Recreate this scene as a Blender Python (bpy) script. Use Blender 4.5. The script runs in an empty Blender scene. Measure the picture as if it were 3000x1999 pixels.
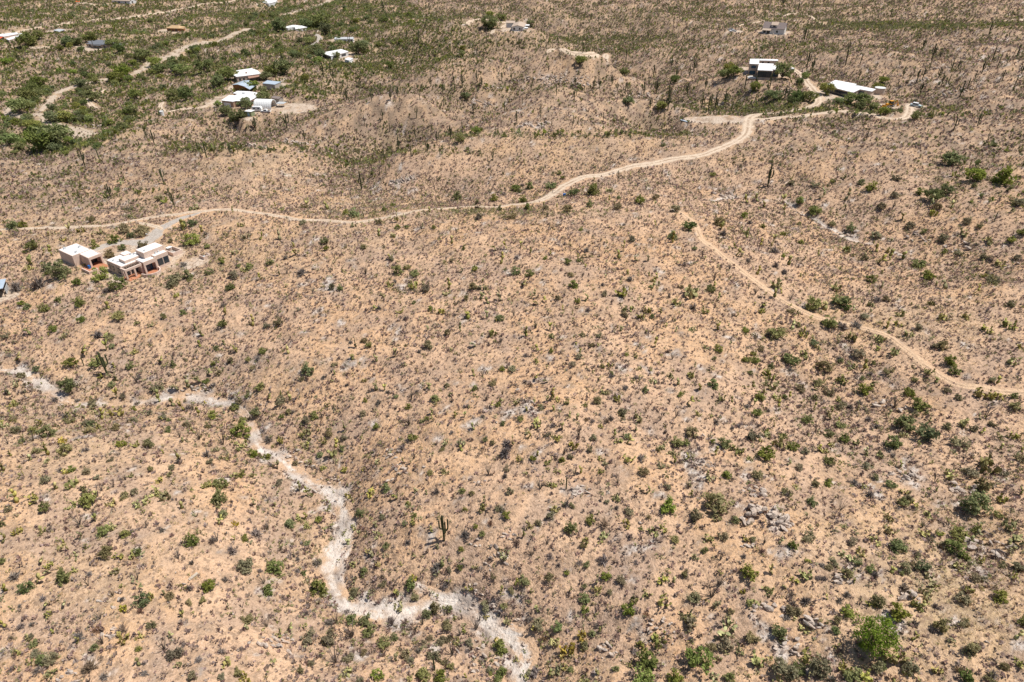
import bpy, math, random
import numpy as np

# ------------------------------------------------------------------ camera, sky, sun, exposure
SC = bpy.context.scene
COL = SC.collection
CAM_H, PITCH, FOC = 90.0, math.radians(33.0), 2000.0      # drone height, tilt below the horizon, focal length in photo pixels
cam_data = bpy.data.cameras.new('camera')
cam_data.sensor_width = 36.0
cam_data.lens = 24.0
cam_data.clip_start = 1.0
cam_data.clip_end = 20000.0
cam = bpy.data.objects.new('camera', cam_data)
COL.objects.link(cam)
cam.location = (0, 0, CAM_H)
cam.rotation_euler = (math.radians(90) - PITCH, 0, 0)
SC.camera = cam

SUN_EL, SUN_AZ = math.radians(64.0), math.radians(82.0)    # azimuth clockwise from +Y
world = bpy.data.worlds.new('World')
SC.world = world
world.use_nodes = True
wn = world.node_tree
bg = wn.nodes['Background']
sky = wn.nodes.new('ShaderNodeTexSky')
sky.sky_type = 'NISHITA'
sky.sun_disc = False
sky.sun_elevation = SUN_EL
sky.sun_rotation = SUN_AZ
wn.links.new(sky.outputs['Color'], bg.inputs['Color'])
bg.inputs['Strength'].default_value = 0.08
sun_data = bpy.data.lights.new('sun', 'SUN')
sun_data.energy = 5.0
sun_data.angle = math.radians(0.53)
sun_data.color = (1.0, 0.955, 0.89)
sun = bpy.data.objects.new('sun', sun_data)
COL.objects.link(sun)
sun.rotation_euler = (math.radians(90) - SUN_EL, 0, -SUN_AZ + math.pi)
sun.location = (300, 100, 500)
vs = SC.view_settings
vs.view_transform = 'Standard'
vs.look = 'None'
vs.exposure = 0.12
vs.gamma = 1.0
vs.use_curve_mapping = False
SC.cycles.max_bounces = 5
SC.cycles.transparent_max_bounces = 6

# ------------------------------------------------------------------ helpers
rng = np.random.default_rng(7)
random.seed(11)
CP, SP = math.cos(PITCH), math.sin(PITCH)

def ray(px, py):
    px = np.asarray(px, float); py = np.asarray(py, float)
    u = px - 1500.0; v = -(py - 999.5)
    return u, FOC * CP + v * SP, -FOC * SP + v * CP

def on_plane(px, py, z):
    dx, dy, dz = ray(px, py)
    t = (z - CAM_H) / dz
    return dx * t, dy * t

def project(x, y, z):
    rz = np.asarray(z) - CAM_H
    dep = y * CP - rz * SP
    dep = np.where(np.abs(dep) < 1e-3, 1e-3, dep)
    return 1500.0 + FOC * x / dep, 999.5 - FOC * (y * SP + rz * CP) / dep, dep

_perm = np.random.default_rng(3).permutation(512)
_perm = np.concatenate([_perm, _perm, _perm])
_ga = np.random.default_rng(5).uniform(0, 2 * np.pi, 512)
def gnoise(x, y, off=0):
    xi = np.floor(x).astype(np.int64); yi = np.floor(y).astype(np.int64)
    xf = x - xi; yf = y - yi
    def g(ix, iy, dx, dy):
        h = _perm[(_perm[(ix + off) & 511] + iy) & 511] & 511
        a = _ga[h]
        return np.cos(a) * dx + np.sin(a) * dy
    u = xf * xf * xf * (xf * (xf * 6 - 15) + 10); v = yf * yf * yf * (yf * (yf * 6 - 15) + 10)
    a = g(xi, yi, xf, yf); b = g(xi + 1, yi, xf - 1, yf)
    c = g(xi, yi + 1, xf, yf - 1); d = g(xi + 1, yi + 1, xf - 1, yf - 1)
    return (a + (b - a) * u) * (1 - v) + (c + (d - c) * u) * v
def fbm(x, y, scale, octv=4, off=0, rough=0.5):
    s = 0; a = 1.0; f = 1.0 / scale
    for k in range(octv):
        s = s + a * gnoise(x * f, y * f, off + 17 * k); a *= rough; f *= 2.03
    return s
def smooth(e0, e1, x):
    t = np.clip((x - e0) / (e1 - e0), 0, 1)
    return t * t * (3 - 2 * t)

def in_poly(px, py, poly):
    ins = np.zeros(np.shape(px), bool)
    n = len(poly)
    for i in range(n):
        x1, y1 = poly[i]; x2, y2 = poly[(i + 1) % n]
        c = ((y1 > py) != (y2 > py)) & (px < (x2 - x1) * (py - y1) / (y2 - y1 + 1e-9) + x1)
        ins ^= c
    return ins

# ------------------------------------------------------------------ the lie of the land: photo pixel and height in metres
CTRL = """
-300 2300 8 400 2300 6 1000 2300 2 1500 2300 -4 2000 2300 2 2600 2300 5 3300 2300 6
0 1999 7 400 1999 5.5 800 1999 3 1200 1999 0 1520 1999 -3.6 1800 1999 0 2200 1999 2.6 2600 1999 4.5 3000 1999 6 3400 1999 8 -300 1999 8
0 1700 7.5 400 1700 6 750 1650 1.5 970 1640 -3.2 1150 1650 0.6 1500 1650 2.2 1900 1650 4 2300 1600 6 2700 1650 5 3000 1650 5 -300 1700 9
0 1400 6 400 1400 5 700 1400 1.8 895 1395 -2.4 1100 1400 2 1500 1400 5 1900 1350 6 2200 1350 5 2500 1350 2.2 2800 1350 3.4 3000 1350 4 3300 1400 6
990 1500 -2.8 985 1720 -3.2 1080 1790 -3.3 1240 1780 -3.3 1360 1780 -3.3 1500 1870 -3.5
0 1080 -1 170 1165 -1.5 400 1165 -2 600 1170 -2 740 1260 -2.2
250 1280 3 500 1300 2.4 -250 1250 4 -250 1050 1
200 1000 2 500 1000 2.6 800 1100 3 1200 1000 6.4 1600 1000 8.5 2000 1000 7.6 2300 1050 3 2500 1150 1 2700 1000 4.6 3000 1100 5.5 3300 1100 8
0 850 0.5 250 850 2 600 850 3.6 1000 850 6.2 1400 800 8.4 1800 800 9.6 2100 850 7.4 2400 870 4.4 2700 850 3 3000 850 6 3300 850 10
260 760 3 420 770 3 400 740 3 500 720 3.6 250 720 3 330 700 2.8
700 640 4.5 1000 664 6.4 1300 640 8.2 1600 640 9.4 1800 632 9.4 1980 620 8.2 2100 700 7
1050 645 5.4 1200 618 5.4 1500 603 5.4 1640 560 4.5 1750 520 4.5 1900 485 5.2 2100 440 6.2 2190 375 6.6
800 590 0 1100 560 -2.5 1300 560 -1 1100 530 -3 1500 540 2.4 950 560 -2
2150 570 1 2330 600 0 2480 690 -1 2650 760 0.2 2900 790 2
2300 500 4 2600 500 7 2900 500 9.6 3000 650 8.4 2700 620 5 2500 560 4 3300 550 14
1150 465 5 1275 430 8 1466 402 10 1785 400 10 1990 432 7.5
1150 440 -13 1300 410 -18 1466 384 -19 1700 382 -16 1900 394 -8
500 480 2 600 450 4 750 425 5 850 424 4
620 425 -15 760 402 -17 900 424 -13 980 470 -7 1000 520 -5
890 346 0 1084 290 5 1275 264 8 1594 258 9 1810 276 8 1912 306 4
1000 284 -16 1275 246 -20 1594 240 -22 1800 250 -17 1950 298 -11
900 250 -6 1300 172 2 1600 152 5 1750 157 6
1400 138 -15 1650 120 -15 1900 106 -11
1515 90 4 1350 72 3.4 1500 40 -4 1560 110 1
2200 236 3.6 2240 215 4 2300 210 4 2480 275 4 2600 315 4.6 2680 305 4.8 2100 350 6 2400 342 6 2700 338 6.4 2390 300 4.4
2000 300 -9 2150 312 -6 2300 318 1 2060 250 -2
2600 220 8 2850 250 12 3000 300 12 2800 400 9.4 3000 420 11
2500 150 8 2800 120 14 3000 100 17 2650 84 10 2265 97 5 2150 93 5 3300 200 22 3300 60 26
2500 60 3 2900 60 8 3000 18 15 2700 8 12
2250 150 1 2000 120 -2 2000 60 0 1900 20 2 2300 20 4
0 675 0 200 640 -1 0 560 -4 250 600 -2 450 560 0 580 625 2.4 -300 650 0
100 500 -8 0 430 -14 0 300 -15 150 350 -15 280 400 -15 400 420 -5 -300 350 -16 -300 500 -10
400 370 -8 560 345 -9 700 335 -10 860 325 -10 300 345 -13
700 290 -10 720 220 -10 800 250 -10 500 300 -12.5 600 150 -14 400 200 -14.5 200 200 -13.5 0 200 -12 900 150 -9 1000 118 -7 980 165 -8 860 82 -12 560 170 -14.5
1100 200 -8 1150 130 -6 300 135 -12 100 102 -11 500 88 -12 170 90 -11 700 40 -13 0 20 -5 300 8 -5 600 5 -8 900 10 -13 1100 20 -8 1300 10 -2 1600 10 2 -300 100 -6 -300 10 0
"""
_v = np.array([float(t) for t in CTRL.split()]).reshape(-1, 3)
_cx, _cy = on_plane(_v[:, 0], _v[:, 1], _v[:, 2])
CX = np.concatenate([_cx, [-900, -300, 300, 900, -2500, 0, 2500, -3000, 3000, -600, 0, 600, -1500, 1500]])
CY = np.concatenate([_cy, [1200, 1150, 1150, 1200, 3000, 3000, 3000, 500, 500, -400, -500, -400, -1500, -1500]])
CZ = np.concatenate([_v[:, 2], [4, 2, 8, 26, 60, 30, 80, 30, 60, 15, 0, 15, 20, 20]])
EPS = 7.0 + 0.02 * np.hypot(CX, CY)
_D = np.sqrt((CX[:, None] - CX[None]) ** 2 + (CY[:, None] - CY[None]) ** 2 + (EPS[None]) ** 2)
_A = _D + np.eye(len(CX)) * -0.9
_A = np.block([[_A, np.ones((len(CX), 1))], [np.ones((1, len(CX))), np.zeros((1, 1))]])
_sol = np.linalg.lstsq(_A, np.concatenate([CZ, [0]]), rcond=None)[0]
RW, RC = _sol[:-1], _sol[-1]
def base_height(x, y):
    s = np.full(np.shape(x), RC)
    for k in range(len(CX)):
        s = s + RW[k] * np.sqrt((x - CX[k]) ** 2 + (y - CY[k]) ** 2 + EPS[k] ** 2)
    return s

# rows and columns of the one ground sheet: fine in the part the drone looks at, coarse beyond
ys = [24.0]
while ys[-1] < 1000: ys.append(ys[-1] + max(0.44, (0.0076 if ys[-1] < 420 else 0.0095) * ys[-1]))
k = 6.0
while ys[-1] < 9000: k *= 1.16; ys.append(ys[-1] + k)
bk = [24.0 - d for d in (4, 12, 28, 60, 120, 240, 500, 1000, 2200, 5000)]
YS = np.array(bk[::-1] + ys)
us = list(np.linspace(-1, 1, 541))
side = []; d = 0.004; q = 1.0
while q < 60: d *= 1.16; q += d; side.append(q)
US = np.array([-s for s in side[::-1]] + us + side)
def wid(y): return 0.68 * np.maximum(y, 0) + 76.0
NR, NC = len(YS), len(US)
GX = US[None, :] * wid(YS)[:, None]
GY = np.repeat(YS[:, None], NC, 1)
BASE = base_height(GX, GY)
dist = np.hypot(GX, GY)
NOISE = (0.9 * fbm(GX, GY, 34, 3, 3) + 2.0 * (np.abs(fbm(GX, GY, 30, 2, 40)) - 0.25)
         + 0.45 * fbm(GX, GY, 6.5, 3, 9) + 0.16 * fbm(GX, GY, 1.9, 2, 23) * smooth(300, 120, dist))
NOISE = NOISE * (1 + smooth(200, 450, dist) * 0.9) + smooth(220, 450, dist) * (2.6 * fbm(GX, GY, 60, 3, 140) + 7.0 * (np.abs(fbm(GX, GY, 85, 2, 160)) - 0.25))
Z = BASE + NOISE
def height(x, y, grid=None):
    g = Z if grid is None else grid
    x = np.asarray(x, float); y = np.asarray(y, float)
    j = np.clip(np.searchsorted(YS, y) - 1, 0, NR - 2)
    b = (y - YS[j]) / (YS[j + 1] - YS[j])
    u = x / wid(y)
    i = np.clip(np.searchsorted(US, u) - 1, 0, NC - 2)
    a = (u - US[i]) / (US[i + 1] - US[i])
    return (g[j, i] * (1 - a) + g[j, i + 1] * a) * (1 - b) + (g[j + 1, i] * (1 - a) + g[j + 1, i + 1] * a) * b
def hit(px, py, grid=None):
    """where the line of sight through a photo pixel meets the ground"""
    px = np.atleast_1d(np.asarray(px, float)); py = np.atleast_1d(np.asarray(py, float))
    dx, dy, dz = ray(px, py)
    n = np.sqrt(dx * dx + dy * dy + dz * dz); dx, dy, dz = dx / n, dy / n, dz / n
    ts = 60 * np.exp(np.linspace(0, math.log(2400 / 60), 420))
    X = dx[:, None] * ts; Y = dy[:, None] * ts; ZZ = CAM_H + dz[:, None] * ts
    below = ZZ < height(X, Y, grid)
    k = np.argmax(below, 1); k = np.where(below.any(1), np.maximum(k, 1), len(ts) - 1)
    lo = ts[k - 1]; hi = ts[k]
    for _ in range(12):
        m = (lo + hi) / 2
        b = CAM_H + dz * m < height(dx * m, dy * m, grid)
        hi = np.where(b, m, hi); lo = np.where(b, lo, m)
    return dx * hi, dy * hi, CAM_H + dz * hi, hi

def catmull(pts, step=7.0):
    pts = [np.array(p, float) for p in pts]
    P = [2 * pts[0] - pts[1]] + pts + [2 * pts[-1] - pts[-2]]
    out = []
    for i in range(1, len(P) - 2):
        n = max(2, int(np.linalg.norm(P[i + 1][:2] - P[i][:2]) / step))
        for s in range(n):
            t = s / n
            out.append(0.5 * (2 * P[i] + (P[i + 1] - P[i - 1]) * t + (2 * P[i - 1] - 5 * P[i] + 4 * P[i + 1] - P[i + 2]) * t * t + (3 * P[i] - P[i - 1] - 3 * P[i + 1] + P[i + 2]) * t ** 3))
    out.append(P[-2])
    return np.array(out)
def seg_dist(x, y, line, cap):
    """distance from points to a polyline, only where it may be below cap"""
    best = np.full(x.shape, 1e6); wv = np.zeros(x.shape)
    for i in range(len(line) - 1):
        ax, ay, aw = line[i]; bx, by, bw = line[i + 1]
        m = (x > min(ax, bx) - cap) & (x < max(ax, bx) + cap) & (y > min(ay, by) - cap) & (y < max(ay, by) + cap)
        if not m.any(): continue
        xx = x[m]; yy = y[m]
        L2 = (bx - ax) ** 2 + (by - ay) ** 2 + 1e-9
        t = np.clip(((xx - ax) * (bx - ax) + (yy - ay) * (by - ay)) / L2, 0, 1)
        dd = np.hypot(xx - ax - t * (bx - ax), yy - ay - t * (by - ay))
        cur = best[m]; w = aw + (bw - aw) * t
        r = dd / w
        upd = r < cur
        cur[upd] = r[upd]; best[m] = cur
    return best                                                     # in half-widths

# lines traced in the photo: (x, y, half-width in metres)
TRACES = {
 'main_road': ('dirt_road', [(-60,682,1.7),(0,676,1.7),(120,672,1.7),(250,668,1.8),(400,652,1.8),(500,636,2.0),(590,622,2.3),(700,617,2.0),(800,632,1.8),(900,645,1.9),(1000,652,2.0),(1060,650,2.0),(1120,642,2.0),(1200,622,2.0),(1300,615,1.9),(1400,612,1.9),(1500,606,2.0),(1570,596,2.3),(1625,572,2.6),(1650,550,2.6),(1700,528,2.5),(1770,516,2.4),(1850,494,2.4),(1950,472,2.4),(2050,457,2.4),(2130,432,2.6),(2175,405,3.0),(2192,378,3.2),(2190,352,3.4),(2215,340,3.2),(2290,330,2.2),(2360,318,2.2),(2400,300,2.6),(2390,280,2.8),(2375,255,2.6),(2360,240,2.4),(2335,226,2.2),(2320,212,2.0),(2310,200,2.0)]),
 'loop_road': ('dirt_road', [(2200,352,2.4),(2260,352,2.2),(2340,343,2.0),(2430,338,1.9),(2520,340,1.9),(2600,345,2.0),(2640,342,2.2),(2668,332,2.2),(2662,320,2.0)]),
 'house_driveway': ('gravel_driveway', [(590,624,2.0),(545,640,1.9),(500,660,1.9),(470,676,2.2),(440,700,2.4),(415,712,2.2),(370,716,2.0),(320,724,2.0),(290,736,2.4),(275,742,2.2)]),
 'driveway_spur': ('dirt_road', [(480,678,1.5),(445,664,1.4),(425,660,1.3),(400,656,1.3)]),
 'track': ('dirt_road', [(1985,618,2.0),(2015,640,1.8),(2038,662,1.5),(2048,690,1.5),(2075,718,1.5),(2120,755,1.5),(2180,800,1.5),(2240,848,1.5),(2300,890,1.5),(2360,920,1.4),(2420,945,1.4),(2500,958,1.3),(2560,974,1.3),(2620,1005,1.3),(2665,1035,1.3),(2710,1080,1.4),(2760,1112,1.5),(2820,1132,1.6),(2900,1146,1.7),(2960,1152,1.8),(3080,1166,1.8)]),
 'track_join': ('dirt_road', [(1985,618,1.6),(1960,608,1.2),(1930,603,0.8)]),
 'far_road': ('dirt_road', [(-60,102,3.0),(0,97,3.0),(100,86,3.0),(200,75,3.0),(300,63,3.0),(400,50,3.0),(500,34,3.2),(600,17,3.2),(680,3,3.2),(720,-6,3.2)]),
 'valley_drive': ('dirt_road', [(-40,140,2.2),(60,143,2.2),(150,146,2.2),(215,147,3.0),(250,147,4.0)]),
 'cluster_drive': ('dirt_road', [(555,322,1.6),(530,333,1.6),(520,326,1.5),(500,333,1.6),(470,325,2.0),(468,312,2.0),(480,302,2.0)]),
 'cluster_drive_b': ('dirt_road', [(505,331,2.0),(545,325,2.2),(590,320,2.4),(630,312,2.6),(650,308,3.0)]),
 'valley_track': ('dirt_road', [(312,268,2.2),(285,282,2.2),(262,296,2.6),(262,310,2.6),(275,322,2.4),(290,328,2.2)]),
 'curl_drive': ('gravel_driveway', [(925,107,2.2),(938,117,2.4),(940,128,2.6),(930,135,2.4),(905,140,2.0)]),
 'knob_drive': ('dirt_road', [(1440,102,2.2),(1465,88,2.6),(1470,76,3.2),(1495,72,3.6),(1450,64,3.0),(1400,58,3.4),(1345,64,3.6)]),
 'ridge_pad_drive': ('dirt_road', [(1600,163,3.4),(1630,150,3.4),(1655,143,2.6),(1640,160,3.0),(1690,166,5.0),(1740,170,5.0),(1775,168,4.0)]),
 'brown_house_road': ('dirt_road', [(2415,78,2.2),(2400,66,2.4),(2375,52,2.6),(2340,46,2.4),(2300,48,2.0),(2240,62,1.6),(2190,74,1.4),(2160,82,1.4)]),
 'east_road': ('dirt_road', [(2940,66,2.4),(2970,63,2.6),(3040,62,2.6)]),
 'top_drive': ('dirt_road', [(180,20,2.5),(240,16,3.0),(290,15,4.0),(330,14,3.0)]),
 'big_wash': ('dry_wash', [(75,272,3.0),(45,296,4.0),(25,318,4.5),(28,336,5.0),(70,346,5.0),(110,338,4.5),(125,352,4.5),(160,370,5.0),(205,382,5.5),(235,396,6.5),(270,402,7.5),(288,396,4.0)]),
 'upper_wash': ('dry_wash', [(120,330,3.0),(160,285,3.5),(220,262,4.0),(300,240,4.5),(370,224,5.0),(425,208,5.5),(450,186,6.5),(500,170,7.5),(540,150,7.0),(570,128,6.0),(640,122,5.0),(690,104,5.0),(735,90,5.0)]),
 'top_wash': ('dry_wash', [(828,48,4.0),(860,40,5.0),(900,24,6.0),(940,12,6.0),(965,4,5.0)]),
 'left_wash': ('dry_wash', [(-30,1086,1.0),(0,1080,1.0),(45,1078,1.1),(85,1090,1.1),(110,1112,1.2),(150,1145,1.3),(178,1162,1.2),(215,1178,1.0),(270,1182,0.8),(340,1182,0.7),(420,1176,0.8),(480,1162,1.2),(540,1158,1.4),(600,1162,1.4),(640,1174,1.1),(680,1184,0.8),(720,1212,0.8),(742,1250,0.9),(745,1285,1.2),(765,1315,1.6),(810,1338,1.8),(850,1368,1.5),(895,1400,1.1),(945,1432,1.3),(985,1455,1.8),(1005,1490,1.6),(1016,1530,1.4),(1012,1570,1.8),(985,1605,2.2),(968,1650,2.0),(975,1700,1.5),(1000,1745,1.2),(1040,1785,1.4),(1110,1800,1.6),(1170,1795,1.6),(1220,1782,1.2),(1275,1770,1.0),(1330,1765,1.2)]),
 'right_gully': ('dry_wash', [(1228,1708,0.5),(1262,1722,0.9),(1300,1752,1.1),(1345,1762,1.3),(1385,1785,1.4),(1425,1818,1.4),(1470,1850,1.6),(1515,1880,1.8),(1545,1910,1.7),(1540,1945,1.4),(1522,1980,1.2),(1510,2020,1.2),(1500,2120,1.2)]),
 'east_gully': ('dry_wash', [(2085,585,0.9),(2140,572,1.2),(2200,570,1.0),(2260,578,0.9),(2310,592,0.9),(2350,622,0.9),(2390,640,0.9),(2440,668,1.1),(2480,690,1.4),(2510,700,1.2),(2560,712,0.7),(2620,738,0.6),(2690,762,0.5)]),
}
EXTRA_W = {'dirt_road': 1.0, 'gravel_driveway': 1.0, 'dry_wash': 1.0}
LINES = {}
for nm, (kind, tr) in TRACES.items():
    c = catmull(tr)
    x, y, z, t = hit(c[:, 0], c[:, 1])
    if nm == 'loop_road': c[:, 2] *= 1.5
    if nm == 'main_road': c[:, 2] *= 1 + 0.35 * smooth(2180, 2220, c[:, 0])
    w = c[:, 2] * {'dry_wash': 0.9 if nm in ('left_wash', 'right_gully', 'east_gully') else 0.75, 'dirt_road': 0.74, 'gravel_driveway': 1.05}[kind]
    for _ in range(4):
        x[1:-1] = (x[:-2] + 2 * x[1:-1] + x[2:]) / 4; y[1:-1] = (y[:-2] + 2 * y[1:-1] + y[2:]) / 4
    s = np.concatenate([[0], np.cumsum(np.hypot(np.diff(x), np.diff(y)))])
    n = max(4, int(s[-1] / 1.4)); q = np.linspace(0, s[-1], n)
    LINES[nm] = (kind, np.stack([np.interp(q, s, x), np.interp(q, s, y), np.interp(q, s, w)], 1))

# level yards under houses and cleared ground: photo pixel, height, radius in metres, cleared of plants or not
PADS = [(400,768,3,13,1),(232,750,3,7,1),(500,748,3,4,1),(570,770,3,4,1),
 (690,296,-10,18,1),(768,318,-10,13,1),(862,318,-10,13,1),(815,294,-10,6,1),(727,348,-10,4,1),(730,222,-10,16,1),(712,257,-10,12,1),(800,255,-10,11,1),
 (860,84,-12,16,0),(1008,120,-7,14,1),(985,165,-8,16,1),(1020,180,-8,7,1),(288,140,-12,18,1),(172,92,-11,12,1),(30,112,-11,18,1),(505,90,-12,14,1),(350,8,-5,18,0),(790,8,-13,14,1),
 (1512,88,4,14,1),(2238,218,4,14,1),(2490,276,4,17,1),(2600,314,4.6,6,1),(2680,312,4.8,6,1),(2265,96,5,14,1),(2150,92,5,8,1),(2035,353,6,6,1),(2085,352,6.1,7,1),(2140,350,6.4,7,1),(2400,285,4.4,8,1),(2185,200,4,6,1),(6,868,1,4,1)]
roadm = np.zeros(Z.shape); washm = np.zeros(Z.shape); roadn = np.full(Z.shape, 1e6); washn = np.full(Z.shape, 1e6)
for nm, (kind, ln) in LINES.items():
    r = seg_dist(GX, GY, ln[::2] if len(ln) > 8 else ln, 22.0)
    if kind == 'dry_wash':
        washn = np.minimum(washn, r)
    else:
        roadn = np.minimum(roadn, r)
roadm = smooth(1.9, 1.05, roadn); washm = smooth(2.6, 0.8, washn)
NOISE2 = NOISE * (1 - 0.93 * roadm) * (1 - 0.75 * washm) - 0.9 * washm * smooth(420, 250, dist)
Z = BASE + NOISE2
padm = np.zeros(Z.shape)
PADW = []
for (px, py, pz, r, clr) in PADS:
    x, y = on_plane(px, py, pz)
    PADW.append((float(x), float(y), pz, r, clr))
    dd = np.hypot(GX - x, GY - y)
    m = smooth(r * 1.9, r * 1.0, dd)
    Z = Z * (1 - m) + pz * m
    if clr: padm = np.maximum(padm, smooth(r * 1.15, r * 0.8, dd + 1.5 * fbm(GX, GY, 5, 2, 70)))
GPX, GPY, GDEP = project(GX, GY, Z)
def hollow_at(r):
    # how far the ground lies below its surroundings
    return 0.25 * (height(GX + r, GY) + height(GX - r, GY) + height(GX, GY + r) + height(GX, GY - r)) - Z
HOL = np.clip(0.55 * hollow_at(9.0) + 0.30 * hollow_at(22.0), -1.2, 1.2)
HOL = np.where((GDEP > 20) & (dist < 1100), HOL, 0)

# ------------------------------------------------------------------ materials
def new_mat(name):
    m = bpy.data.materials.new(name); m.use_nodes = True
    nt = m.node_tree
    b = nt.nodes['Principled BSDF']
    b.inputs['Specular IOR Level'].default_value = 0.2
    return m, nt, b
def N(nt, t, **kw):
    n = nt.nodes.new(t)
    for k, v in kw.items(): setattr(n, k, v)
    return n
def val(nt, sock, v):
    if hasattr(v, 'is_linked') or hasattr(v, 'links'): nt.links.new(v, sock)
    else: sock.default_value = v
def math_n(nt, op, a, b=0.0, c=None, clamp=False):
    n = N(nt, 'ShaderNodeMath', operation=op); n.use_clamp = clamp
    val(nt, n.inputs[0], a); val(nt, n.inputs[1], b)
    if c is not None: val(nt, n.inputs[2], c)
    return n.outputs[0]
def mix_c(nt, f, a, b, blend='MIX'):
    n = N(nt, 'ShaderNodeMix', data_type='RGBA', blend_type=blend)
    val(nt, n.inputs['Factor'], f)
    for s, v in ((n.inputs['A'], a), (n.inputs['B'], b)):
        if isinstance(v, tuple): s.default_value = (*v, 1)
        else: nt.links.new(v, s)
    return n.outputs['Result']
A_ = lambda n: n
def noise(nt, vec, scale, detail=4, rough=0.55, dist=0.0):
    n = N(nt, 'ShaderNodeTexNoise'); nt.links.new(vec, n.inputs['Vector'])
    n.inputs['Scale'].default_value = scale; n.inputs['Detail'].default_value = detail
    n.inputs['Roughness'].default_value = rough; n.inputs['Distortion'].default_value = dist
    return n.outputs['Fac']
def sstep(nt, v, lo, hi):
    n = N(nt, 'ShaderNodeMapRange', interpolation_type='SMOOTHSTEP')
    val(nt, n.inputs['Value'], v)
    n.inputs['From Min'].default_value = lo; n.inputs['From Max'].default_value = hi
    return n.outputs['Result']
def attr(nt, name):
    n = N(nt, 'ShaderNodeAttribute'); n.attribute_name = name
    return n.outputs['Fac']

LERP = lambda a, b, f: a + (b - a) * f[..., None]
def np_c(*c): return np.array(c, float)
def soil_colour(x, y, at):
    """albedo of the bare soil at a place: sand, litter, ochre, bedrock and gravel"""
    n1 = fbm(x, y, 30, 3, 201) + 0.5; n2 = fbm(x, y, 5.0, 4, 222, 0.62) + 0.5; n5 = fbm(x, y, 2.2, 4, 244, 0.7) + 0.5
    c = LERP(np.broadcast_to(np_c(0.58, 0.365, 0.21), x.shape + (3,)), np_c(0.56, 0.37, 0.24), smooth(0.38, 0.62, n1))
    c = LERP(c, np_c(0.43, 0.325, 0.19), 0.8 * at['straw'])
    c = LERP(c, np_c(0.52, 0.295, 0.15), 0.75 * at['orange'])
    c = LERP(c, np_c(0.355, 0.245, 0.19), 0.8 * at['brown'])
    c = LERP(c, np_c(0.24, 0.21, 0.11), 0.75 * at['green'])
    c = LERP(c, np_c(0.34, 0.24, 0.16), 0.55 * smooth(0.5, 0.8, n2))
    c = LERP(c, np_c(0.64, 0.43, 0.27), 0.55 * smooth(0.45, 0.2, n2))
    n6 = fbm(x, y, 11, 3, 260, 0.6)
    c = LERP(c, np_c(0.37, 0.265, 0.20), 0.55 * smooth(0.02, 0.4, n6))
    n7 = fbm(x, y, 6.5, 3, 281, 0.65)
    c = LERP(c, np_c(0.215, 0.16, 0.115), 0.85 * smooth(-0.08, 0.3, n7) * at['far'])
    rock = LERP(np.broadcast_to(np_c(0.30, 0.25, 0.215), x.shape + (3,)), np_c(0.58, 0.51, 0.45), smooth(0.25, 0.6, n5))
    c = LERP(c, rock, smooth(0.42, 0.75, at['pale'] + 1.1 * (n2 - 0.5)))
    c = LERP(c, np_c(0.57, 0.465, 0.365), smooth(0.35, 0.7, at['grey'] + 0.5 * (n2 - 0.5)))
    return c
def soil_finish(nt, b, c, k=1.0):
    pos = N(nt, 'ShaderNodeNewGeometry').outputs['Position']
    n3 = noise(nt, pos, 1.25, 3, 0.65); n4 = noise(nt, pos, 3.4, 2, 0.7)
    c = mix_c(nt, math_n(nt, 'MULTIPLY', sstep(nt, n3, 0.49, 0.62), 0.72 * k), c, (0.25, 0.17, 0.115))
    c = mix_c(nt, math_n(nt, 'MULTIPLY', sstep(nt, n4, 0.55, 0.68), 0.5 * k), c, (0.22, 0.16, 0.12))
    c = mix_c(nt, math_n(nt, 'MULTIPLY', sstep(nt, n4, 0.43, 0.32), 0.5), c, (0.68, 0.52, 0.40))
    nt.links.new(c, b.inputs['Base Color']); b.inputs['Roughness'].default_value = 0.95; b.inputs['Specular IOR Level'].default_value = 0.05
    n = N(nt, 'ShaderNodeBump'); n.inputs['Distance'].default_value = 0.5; n.inputs['Strength'].default_value = 0.9
    nt.links.new(math_n(nt, 'ADD', n3, math_n(nt, 'MULTIPLY', n4, 0.35)), n.inputs['Height']); nt.links.new(n.outputs['Normal'], b.inputs['Normal'])
    return pos
def bump(nt, b, h, dist=0.6, strength=0.8):
    n = N(nt, 'ShaderNodeBump'); n.inputs['Distance'].default_value = dist; n.inputs['Strength'].default_value = strength
    nt.links.new(h, n.inputs['Height']); nt.links.new(n.outputs['Normal'], b.inputs['Normal'])
def col_attr(nt, name):
    n = N(nt, 'ShaderNodeAttribute'); n.attribute_name = name
    return n.outputs['Color']
M = {}
m, nt, b = new_mat('desert_soil')
soil_finish(nt, b, col_attr(nt, 'soil'))
M['soil'] = m
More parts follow.
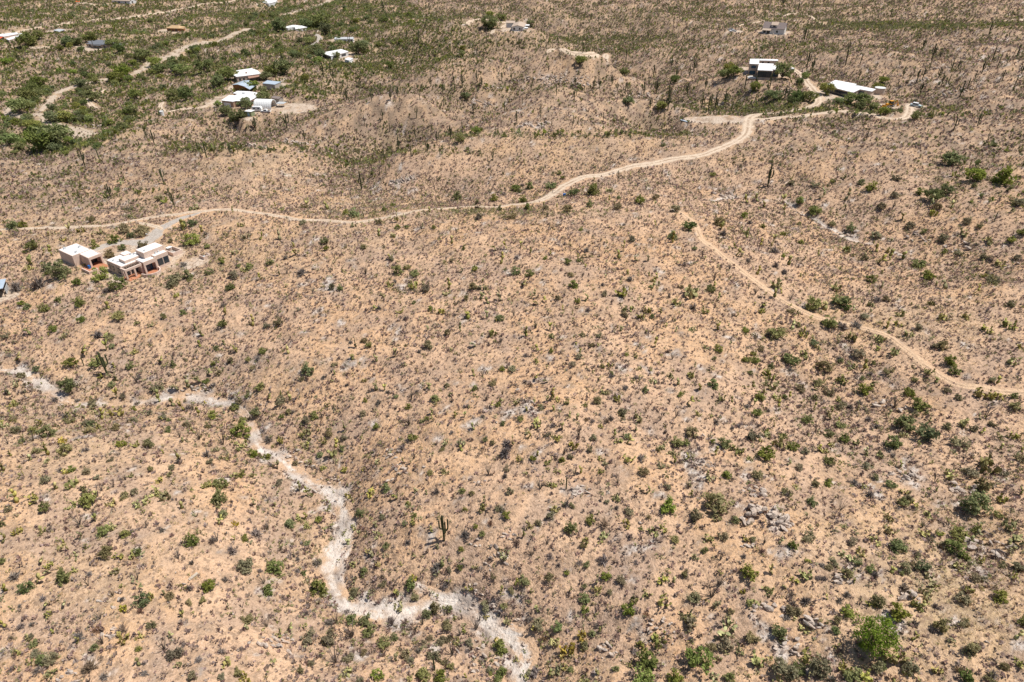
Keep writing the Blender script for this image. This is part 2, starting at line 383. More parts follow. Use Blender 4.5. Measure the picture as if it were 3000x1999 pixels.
def strip_mat(name, c1, c2, ruts, rocky=0.0, ragged=0.9, edge=(0.70, 0.98)):
    m, nt, b = new_mat(name)
    pos = N(nt, 'ShaderNodeNewGeometry').outputs['Position']
    ed = math_n(nt, 'ABSOLUTE', attr(nt, 'across'))
    nn = noise(nt, pos, 0.33, 6, 0.7, 0.6)
    c = mix_c(nt, sstep(nt, nn, 0.35, 0.65), c1, c2)
    if ruts:
        r = math_n(nt, 'ABSOLUTE', math_n(nt, 'SUBTRACT', ed, 0.42))
        c = mix_c(nt, math_n(nt, 'MULTIPLY', sstep(nt, r, 0.2, 0.06), 0.6), c, tuple(min(0.8, v * 1.2) for v in c1))
        mid = math_n(nt, 'MULTIPLY', sstep(nt, ed, 0.26, 0.08), sstep(nt, nn, 0.4, 0.55))
        c = mix_c(nt, math_n(nt, 'MULTIPLY', mid, 0.75), c, (0.34, 0.235, 0.155))
    if rocky:
        c = mix_c(nt, math_n(nt, 'MULTIPLY', sstep(nt, noise(nt, pos, 0.9, 5, 0.7, 1.0), 0.5, 0.34), rocky), c, (0.36, 0.31, 0.27))
    e = sstep(nt, math_n(nt, 'ADD', math_n(nt, 'ADD', ed, attr(nt, 'fade')), math_n(nt, 'MULTIPLY', math_n(nt, 'SUBTRACT', nn, 0.5), 2 * ragged)), *edge)
    soil_finish(nt, b, mix_c(nt, e, c, col_attr(nt, 'soil')), 0.35)
    return m
M['dirt'] = strip_mat('packed_dirt', (0.60, 0.48, 0.36), (0.54, 0.42, 0.31), True, ragged=1.0)
M['track'] = strip_mat('orange_track_dirt', (0.60, 0.42, 0.27), (0.55, 0.375, 0.24), True, ragged=1.1)
M['gravel'] = strip_mat('grey_gravel', (0.47, 0.42, 0.37), (0.42, 0.37, 0.32), False, ragged=0.6)
M['sand'] = strip_mat('wash_sand', (0.53, 0.43, 0.33), (0.46, 0.37, 0.285), False, ragged=1.3)
M['bedrock'] = strip_mat('pale_wash_rock', (0.68, 0.61, 0.54), (0.60, 0.49, 0.395), False, 0.4, ragged=2.0, edge=(0.4, 1.15))

def simple_mat(name, c, rough=0.7, var=0.0, spec=0.2, metal=0.0, grain=0.0, gscale=3.0):
    m, nt, b = new_mat(name)
    b.inputs['Roughness'].default_value = rough; b.inputs['Specular IOR Level'].default_value = spec; b.inputs['Metallic'].default_value = metal
    pos = N(nt, 'ShaderNodeTexCoord').outputs['Object']
    col = None
    if grain:
        n = noise(nt, pos, gscale, 5, 0.65)
        col = mix_c(nt, sstep(nt, n, 0.3, 0.7), tuple(v * (1 - grain) for v in c), tuple(min(0.85, v * (1 + grain * 0.5)) for v in c))
    if var:
        r = N(nt, 'ShaderNodeObjectInfo').outputs['Random']
        hsv = N(nt, 'ShaderNodeHueSaturation')
        val(nt, hsv.inputs['Value'], math_n(nt, 'MULTIPLY_ADD', r, 2 * var, 1 - var))
        val(nt, hsv.inputs['Hue'], math_n(nt, 'MULTIPLY_ADD', math_n(nt, 'FRACT', math_n(nt, 'MULTIPLY', r, 7.3)), 0.03, 0.485))
        if col is None: hsv.inputs['Color'].default_value = (*c, 1)
        else: nt.links.new(col, hsv.inputs['Color'])
        col = hsv.outputs['Color']
    if col is None: b.inputs['Base Color'].default_value = (*c, 1)
    else: nt.links.new(col, b.inputs['Base Color'])
    return m
def leaf_mat(name, c1, c2, var=0.25, trans=0.35):
    """leaf colour runs from c1 to c2 by leaf cluster (tint), and shifts from plant to plant"""
    m = bpy.data.materials.new(name); m.use_nodes = True; nt = m.node_tree
    for n in list(nt.nodes): nt.nodes.remove(n)
    out = N(nt, 'ShaderNodeOutputMaterial')
    col = mix_c(nt, attr(nt, 'tint'), c1, c2)
    r = math_n(nt, 'FRACT', math_n(nt, 'ADD', N(nt, 'ShaderNodeObjectInfo').outputs['Random'], attr(nt, 'rnd')))
    hsv = N(nt, 'ShaderNodeHueSaturation'); nt.links.new(col, hsv.inputs['Color'])
    val(nt, hsv.inputs['Value'], math_n(nt, 'MULTIPLY_ADD', r, 2 * var, 1 - var))
    val(nt, hsv.inputs['Hue'], math_n(nt, 'MULTIPLY_ADD', math_n(nt, 'FRACT', math_n(nt, 'MULTIPLY', r, 7.3)), 0.04, 0.48))
    val(nt, hsv.inputs['Saturation'], math_n(nt, 'MULTIPLY_ADD', math_n(nt, 'FRACT', math_n(nt, 'MULTIPLY', r, 13.7)), 0.4, 0.75))
    d = N(nt, 'ShaderNodeBsdfDiffuse'); t = N(nt, 'ShaderNodeBsdfTranslucent'); x = N(nt, 'ShaderNodeMixShader')
    nt.links.new(hsv.outputs['Color'], d.inputs['Color']); nt.links.new(hsv.outputs['Color'], t.inputs['Color'])
    x.inputs[0].default_value = trans
    nt.links.new(d.outputs[0], x.inputs[1]); nt.links.new(t.outputs[0], x.inputs[2]); nt.links.new(x.outputs[0], out.inputs['Surface'])
    return m
M['leaf_bright'] = leaf_mat('bright_leaf', (0.19, 0.235, 0.07), (0.35, 0.385, 0.125))
M['leaf_far'] = leaf_mat('dusty_green_leaf', (0.20, 0.205, 0.085), (0.36, 0.335, 0.15))
M['leaf_vivid'] = leaf_mat('vivid_leaf', (0.10, 0.18, 0.03), (0.215, 0.31, 0.065), 0.05)
M['leaf_green'] = leaf_mat('green_leaf', (0.175, 0.20, 0.06), (0.33, 0.33, 0.11))
M['leaf_olive'] = leaf_mat('olive_leaf', (0.215, 0.19, 0.105), (0.38, 0.325, 0.175))
M['leaf_dark'] = leaf_mat('dark_leaf', (0.135, 0.17, 0.06), (0.265, 0.285, 0.105))
M['twig_grey'] = leaf_mat('grey_twig', (0.17, 0.14, 0.125), (0.27, 0.225, 0.19), 0.3, 0.0)
M['twig_brown'] = leaf_mat('brown_twig', (0.20, 0.13, 0.085), (0.31, 0.21, 0.14), 0.3, 0.0)
M['tuft'] = leaf_mat('dry_bush_twigs', (0.215, 0.15, 0.13), (0.43, 0.31, 0.245), 0.38, 0.2)
M['straw'] = leaf_mat('straw_grass_blade', (0.54, 0.40, 0.23), (0.70, 0.56, 0.35), 0.18, 0.3)
M['pear'] = leaf_mat('prickly_pear_pad', (0.215, 0.205, 0.075), (0.44, 0.385, 0.145), 0.28, 0.0)
M['pear_yellow'] = leaf_mat('yellow_prickly_pear_pad', (0.29, 0.255, 0.07), (0.50, 0.41, 0.105), 0.22, 0.0)
M['ocotillo'] = leaf_mat('ocotillo_cane', (0.14, 0.115, 0.10), (0.21, 0.18, 0.14), 0.25, 0.0)
M['saguaro'] = simple_mat('saguaro_skin', (0.085, 0.095, 0.045), 0.8, 0.3, 0.15, grain=0.35, gscale=2.0)
M['bark'] = simple_mat('grey_bark', (0.16, 0.125, 0.095), 0.9, 0.2)
def rock_mat():
    m, nt, b = new_mat('pale_rock')
    pos = N(nt, 'ShaderNodeNewGeometry').outputs['Position']
    n = noise(nt, pos, 1.1, 6, 0.7, 0.5)
    r = math_n(nt, 'FRACT', math_n(nt, 'ADD', N(nt, 'ShaderNodeObjectInfo').outputs['Random'], attr(nt, 'rnd')))
    a = mix_c(nt, r, (0.60, 0.47, 0.37), (0.57, 0.49, 0.42))
    c = mix_c(nt, sstep(nt, n, 0.32, 0.62), (0.33, 0.27, 0.23), a)
    nt.links.new(c, b.inputs['Base Color']); b.inputs['Roughness'].default_value = 0.9
    bump(nt, b, n, 0.4, 0.9)
    return m
M['rock'] = rock_mat()

# ------------------------------------------------------------------ mesh helpers
def mesh_from(name, V, F, mat, attrs=None, smooth_=False, mat_idx=None):
    me = bpy.data.meshes.new(name)
    V = np.asarray(V, np.float32)
    if isinstance(F, np.ndarray):
        nf, k = F.shape
        me.vertices.add(len(V)); me.vertices.foreach_set('co', V.ravel())
        me.loops.add(nf * k); me.loops.foreach_set('vertex_index', F.astype(np.int32).ravel())
        me.polygons.add(nf)
        me.polygons.foreach_set('loop_start', np.arange(0, nf * k, k, dtype=np.int32))
        me.update(calc_edges=True)
    else:
        me.from_pydata([tuple(map(float, v)) for v in V], [], F); me.update()
    for a, vals in (attrs or {}).items():
        at = me.attributes.new(a, 'FLOAT', 'POINT'); at.data.foreach_set('value', np.asarray(vals, np.float32))
    for mm in (mat if isinstance(mat, (list, tuple)) else [mat]): me.materials.append(mm)
    if mat_idx is not None: me.polygons.foreach_set('material_index', np.asarray(mat_idx, np.int32))
    if smooth_: me.polygons.foreach_set('use_smooth', np.ones(len(me.polygons), bool))
    return me
def link(name, me, parent=None, loc=None, rotz=0.0, scale=None):
    o = bpy.data.objects.new(name, me); COL.objects.link(o)
    if parent is not None: o.parent = parent
    if loc is not None: o.location = loc
    if rotz: o.rotation_euler = (0, 0, rotz)
    if scale is not None: o.scale = scale if isinstance(scale, (tuple, list)) else (scale,) * 3
    return o
def tag(o, label=None, cat=None, group=None, kind=None):
    if label: o['label'] = label
    if cat: o['category'] = cat
    if group: o['group'] = group
    if kind: o['kind'] = kind
    return o

# ------------------------------------------------------------------ ground sheet
def blobs(lst, warp=0.35):
    out = np.zeros(Z.shape)
    wx = GPX + warp * 60 * fbm(GX, GY, 14, 3, 81) ; wy = GPY + warp * 30 * fbm(GX, GY, 14, 3, 95)
    for (x, y, rx, ry, s) in lst:
        out = np.maximum(out, s * np.exp(-((wx - x) / rx) ** 2 - ((wy - y) / ry) ** 2))
    return np.where(GDEP > 1, out, 0)
PALE = [(2260,1520,70,60,.75),(2240,1590,60,50,.55),(1690,1440,55,32,.7),(1910,1090,110,80,.5),(2040,1360,50,90,.5),(2220,1790,60,45,.7),(2300,1900,45,40,.6),(2120,1850,60,60,.5),(1380,1930,90,50,.6),(1160,1700,60,30,.5),(1900,1830,60,60,.5),(1540,1190,70,40,.5),
 (1130,560,55,18,.8),(1180,525,40,20,.6),(1060,590,60,15,.5),(2150,568,90,18,.6),(960,850,100,40,.45),(1050,1100,70,50,.4),(300,1280,90,60,.4),(880,1370,80,45,.6),(1030,1440,60,40,.55),(1010,1580,60,90,.55),(640,1150,90,30,.5),(250,1190,110,40,.35),(820,1900,130,50,.35),(560,1760,60,40,.3),
 (1420,300,50,20,.6),(1560,370,60,12,.6),(1700,245,50,10,.5),(1260,50,60,12,.6),(1530,330,60,20,.4),(1170,300,60,20,.3),(2640,1420,200,60,.35),(2880,1620,130,60,.4),(2700,1800,90,60,.35),(2500,1420,60,50,.3),(930,410,60,14,.5),(850,240,25,20,.5),(900,250,30,10,.5),(2900,150,200,60,.35),(2750,240,200,50,.35),(2250,330,150,40,.3),(1400,900,60,40,.25),(1430,1200,150,60,.3),(90,160,60,10,.3)]
ORANGE = [(1750,1395,60,30,.8),(1600,700,300,60,.35),(1900,760,200,80,.4),(1400,1160,300,120,.25),(900,960,150,60,.3),(1830,690,90,30,.6),(560,1690,40,16,.9),(450,350,200,30,.35),(750,345,150,30,.3),(1330,690,140,40,.3),(1500,1450,60,30,.4),(110,250,60,8,.7),(2650,800,200,60,.3),(320,385,90,15,.3),(1760,155,80,12,.5),(1660,190,150,18,.4)]
STRAW = [(2800,1750,350,270,1.0),(2500,1600,250,150,.45),(500,760,350,60,.7),(200,1250,300,150,.5),(250,1700,300,200,.35),(900,1600,100,100,.4),(700,480,250,60,.5),(2650,950,300,80,.5),(1300,1780,60,60,.4),(1100,600,200,30,.6),(1700,440,300,50,.3),(150,680,200,60,.6),(2500,110,300,60,.4),(1000,700,500,50,.3),(380,800,160,30,.6),(560,1100,300,80,.3)]
BROWN = [(2800,300,350,160,.75),(2600,150,400,80,.6),(1850,250,350,60,.6),(1300,230,350,40,.5),(1450,330,400,50,.45),(2250,250,200,60,.55),(2300,560,150,60,.35),(2700,520,300,80,.35),(2450,1250,160,120,.35),(850,790,300,40,.35),(700,400,250,30,.35),(2000,60,600,40,.45),(1350,1890,250,80,.3),(2700,1450,200,60,.3),(350,560,250,40,.3),(1800,520,200,30,.4),(600,1000,200,60,.25),(1700,1750,250,120,.4),(1580,1650,200,100,.3)]
GREEN = [(1250,60,500,50,.5),(2000,60,900,30,.35),(400,180,420,120,.9),(150,380,220,90,.9),(900,100,400,100,.75),(600,290,250,50,.6),(200,60,400,60,.6),(1250,120,250,50,.6),(1450,125,350,15,.7),(1800,115,400,12,.5),(1000,210,160,50,.6),(2500,80,500,12,.6),(2300,55,300,8,.4),(700,30,400,50,.6),(1150,440,160,8,.5),(1650,395,350,7,.4),(1350,262,400,7,.5),(1450,625,300,12,.4),(650,440,150,7,.5),(2200,320,250,18,.4),(2700,80,300,14,.5)]
att = {'pale': np.maximum(0.72 * blobs(PALE), 0.6 * smooth(2.6, 1.1, washn + 0.8 * fbm(GX, GY, 6, 3, 33)) * smooth(330, 260, dist)),
       'orange': blobs(ORANGE), 'straw': blobs(STRAW), 'brown': blobs(BROWN), 'green': blobs(GREEN), 'grey': padm * 0.62}
farb = smooth(230, 330, dist)
att['brown'] = np.clip(np.maximum(att['brown'], 0.5 * farb) + 0.3 * smooth(0.05, 0.8, HOL) * (1 + farb) - 0.12 * smooth(0.05, 0.6, -HOL), 0, 1)
att['green'] = np.clip(att['green'] + 0.28 * farb + (0.1 + 0.3 * farb) * smooth(0.15, 0.9, HOL), 0, 0.9)
att['far'] = farb
V = np.stack([GX, GY, Z], -1).reshape(-1, 3)
ii = np.arange(NR * NC).reshape(NR, NC)
F = np.stack([ii[:-1, :-1], ii[:-1, 1:], ii[1:, 1:], ii[1:, :-1]], -1).reshape(-1, 4)
SOIL = soil_colour(GX, GY, att)
def add_soil(me, c):
    a = me.attributes.new('soil', 'FLOAT_COLOR', 'POINT')
    a.data.foreach_set('color', np.concatenate([c.reshape(-1, 3), np.ones((c.size // 3, 1))], 1).astype(np.float32).ravel())
gme = mesh_from('ground', V, F, M['soil'], None, True)
add_soil(gme, SOIL)
ground = link('ground', gme)
tag(ground, kind='structure')

# ------------------------------------------------------------------ roads, driveways and washes laid on it
WASH_FADE = {'left_wash': [(0,1080,.2),(85,1090,.25),(150,1145,.3),(215,1178,.7),(340,1182,.9),(420,1176,.7),(500,1160,.25),(600,1162,.15),(660,1180,.6),(730,1240,.6),(750,1300,.3),(800,1335,.05),(850,1368,-.1),(895,1400,.3),(945,1432,.3),(985,1455,.1),(1010,1500,.35),(1015,1545,.15),(990,1600,-.2),(970,1650,-.1),(980,1710,.3),(1010,1755,.45),(1080,1795,.2),(1170,1795,.25),(1250,1778,.5),(1330,1765,.3)],
 'right_gully': [(1228,1708,.3),(1300,1752,.35),(1345,1762,.1),(1400,1800,.25),(1470,1850,.1),(1530,1890,-.1),(1545,1930,.2),(1520,1985,.3)],
 'east_gully': [(2100,580,.3),(2200,570,.6),(2310,592,.8),(2390,640,.6),(2480,690,.1),(2560,712,.8),(2690,762,.9)]}
NAMES = {'main_road': 'dirt_road', 'loop_road': 'loop_road', 'house_driveway': 'gravel_driveway', 'driveway_spur': 'dirt_road', 'track': 'dirt_track', 'track_join': 'dirt_track', 'far_road': 'dirt_road'}
for n_, (nm, (kind, ln)) in enumerate(LINES.items()):
    x, y, w = ln.T
    tx = np.gradient(x); ty = np.gradient(y); L = np.hypot(tx, ty) + 1e-9
    nx, ny = -ty / L, tx / L
    ac = np.array([-1.25, -1, -0.7, -0.35, 0, 0.35, 0.7, 1, 1.25])
    w2 = w * (1 + 0.18 * fbm(x, y, 7, 2, 60 + n_))
    taper = np.ones(len(w2)) if n_ == 0 else np.minimum(1, np.minimum(np.arange(len(w2)), np.arange(len(w2))[::-1]) / 4.0 + 0.25)
    PX = x[:, None] + nx[:, None] * ac * (w2 * taper)[:, None]; PY = y[:, None] + ny[:, None] * ac * (w2 * taper)[:, None]
    lift = 0.07 + 0.0004 * np.hypot(PX, PY) + 0.004 * n_
    lift = lift * np.where(np.abs(ac) > 1.1, 0.1, 1.0)[None, :]
    PZ = height(PX, PY) + lift
    k = len(ac); idx = np.arange(len(x) * k).reshape(-1, k)
    F = np.stack([idx[:-1, :-1], idx[1:, :-1], idx[1:, 1:], idx[:-1, 1:]], -1).reshape(-1, 4)
    acr = np.repeat(ac[None], len(x), 0)
    mat = {'dirt_road': M['dirt'], 'gravel_driveway': M['gravel'], 'dry_wash': M['sand']}[kind]
    if nm in ('track', 'track_join'): mat = M['track']
    if nm in ('left_wash', 'right_gully', 'east_gully'): mat = M['bedrock']
    fade = np.zeros(PX.shape)
    if kind == 'dry_wash':
        fade = 0.75 * smooth(-0.15, 0.45, fbm(PX, PY, 13, 2, 300)) - 0.1
        pxx, pyy, _ = project(PX, PY, PZ)
        if nm in WASH_FADE:
            kx = np.array([k_[0] for k_ in WASH_FADE[nm]], float); ky = np.array([k_[1] for k_ in WASH_FADE[nm]], float); kf = np.array([k_[2] for k_ in WASH_FADE[nm]], float)
            dd = np.exp(-(((pxx[..., None] - kx) / 45) ** 2 + ((pyy[..., None] - ky) / 45) ** 2)) + 1e-6
            fade = 0.7 * fade + 0.24 + (dd * kf).sum(-1) / dd.sum(-1)
    at = {'across': acr.ravel(), 'fade': fade.ravel()}
    me = mesh_from(nm, np.stack([PX, PY, PZ], -1).reshape(-1, 3), F, mat, at, True)
    add_soil(me, np.stack([height(PX, PY, SOIL[..., q]) for q in range(3)], -1))
    o = link(NAMES.get(nm, kind), me)
    tag(o, kind='structure')

# ------------------------------------------------------------------ plant and rock shapes (unit width or unit height)
def tube(V, F, pts, rads, sides):
    """a tapering tube along pts; V, F are extended"""
    pts = [np.array(p, float) for p in pts]
    base = len(V)
    for i, p in enumerate(pts):
        t = (pts[min(i + 1, len(pts) - 1)] - pts[max(i - 1, 0)]); t = t / (np.linalg.norm(t) + 1e-9)
        a = np.cross(t, [0.3, 1, 0.1]); a /= np.linalg.norm(a) + 1e-9; b = np.cross(t, a)
        for s in range(sides):
            an = 2 * math.pi * s / sides
            V.append(p + rads[i] * (math.cos(an) * a + math.sin(an) * b))
    for i in range(len(pts) - 1):
        for s in range(sides):
            q = base + i * sides
            F.append((q + s, q + (s + 1) % sides, q + sides + (s + 1) % sides, q + sides + s))
    F.append(tuple(base + (len(pts) - 1) * sides + s for s in range(sides)))
def crown_shape(seed, n_clump, n_leaf, size, rz=0.36, cz=0.42, spread=0.5, low=0.0, csize=0.16):
    """leaf clusters spread unevenly through a crown of unit width; two triangles a leaf spray"""
    r = np.random.default_rng(seed)
    cs = []
    while len(cs) < n_clump:
        p = r.uniform(-1, 1, 3)
        d = np.linalg.norm(p)
        if d > 1 or d < 0.35: continue
        p = p * np.array([spread - csize * 0.6, spread - csize * 0.6, rz]) * (0.8 + 0.35 * r.random())
        z = p[2] + cz
        if z < low: continue
        cs.append((p[0], p[1], z, csize * r.uniform(0.6, 1.35), r.random()))
    V, T = [], []
    for (x, y, z, cr, t) in cs:
        n = int(n_leaf * r.uniform(0.6, 1.4))
        d = r.normal(size=(n, 3)); d /= np.linalg.norm(d, axis=1)[:, None]
        p = d * (cr * r.random((n, 1)) ** 0.45) * np.array([1, 1, 0.75]) + np.array([x, y, z])
        p[:, 2] = np.maximum(p[:, 2], 0.03)
        nn = d * 0.6 + r.normal(size=(n, 3)) * 0.7 + np.array([0, 0, 0.35]); nn /= np.linalg.norm(nn, axis=1)[:, None]
        a = np.cross(nn, r.normal(size=(n, 3))); a /= np.linalg.norm(a, axis=1)[:, None]; b = np.cross(nn, a)
        s = size * r.uniform(0.6, 1.4, (n, 1))
        q = np.stack([p - a * s, p + b * s * 0.55, p + a * s, p - b * s * 0.55], 1)
        V.append(q.reshape(-1, 3)); T.append(np.repeat(np.clip(t * 0.6 + r.random(n) * 0.5, 0, 1), 4))
    V = np.concatenate(V); T = np.concatenate(T)
    return V, np.arange(len(V)).reshape(-1, 4), T, cs
def limb_shape(seed, cs, n=5, r0=0.035, fork=0.12):
    r = random.Random(seed)
    V, F = [], []
    tube(V, F, [(0, 0, -0.08), (r.uniform(-.02, .02), r.uniform(-.02, .02), fork)], [r0 * 1.3, r0], 5)
    for c in r.sample(cs, min(n, len(cs))):
        m = (c[0] * 0.45 + r.uniform(-.04, .04), c[1] * 0.45 + r.uniform(-.04, .04), fork + (c[2] - fork) * 0.55)
        tube(V, F, [(0, 0, fork * 0.8), m, c[:3]], [r0 * 0.8, r0 * 0.5, r0 * 0.15], 4)
    return V, F
def join_quads(parts):
    V, F, T = [], [], []
    k = 0
    for v, f, t in parts:
        V.append(np.asarray(v, float)); F += [tuple(int(q) + k for q in ff) for ff in f]; T.append(np.asarray(t, float)); k += len(v)
    return np.concatenate(V), F, np.concatenate(T)
SHRUB, TREE = {}, {}
def make_shrubs(kind, mat, n, seed, nc, nl, size, rz, cz, cs=0.16, stem=0.02):
    out = []
    for i in range(n):
        v, f, t, c = crown_shape(seed + i, nc, nl, size, rz * random.uniform(.85, 1.15), cz, csize=cs)
        lv, lf = limb_shape(seed + i, c, 7, stem, 0.04)
        V_, F_, T_ = join_quads([(v, f, t), (lv, lf, np.zeros(len(lv)))])
        out.append(mesh_from(kind, V_, F_, [mat, M['bark']], {'tint': T_, 'rnd': np.zeros(len(T_))}, False, [0] * len(f) + [1] * len(lf)))
    SHRUB[kind] = out
make_shrubs('bright', M['leaf_bright'], 5, 100, 22, 34, 0.055, 0.34, 0.36)
make_shrubs('green', M['leaf_green'], 6, 200, 20, 30, 0.06, 0.32, 0.32)
make_shrubs('olive', M['leaf_olive'], 6, 300, 20, 28, 0.06, 0.30, 0.30)
make_shrubs('dark', M['leaf_dark'], 5, 400, 20, 30, 0.06, 0.32, 0.32)
def twig_bush(seed, n=70, h=0.55):
    r = np.random.default_rng(seed); V, F, T = [], [], []
    for i in range(n):
        a = r.uniform(0, 2 * math.pi); el = r.uniform(0.1, 1.25)
        L = r.uniform(0.3, 0.52)
        d = np.array([math.cos(a) * math.cos(el), math.sin(a) * math.cos(el), math.sin(el) * h / 0.45])
        o = np.array([r.normal() * 0.05, r.normal() * 0.05, 0.0])
        sd = np.array([-math.sin(a), math.cos(a), 0]) * r.uniform(0.008, 0.018) + r.normal(size=3) * 0.006
        k = len(V); m = o + d * L * 0.6; e = o + d * L + r.normal(size=3) * 0.06
        V += [o - sd, o + sd, m + sd * 1.6, m - sd * 1.6, e]; F += [(k, k + 1, k + 2, k + 3), (k + 3, k + 2, k + 4)]
        t = r.random(); T += [t] * 5
        for q in range(2):
            e2 = m + r.normal(size=3) * 0.13; k = len(V)
            V += [m - sd, m + sd, e2]; F.append((k, k + 1, k + 2)); T += [t] * 3
    V = np.array(V); V[:, 2] = np.maximum(V[:, 2], -0.02)
    return V, F, T
for kind, mat, sd in (('grey', M['twig_grey'], 500), ('brown', M['twig_brown'], 540)):
    SHRUB[kind] = []
    for i in range(5):
        V_, F_, T_ = twig_bush(sd + i)
        SHRUB[kind].append(mesh_from('twig_bush', V_, F_, mat, {'tint': T_, 'rnd': np.zeros(len(T_))}))
def pad_cluster(seed, n=26, flat=1.0, pr=0.115):
    r = np.random.default_rng(seed); V, F, T = [], [], []
    tips = []
    def pad(base, yaw, lean, s, t):
        up = np.array([math.cos(yaw + 1.57) * math.sin(lean), math.sin(yaw + 1.57) * math.sin(lean), math.cos(lean)])
        sd = np.array([math.cos(yaw), math.sin(yaw), 0]); nn = np.cross(sd, up)
        c = base + up * s * 1.15; k = len(V)
        for q in range(8):
            a = 2 * math.pi * q / 8
            V.append(c + sd * math.cos(a) * s * 0.82 + up * math.sin(a) * s * 1.2)
        V.append(c + nn * s * 0.2); V.append(c - nn * s * 0.2)
        for q in range(8):
            F.append((k + q, k + (q + 1) % 8, k + 8)); F.append((k + (q + 1) % 8, k + q, k + 9))
        T.extend([t] * 10)
        return c + up * s * 1.0
    nb = n // 3
    for i in range(nb):
        a = r.uniform(0, 6.28); d = 0.32 * math.sqrt(r.random())
        tips.append((pad(np.array([math.cos(a) * d, math.sin(a) * d, -0.02]), r.uniform(0, 6.28), r.normal() * 0.5, pr * r.uniform(.85, 1.2), r.random() * 0.5), 0))
    while len(T) // 10 < n:
        b0, lv = tips[r.integers(len(tips))]
        if lv > 1 or math.hypot(b0[0], b0[1]) > 0.5: b0, lv = tips[r.integers(nb)]
        tips.append((pad(b0 + r.normal(size=3) * 0.02, r.uniform(0, 6.28), r.normal() * 0.7, pr * r.uniform(.7, 1.05), r.random()), lv + 1))
    return np.array(V), F, T
for kind, mat in (('pear', M['pear']), ('pear_yellow', M['pear_yellow'])):
    SHRUB[kind] = []
    for i in range(6):
        V_, F_, T_ = pad_cluster(600 + i + (50 if kind == 'pear' else 0), 34 + 5 * i, pr=0.105 - 0.006 * i)
        SHRUB[kind].append(mesh_from('pad_cluster', V_, F_, mat, {'tint': T_, 'rnd': np.zeros(len(T_))}))
OCO = []
for i in range(5):
    r = random.Random(700 + i); V_, F_, T_ = [], [], []
    for q in range(r.randint(9, 16)):
        a = r.uniform(0, 6.28); sp = r.uniform(0.08, 0.42); h_ = r.uniform(0.65, 1.0); k = len(V_)
        c, s_ = math.cos(a), math.sin(a)
        tube(V_, F_, [(0.02 * c, 0.02 * s_, -0.03), (sp * 0.35 * c, sp * 0.35 * s_, h_ * 0.4), (sp * 0.75 * c, sp * 0.75 * s_, h_ * 0.75), (sp * c + r.uniform(-.04, .04), sp * s_, h_)], [0.016, 0.013, 0.010, 0.004], 3)
        T_ += [r.random()] * (len(V_) - k)
    OCO.append(mesh_from('ocotillo', V_, F_, M['ocotillo'], {'tint': T_, 'rnd': np.zeros(len(T_))}))
def cactus_tube(path, rad, sides=14):
    V, F = [], []
    pts = [np.array(p, float) for p in path]; n = len(pts)
    rr = [rad * (0.8 if i == 0 else 1.0) for i in range(n)] + [rad * 0.72, rad * 0.3]
    last = pts[-1] - pts[-2]; last = last / np.linalg.norm(last)
    pts = pts + [pts[-1] + last * rad * 0.7, pts[-1] + last * rad * 1.0]
    tube(V, F, pts, rr, sides)
    for i, v in enumerate(V):                                    # ribs
        if (i % sides) % 2: V[i] = v + (pts[i // sides] - v) * 0.2
    return V, F
SAG = []                                                         # (trunk mesh, arm meshes), unit height
def make_sag(seed, arms):
    r = random.Random(seed)
    lean = r.uniform(-.03, .03)
    tr = mesh_from('trunk', *cactus_tube([(0, 0, -0.04), (0, 0, 0.2), (lean * .5, 0, 0.5), (lean, 0, 0.8), (lean, 0.0, 0.96)], 0.036), M['saguaro'])
    am = []
    for k in range(arms):
        a = r.uniform(0, 6.28) if arms > 1 else 0.4
        a = k * 6.28 / max(arms, 1) + r.uniform(-.6, .6); z = r.uniform(0.32, 0.52); o = r.uniform(0.1, 0.17); top = min(0.97, z + r.uniform(0.18, 0.45))
        c, s_ = math.cos(a), math.sin(a)
        am.append(mesh_from('arm', *cactus_tube([(0.02 * c, 0.02 * s_, z), (o * 0.6 * c, o * 0.6 * s_, z - 0.01), (o * 0.95 * c, o * 0.95 * s_, z + 0.05), (o * c, o * s_, z + 0.13), (o * c, o * s_, top)], 0.027, 12), M['saguaro']))
    SAG.append((tr, am))
for i, a in enumerate((0, 0, 1, 2, 2, 3, 4, 5)): make_sag(800 + i, a)
for kind, mat, sd, n in (('mesquite', M['leaf_dark'], 900, 6), ('paloverde', M['leaf_bright'], 930, 4), ('bushy', M['leaf_green'], 950, 5)):
    TREE[kind] = []
    for i in range(n):
        v, f, t, c = crown_shape(sd + i, 36, 34, 0.045, random.uniform(.24, .32), random.uniform(.34, .42), csize=0.14, low=0.08)
        lv, lf = limb_shape(sd + i, c, 9, 0.03, 0.1)
        TREE[kind].append((mesh_from('trunk', lv, lf, M['bark']), mesh_from('crown', v, f, mat, {'tint': t, 'rnd': np.zeros(len(t))})))
v, f, t, c = crown_shape(990, 90, 40, 0.022, 0.42, 0.46, csize=0.12, low=0.05)
lv, lf = limb_shape(990, c, 16, 0.025, 0.08)
BIG_TREE = (mesh_from('trunk', lv, lf, M['bark']), mesh_from('crown', v, f, M['leaf_vivid'], {'tint': t, 'rnd': np.zeros(len(t))}))
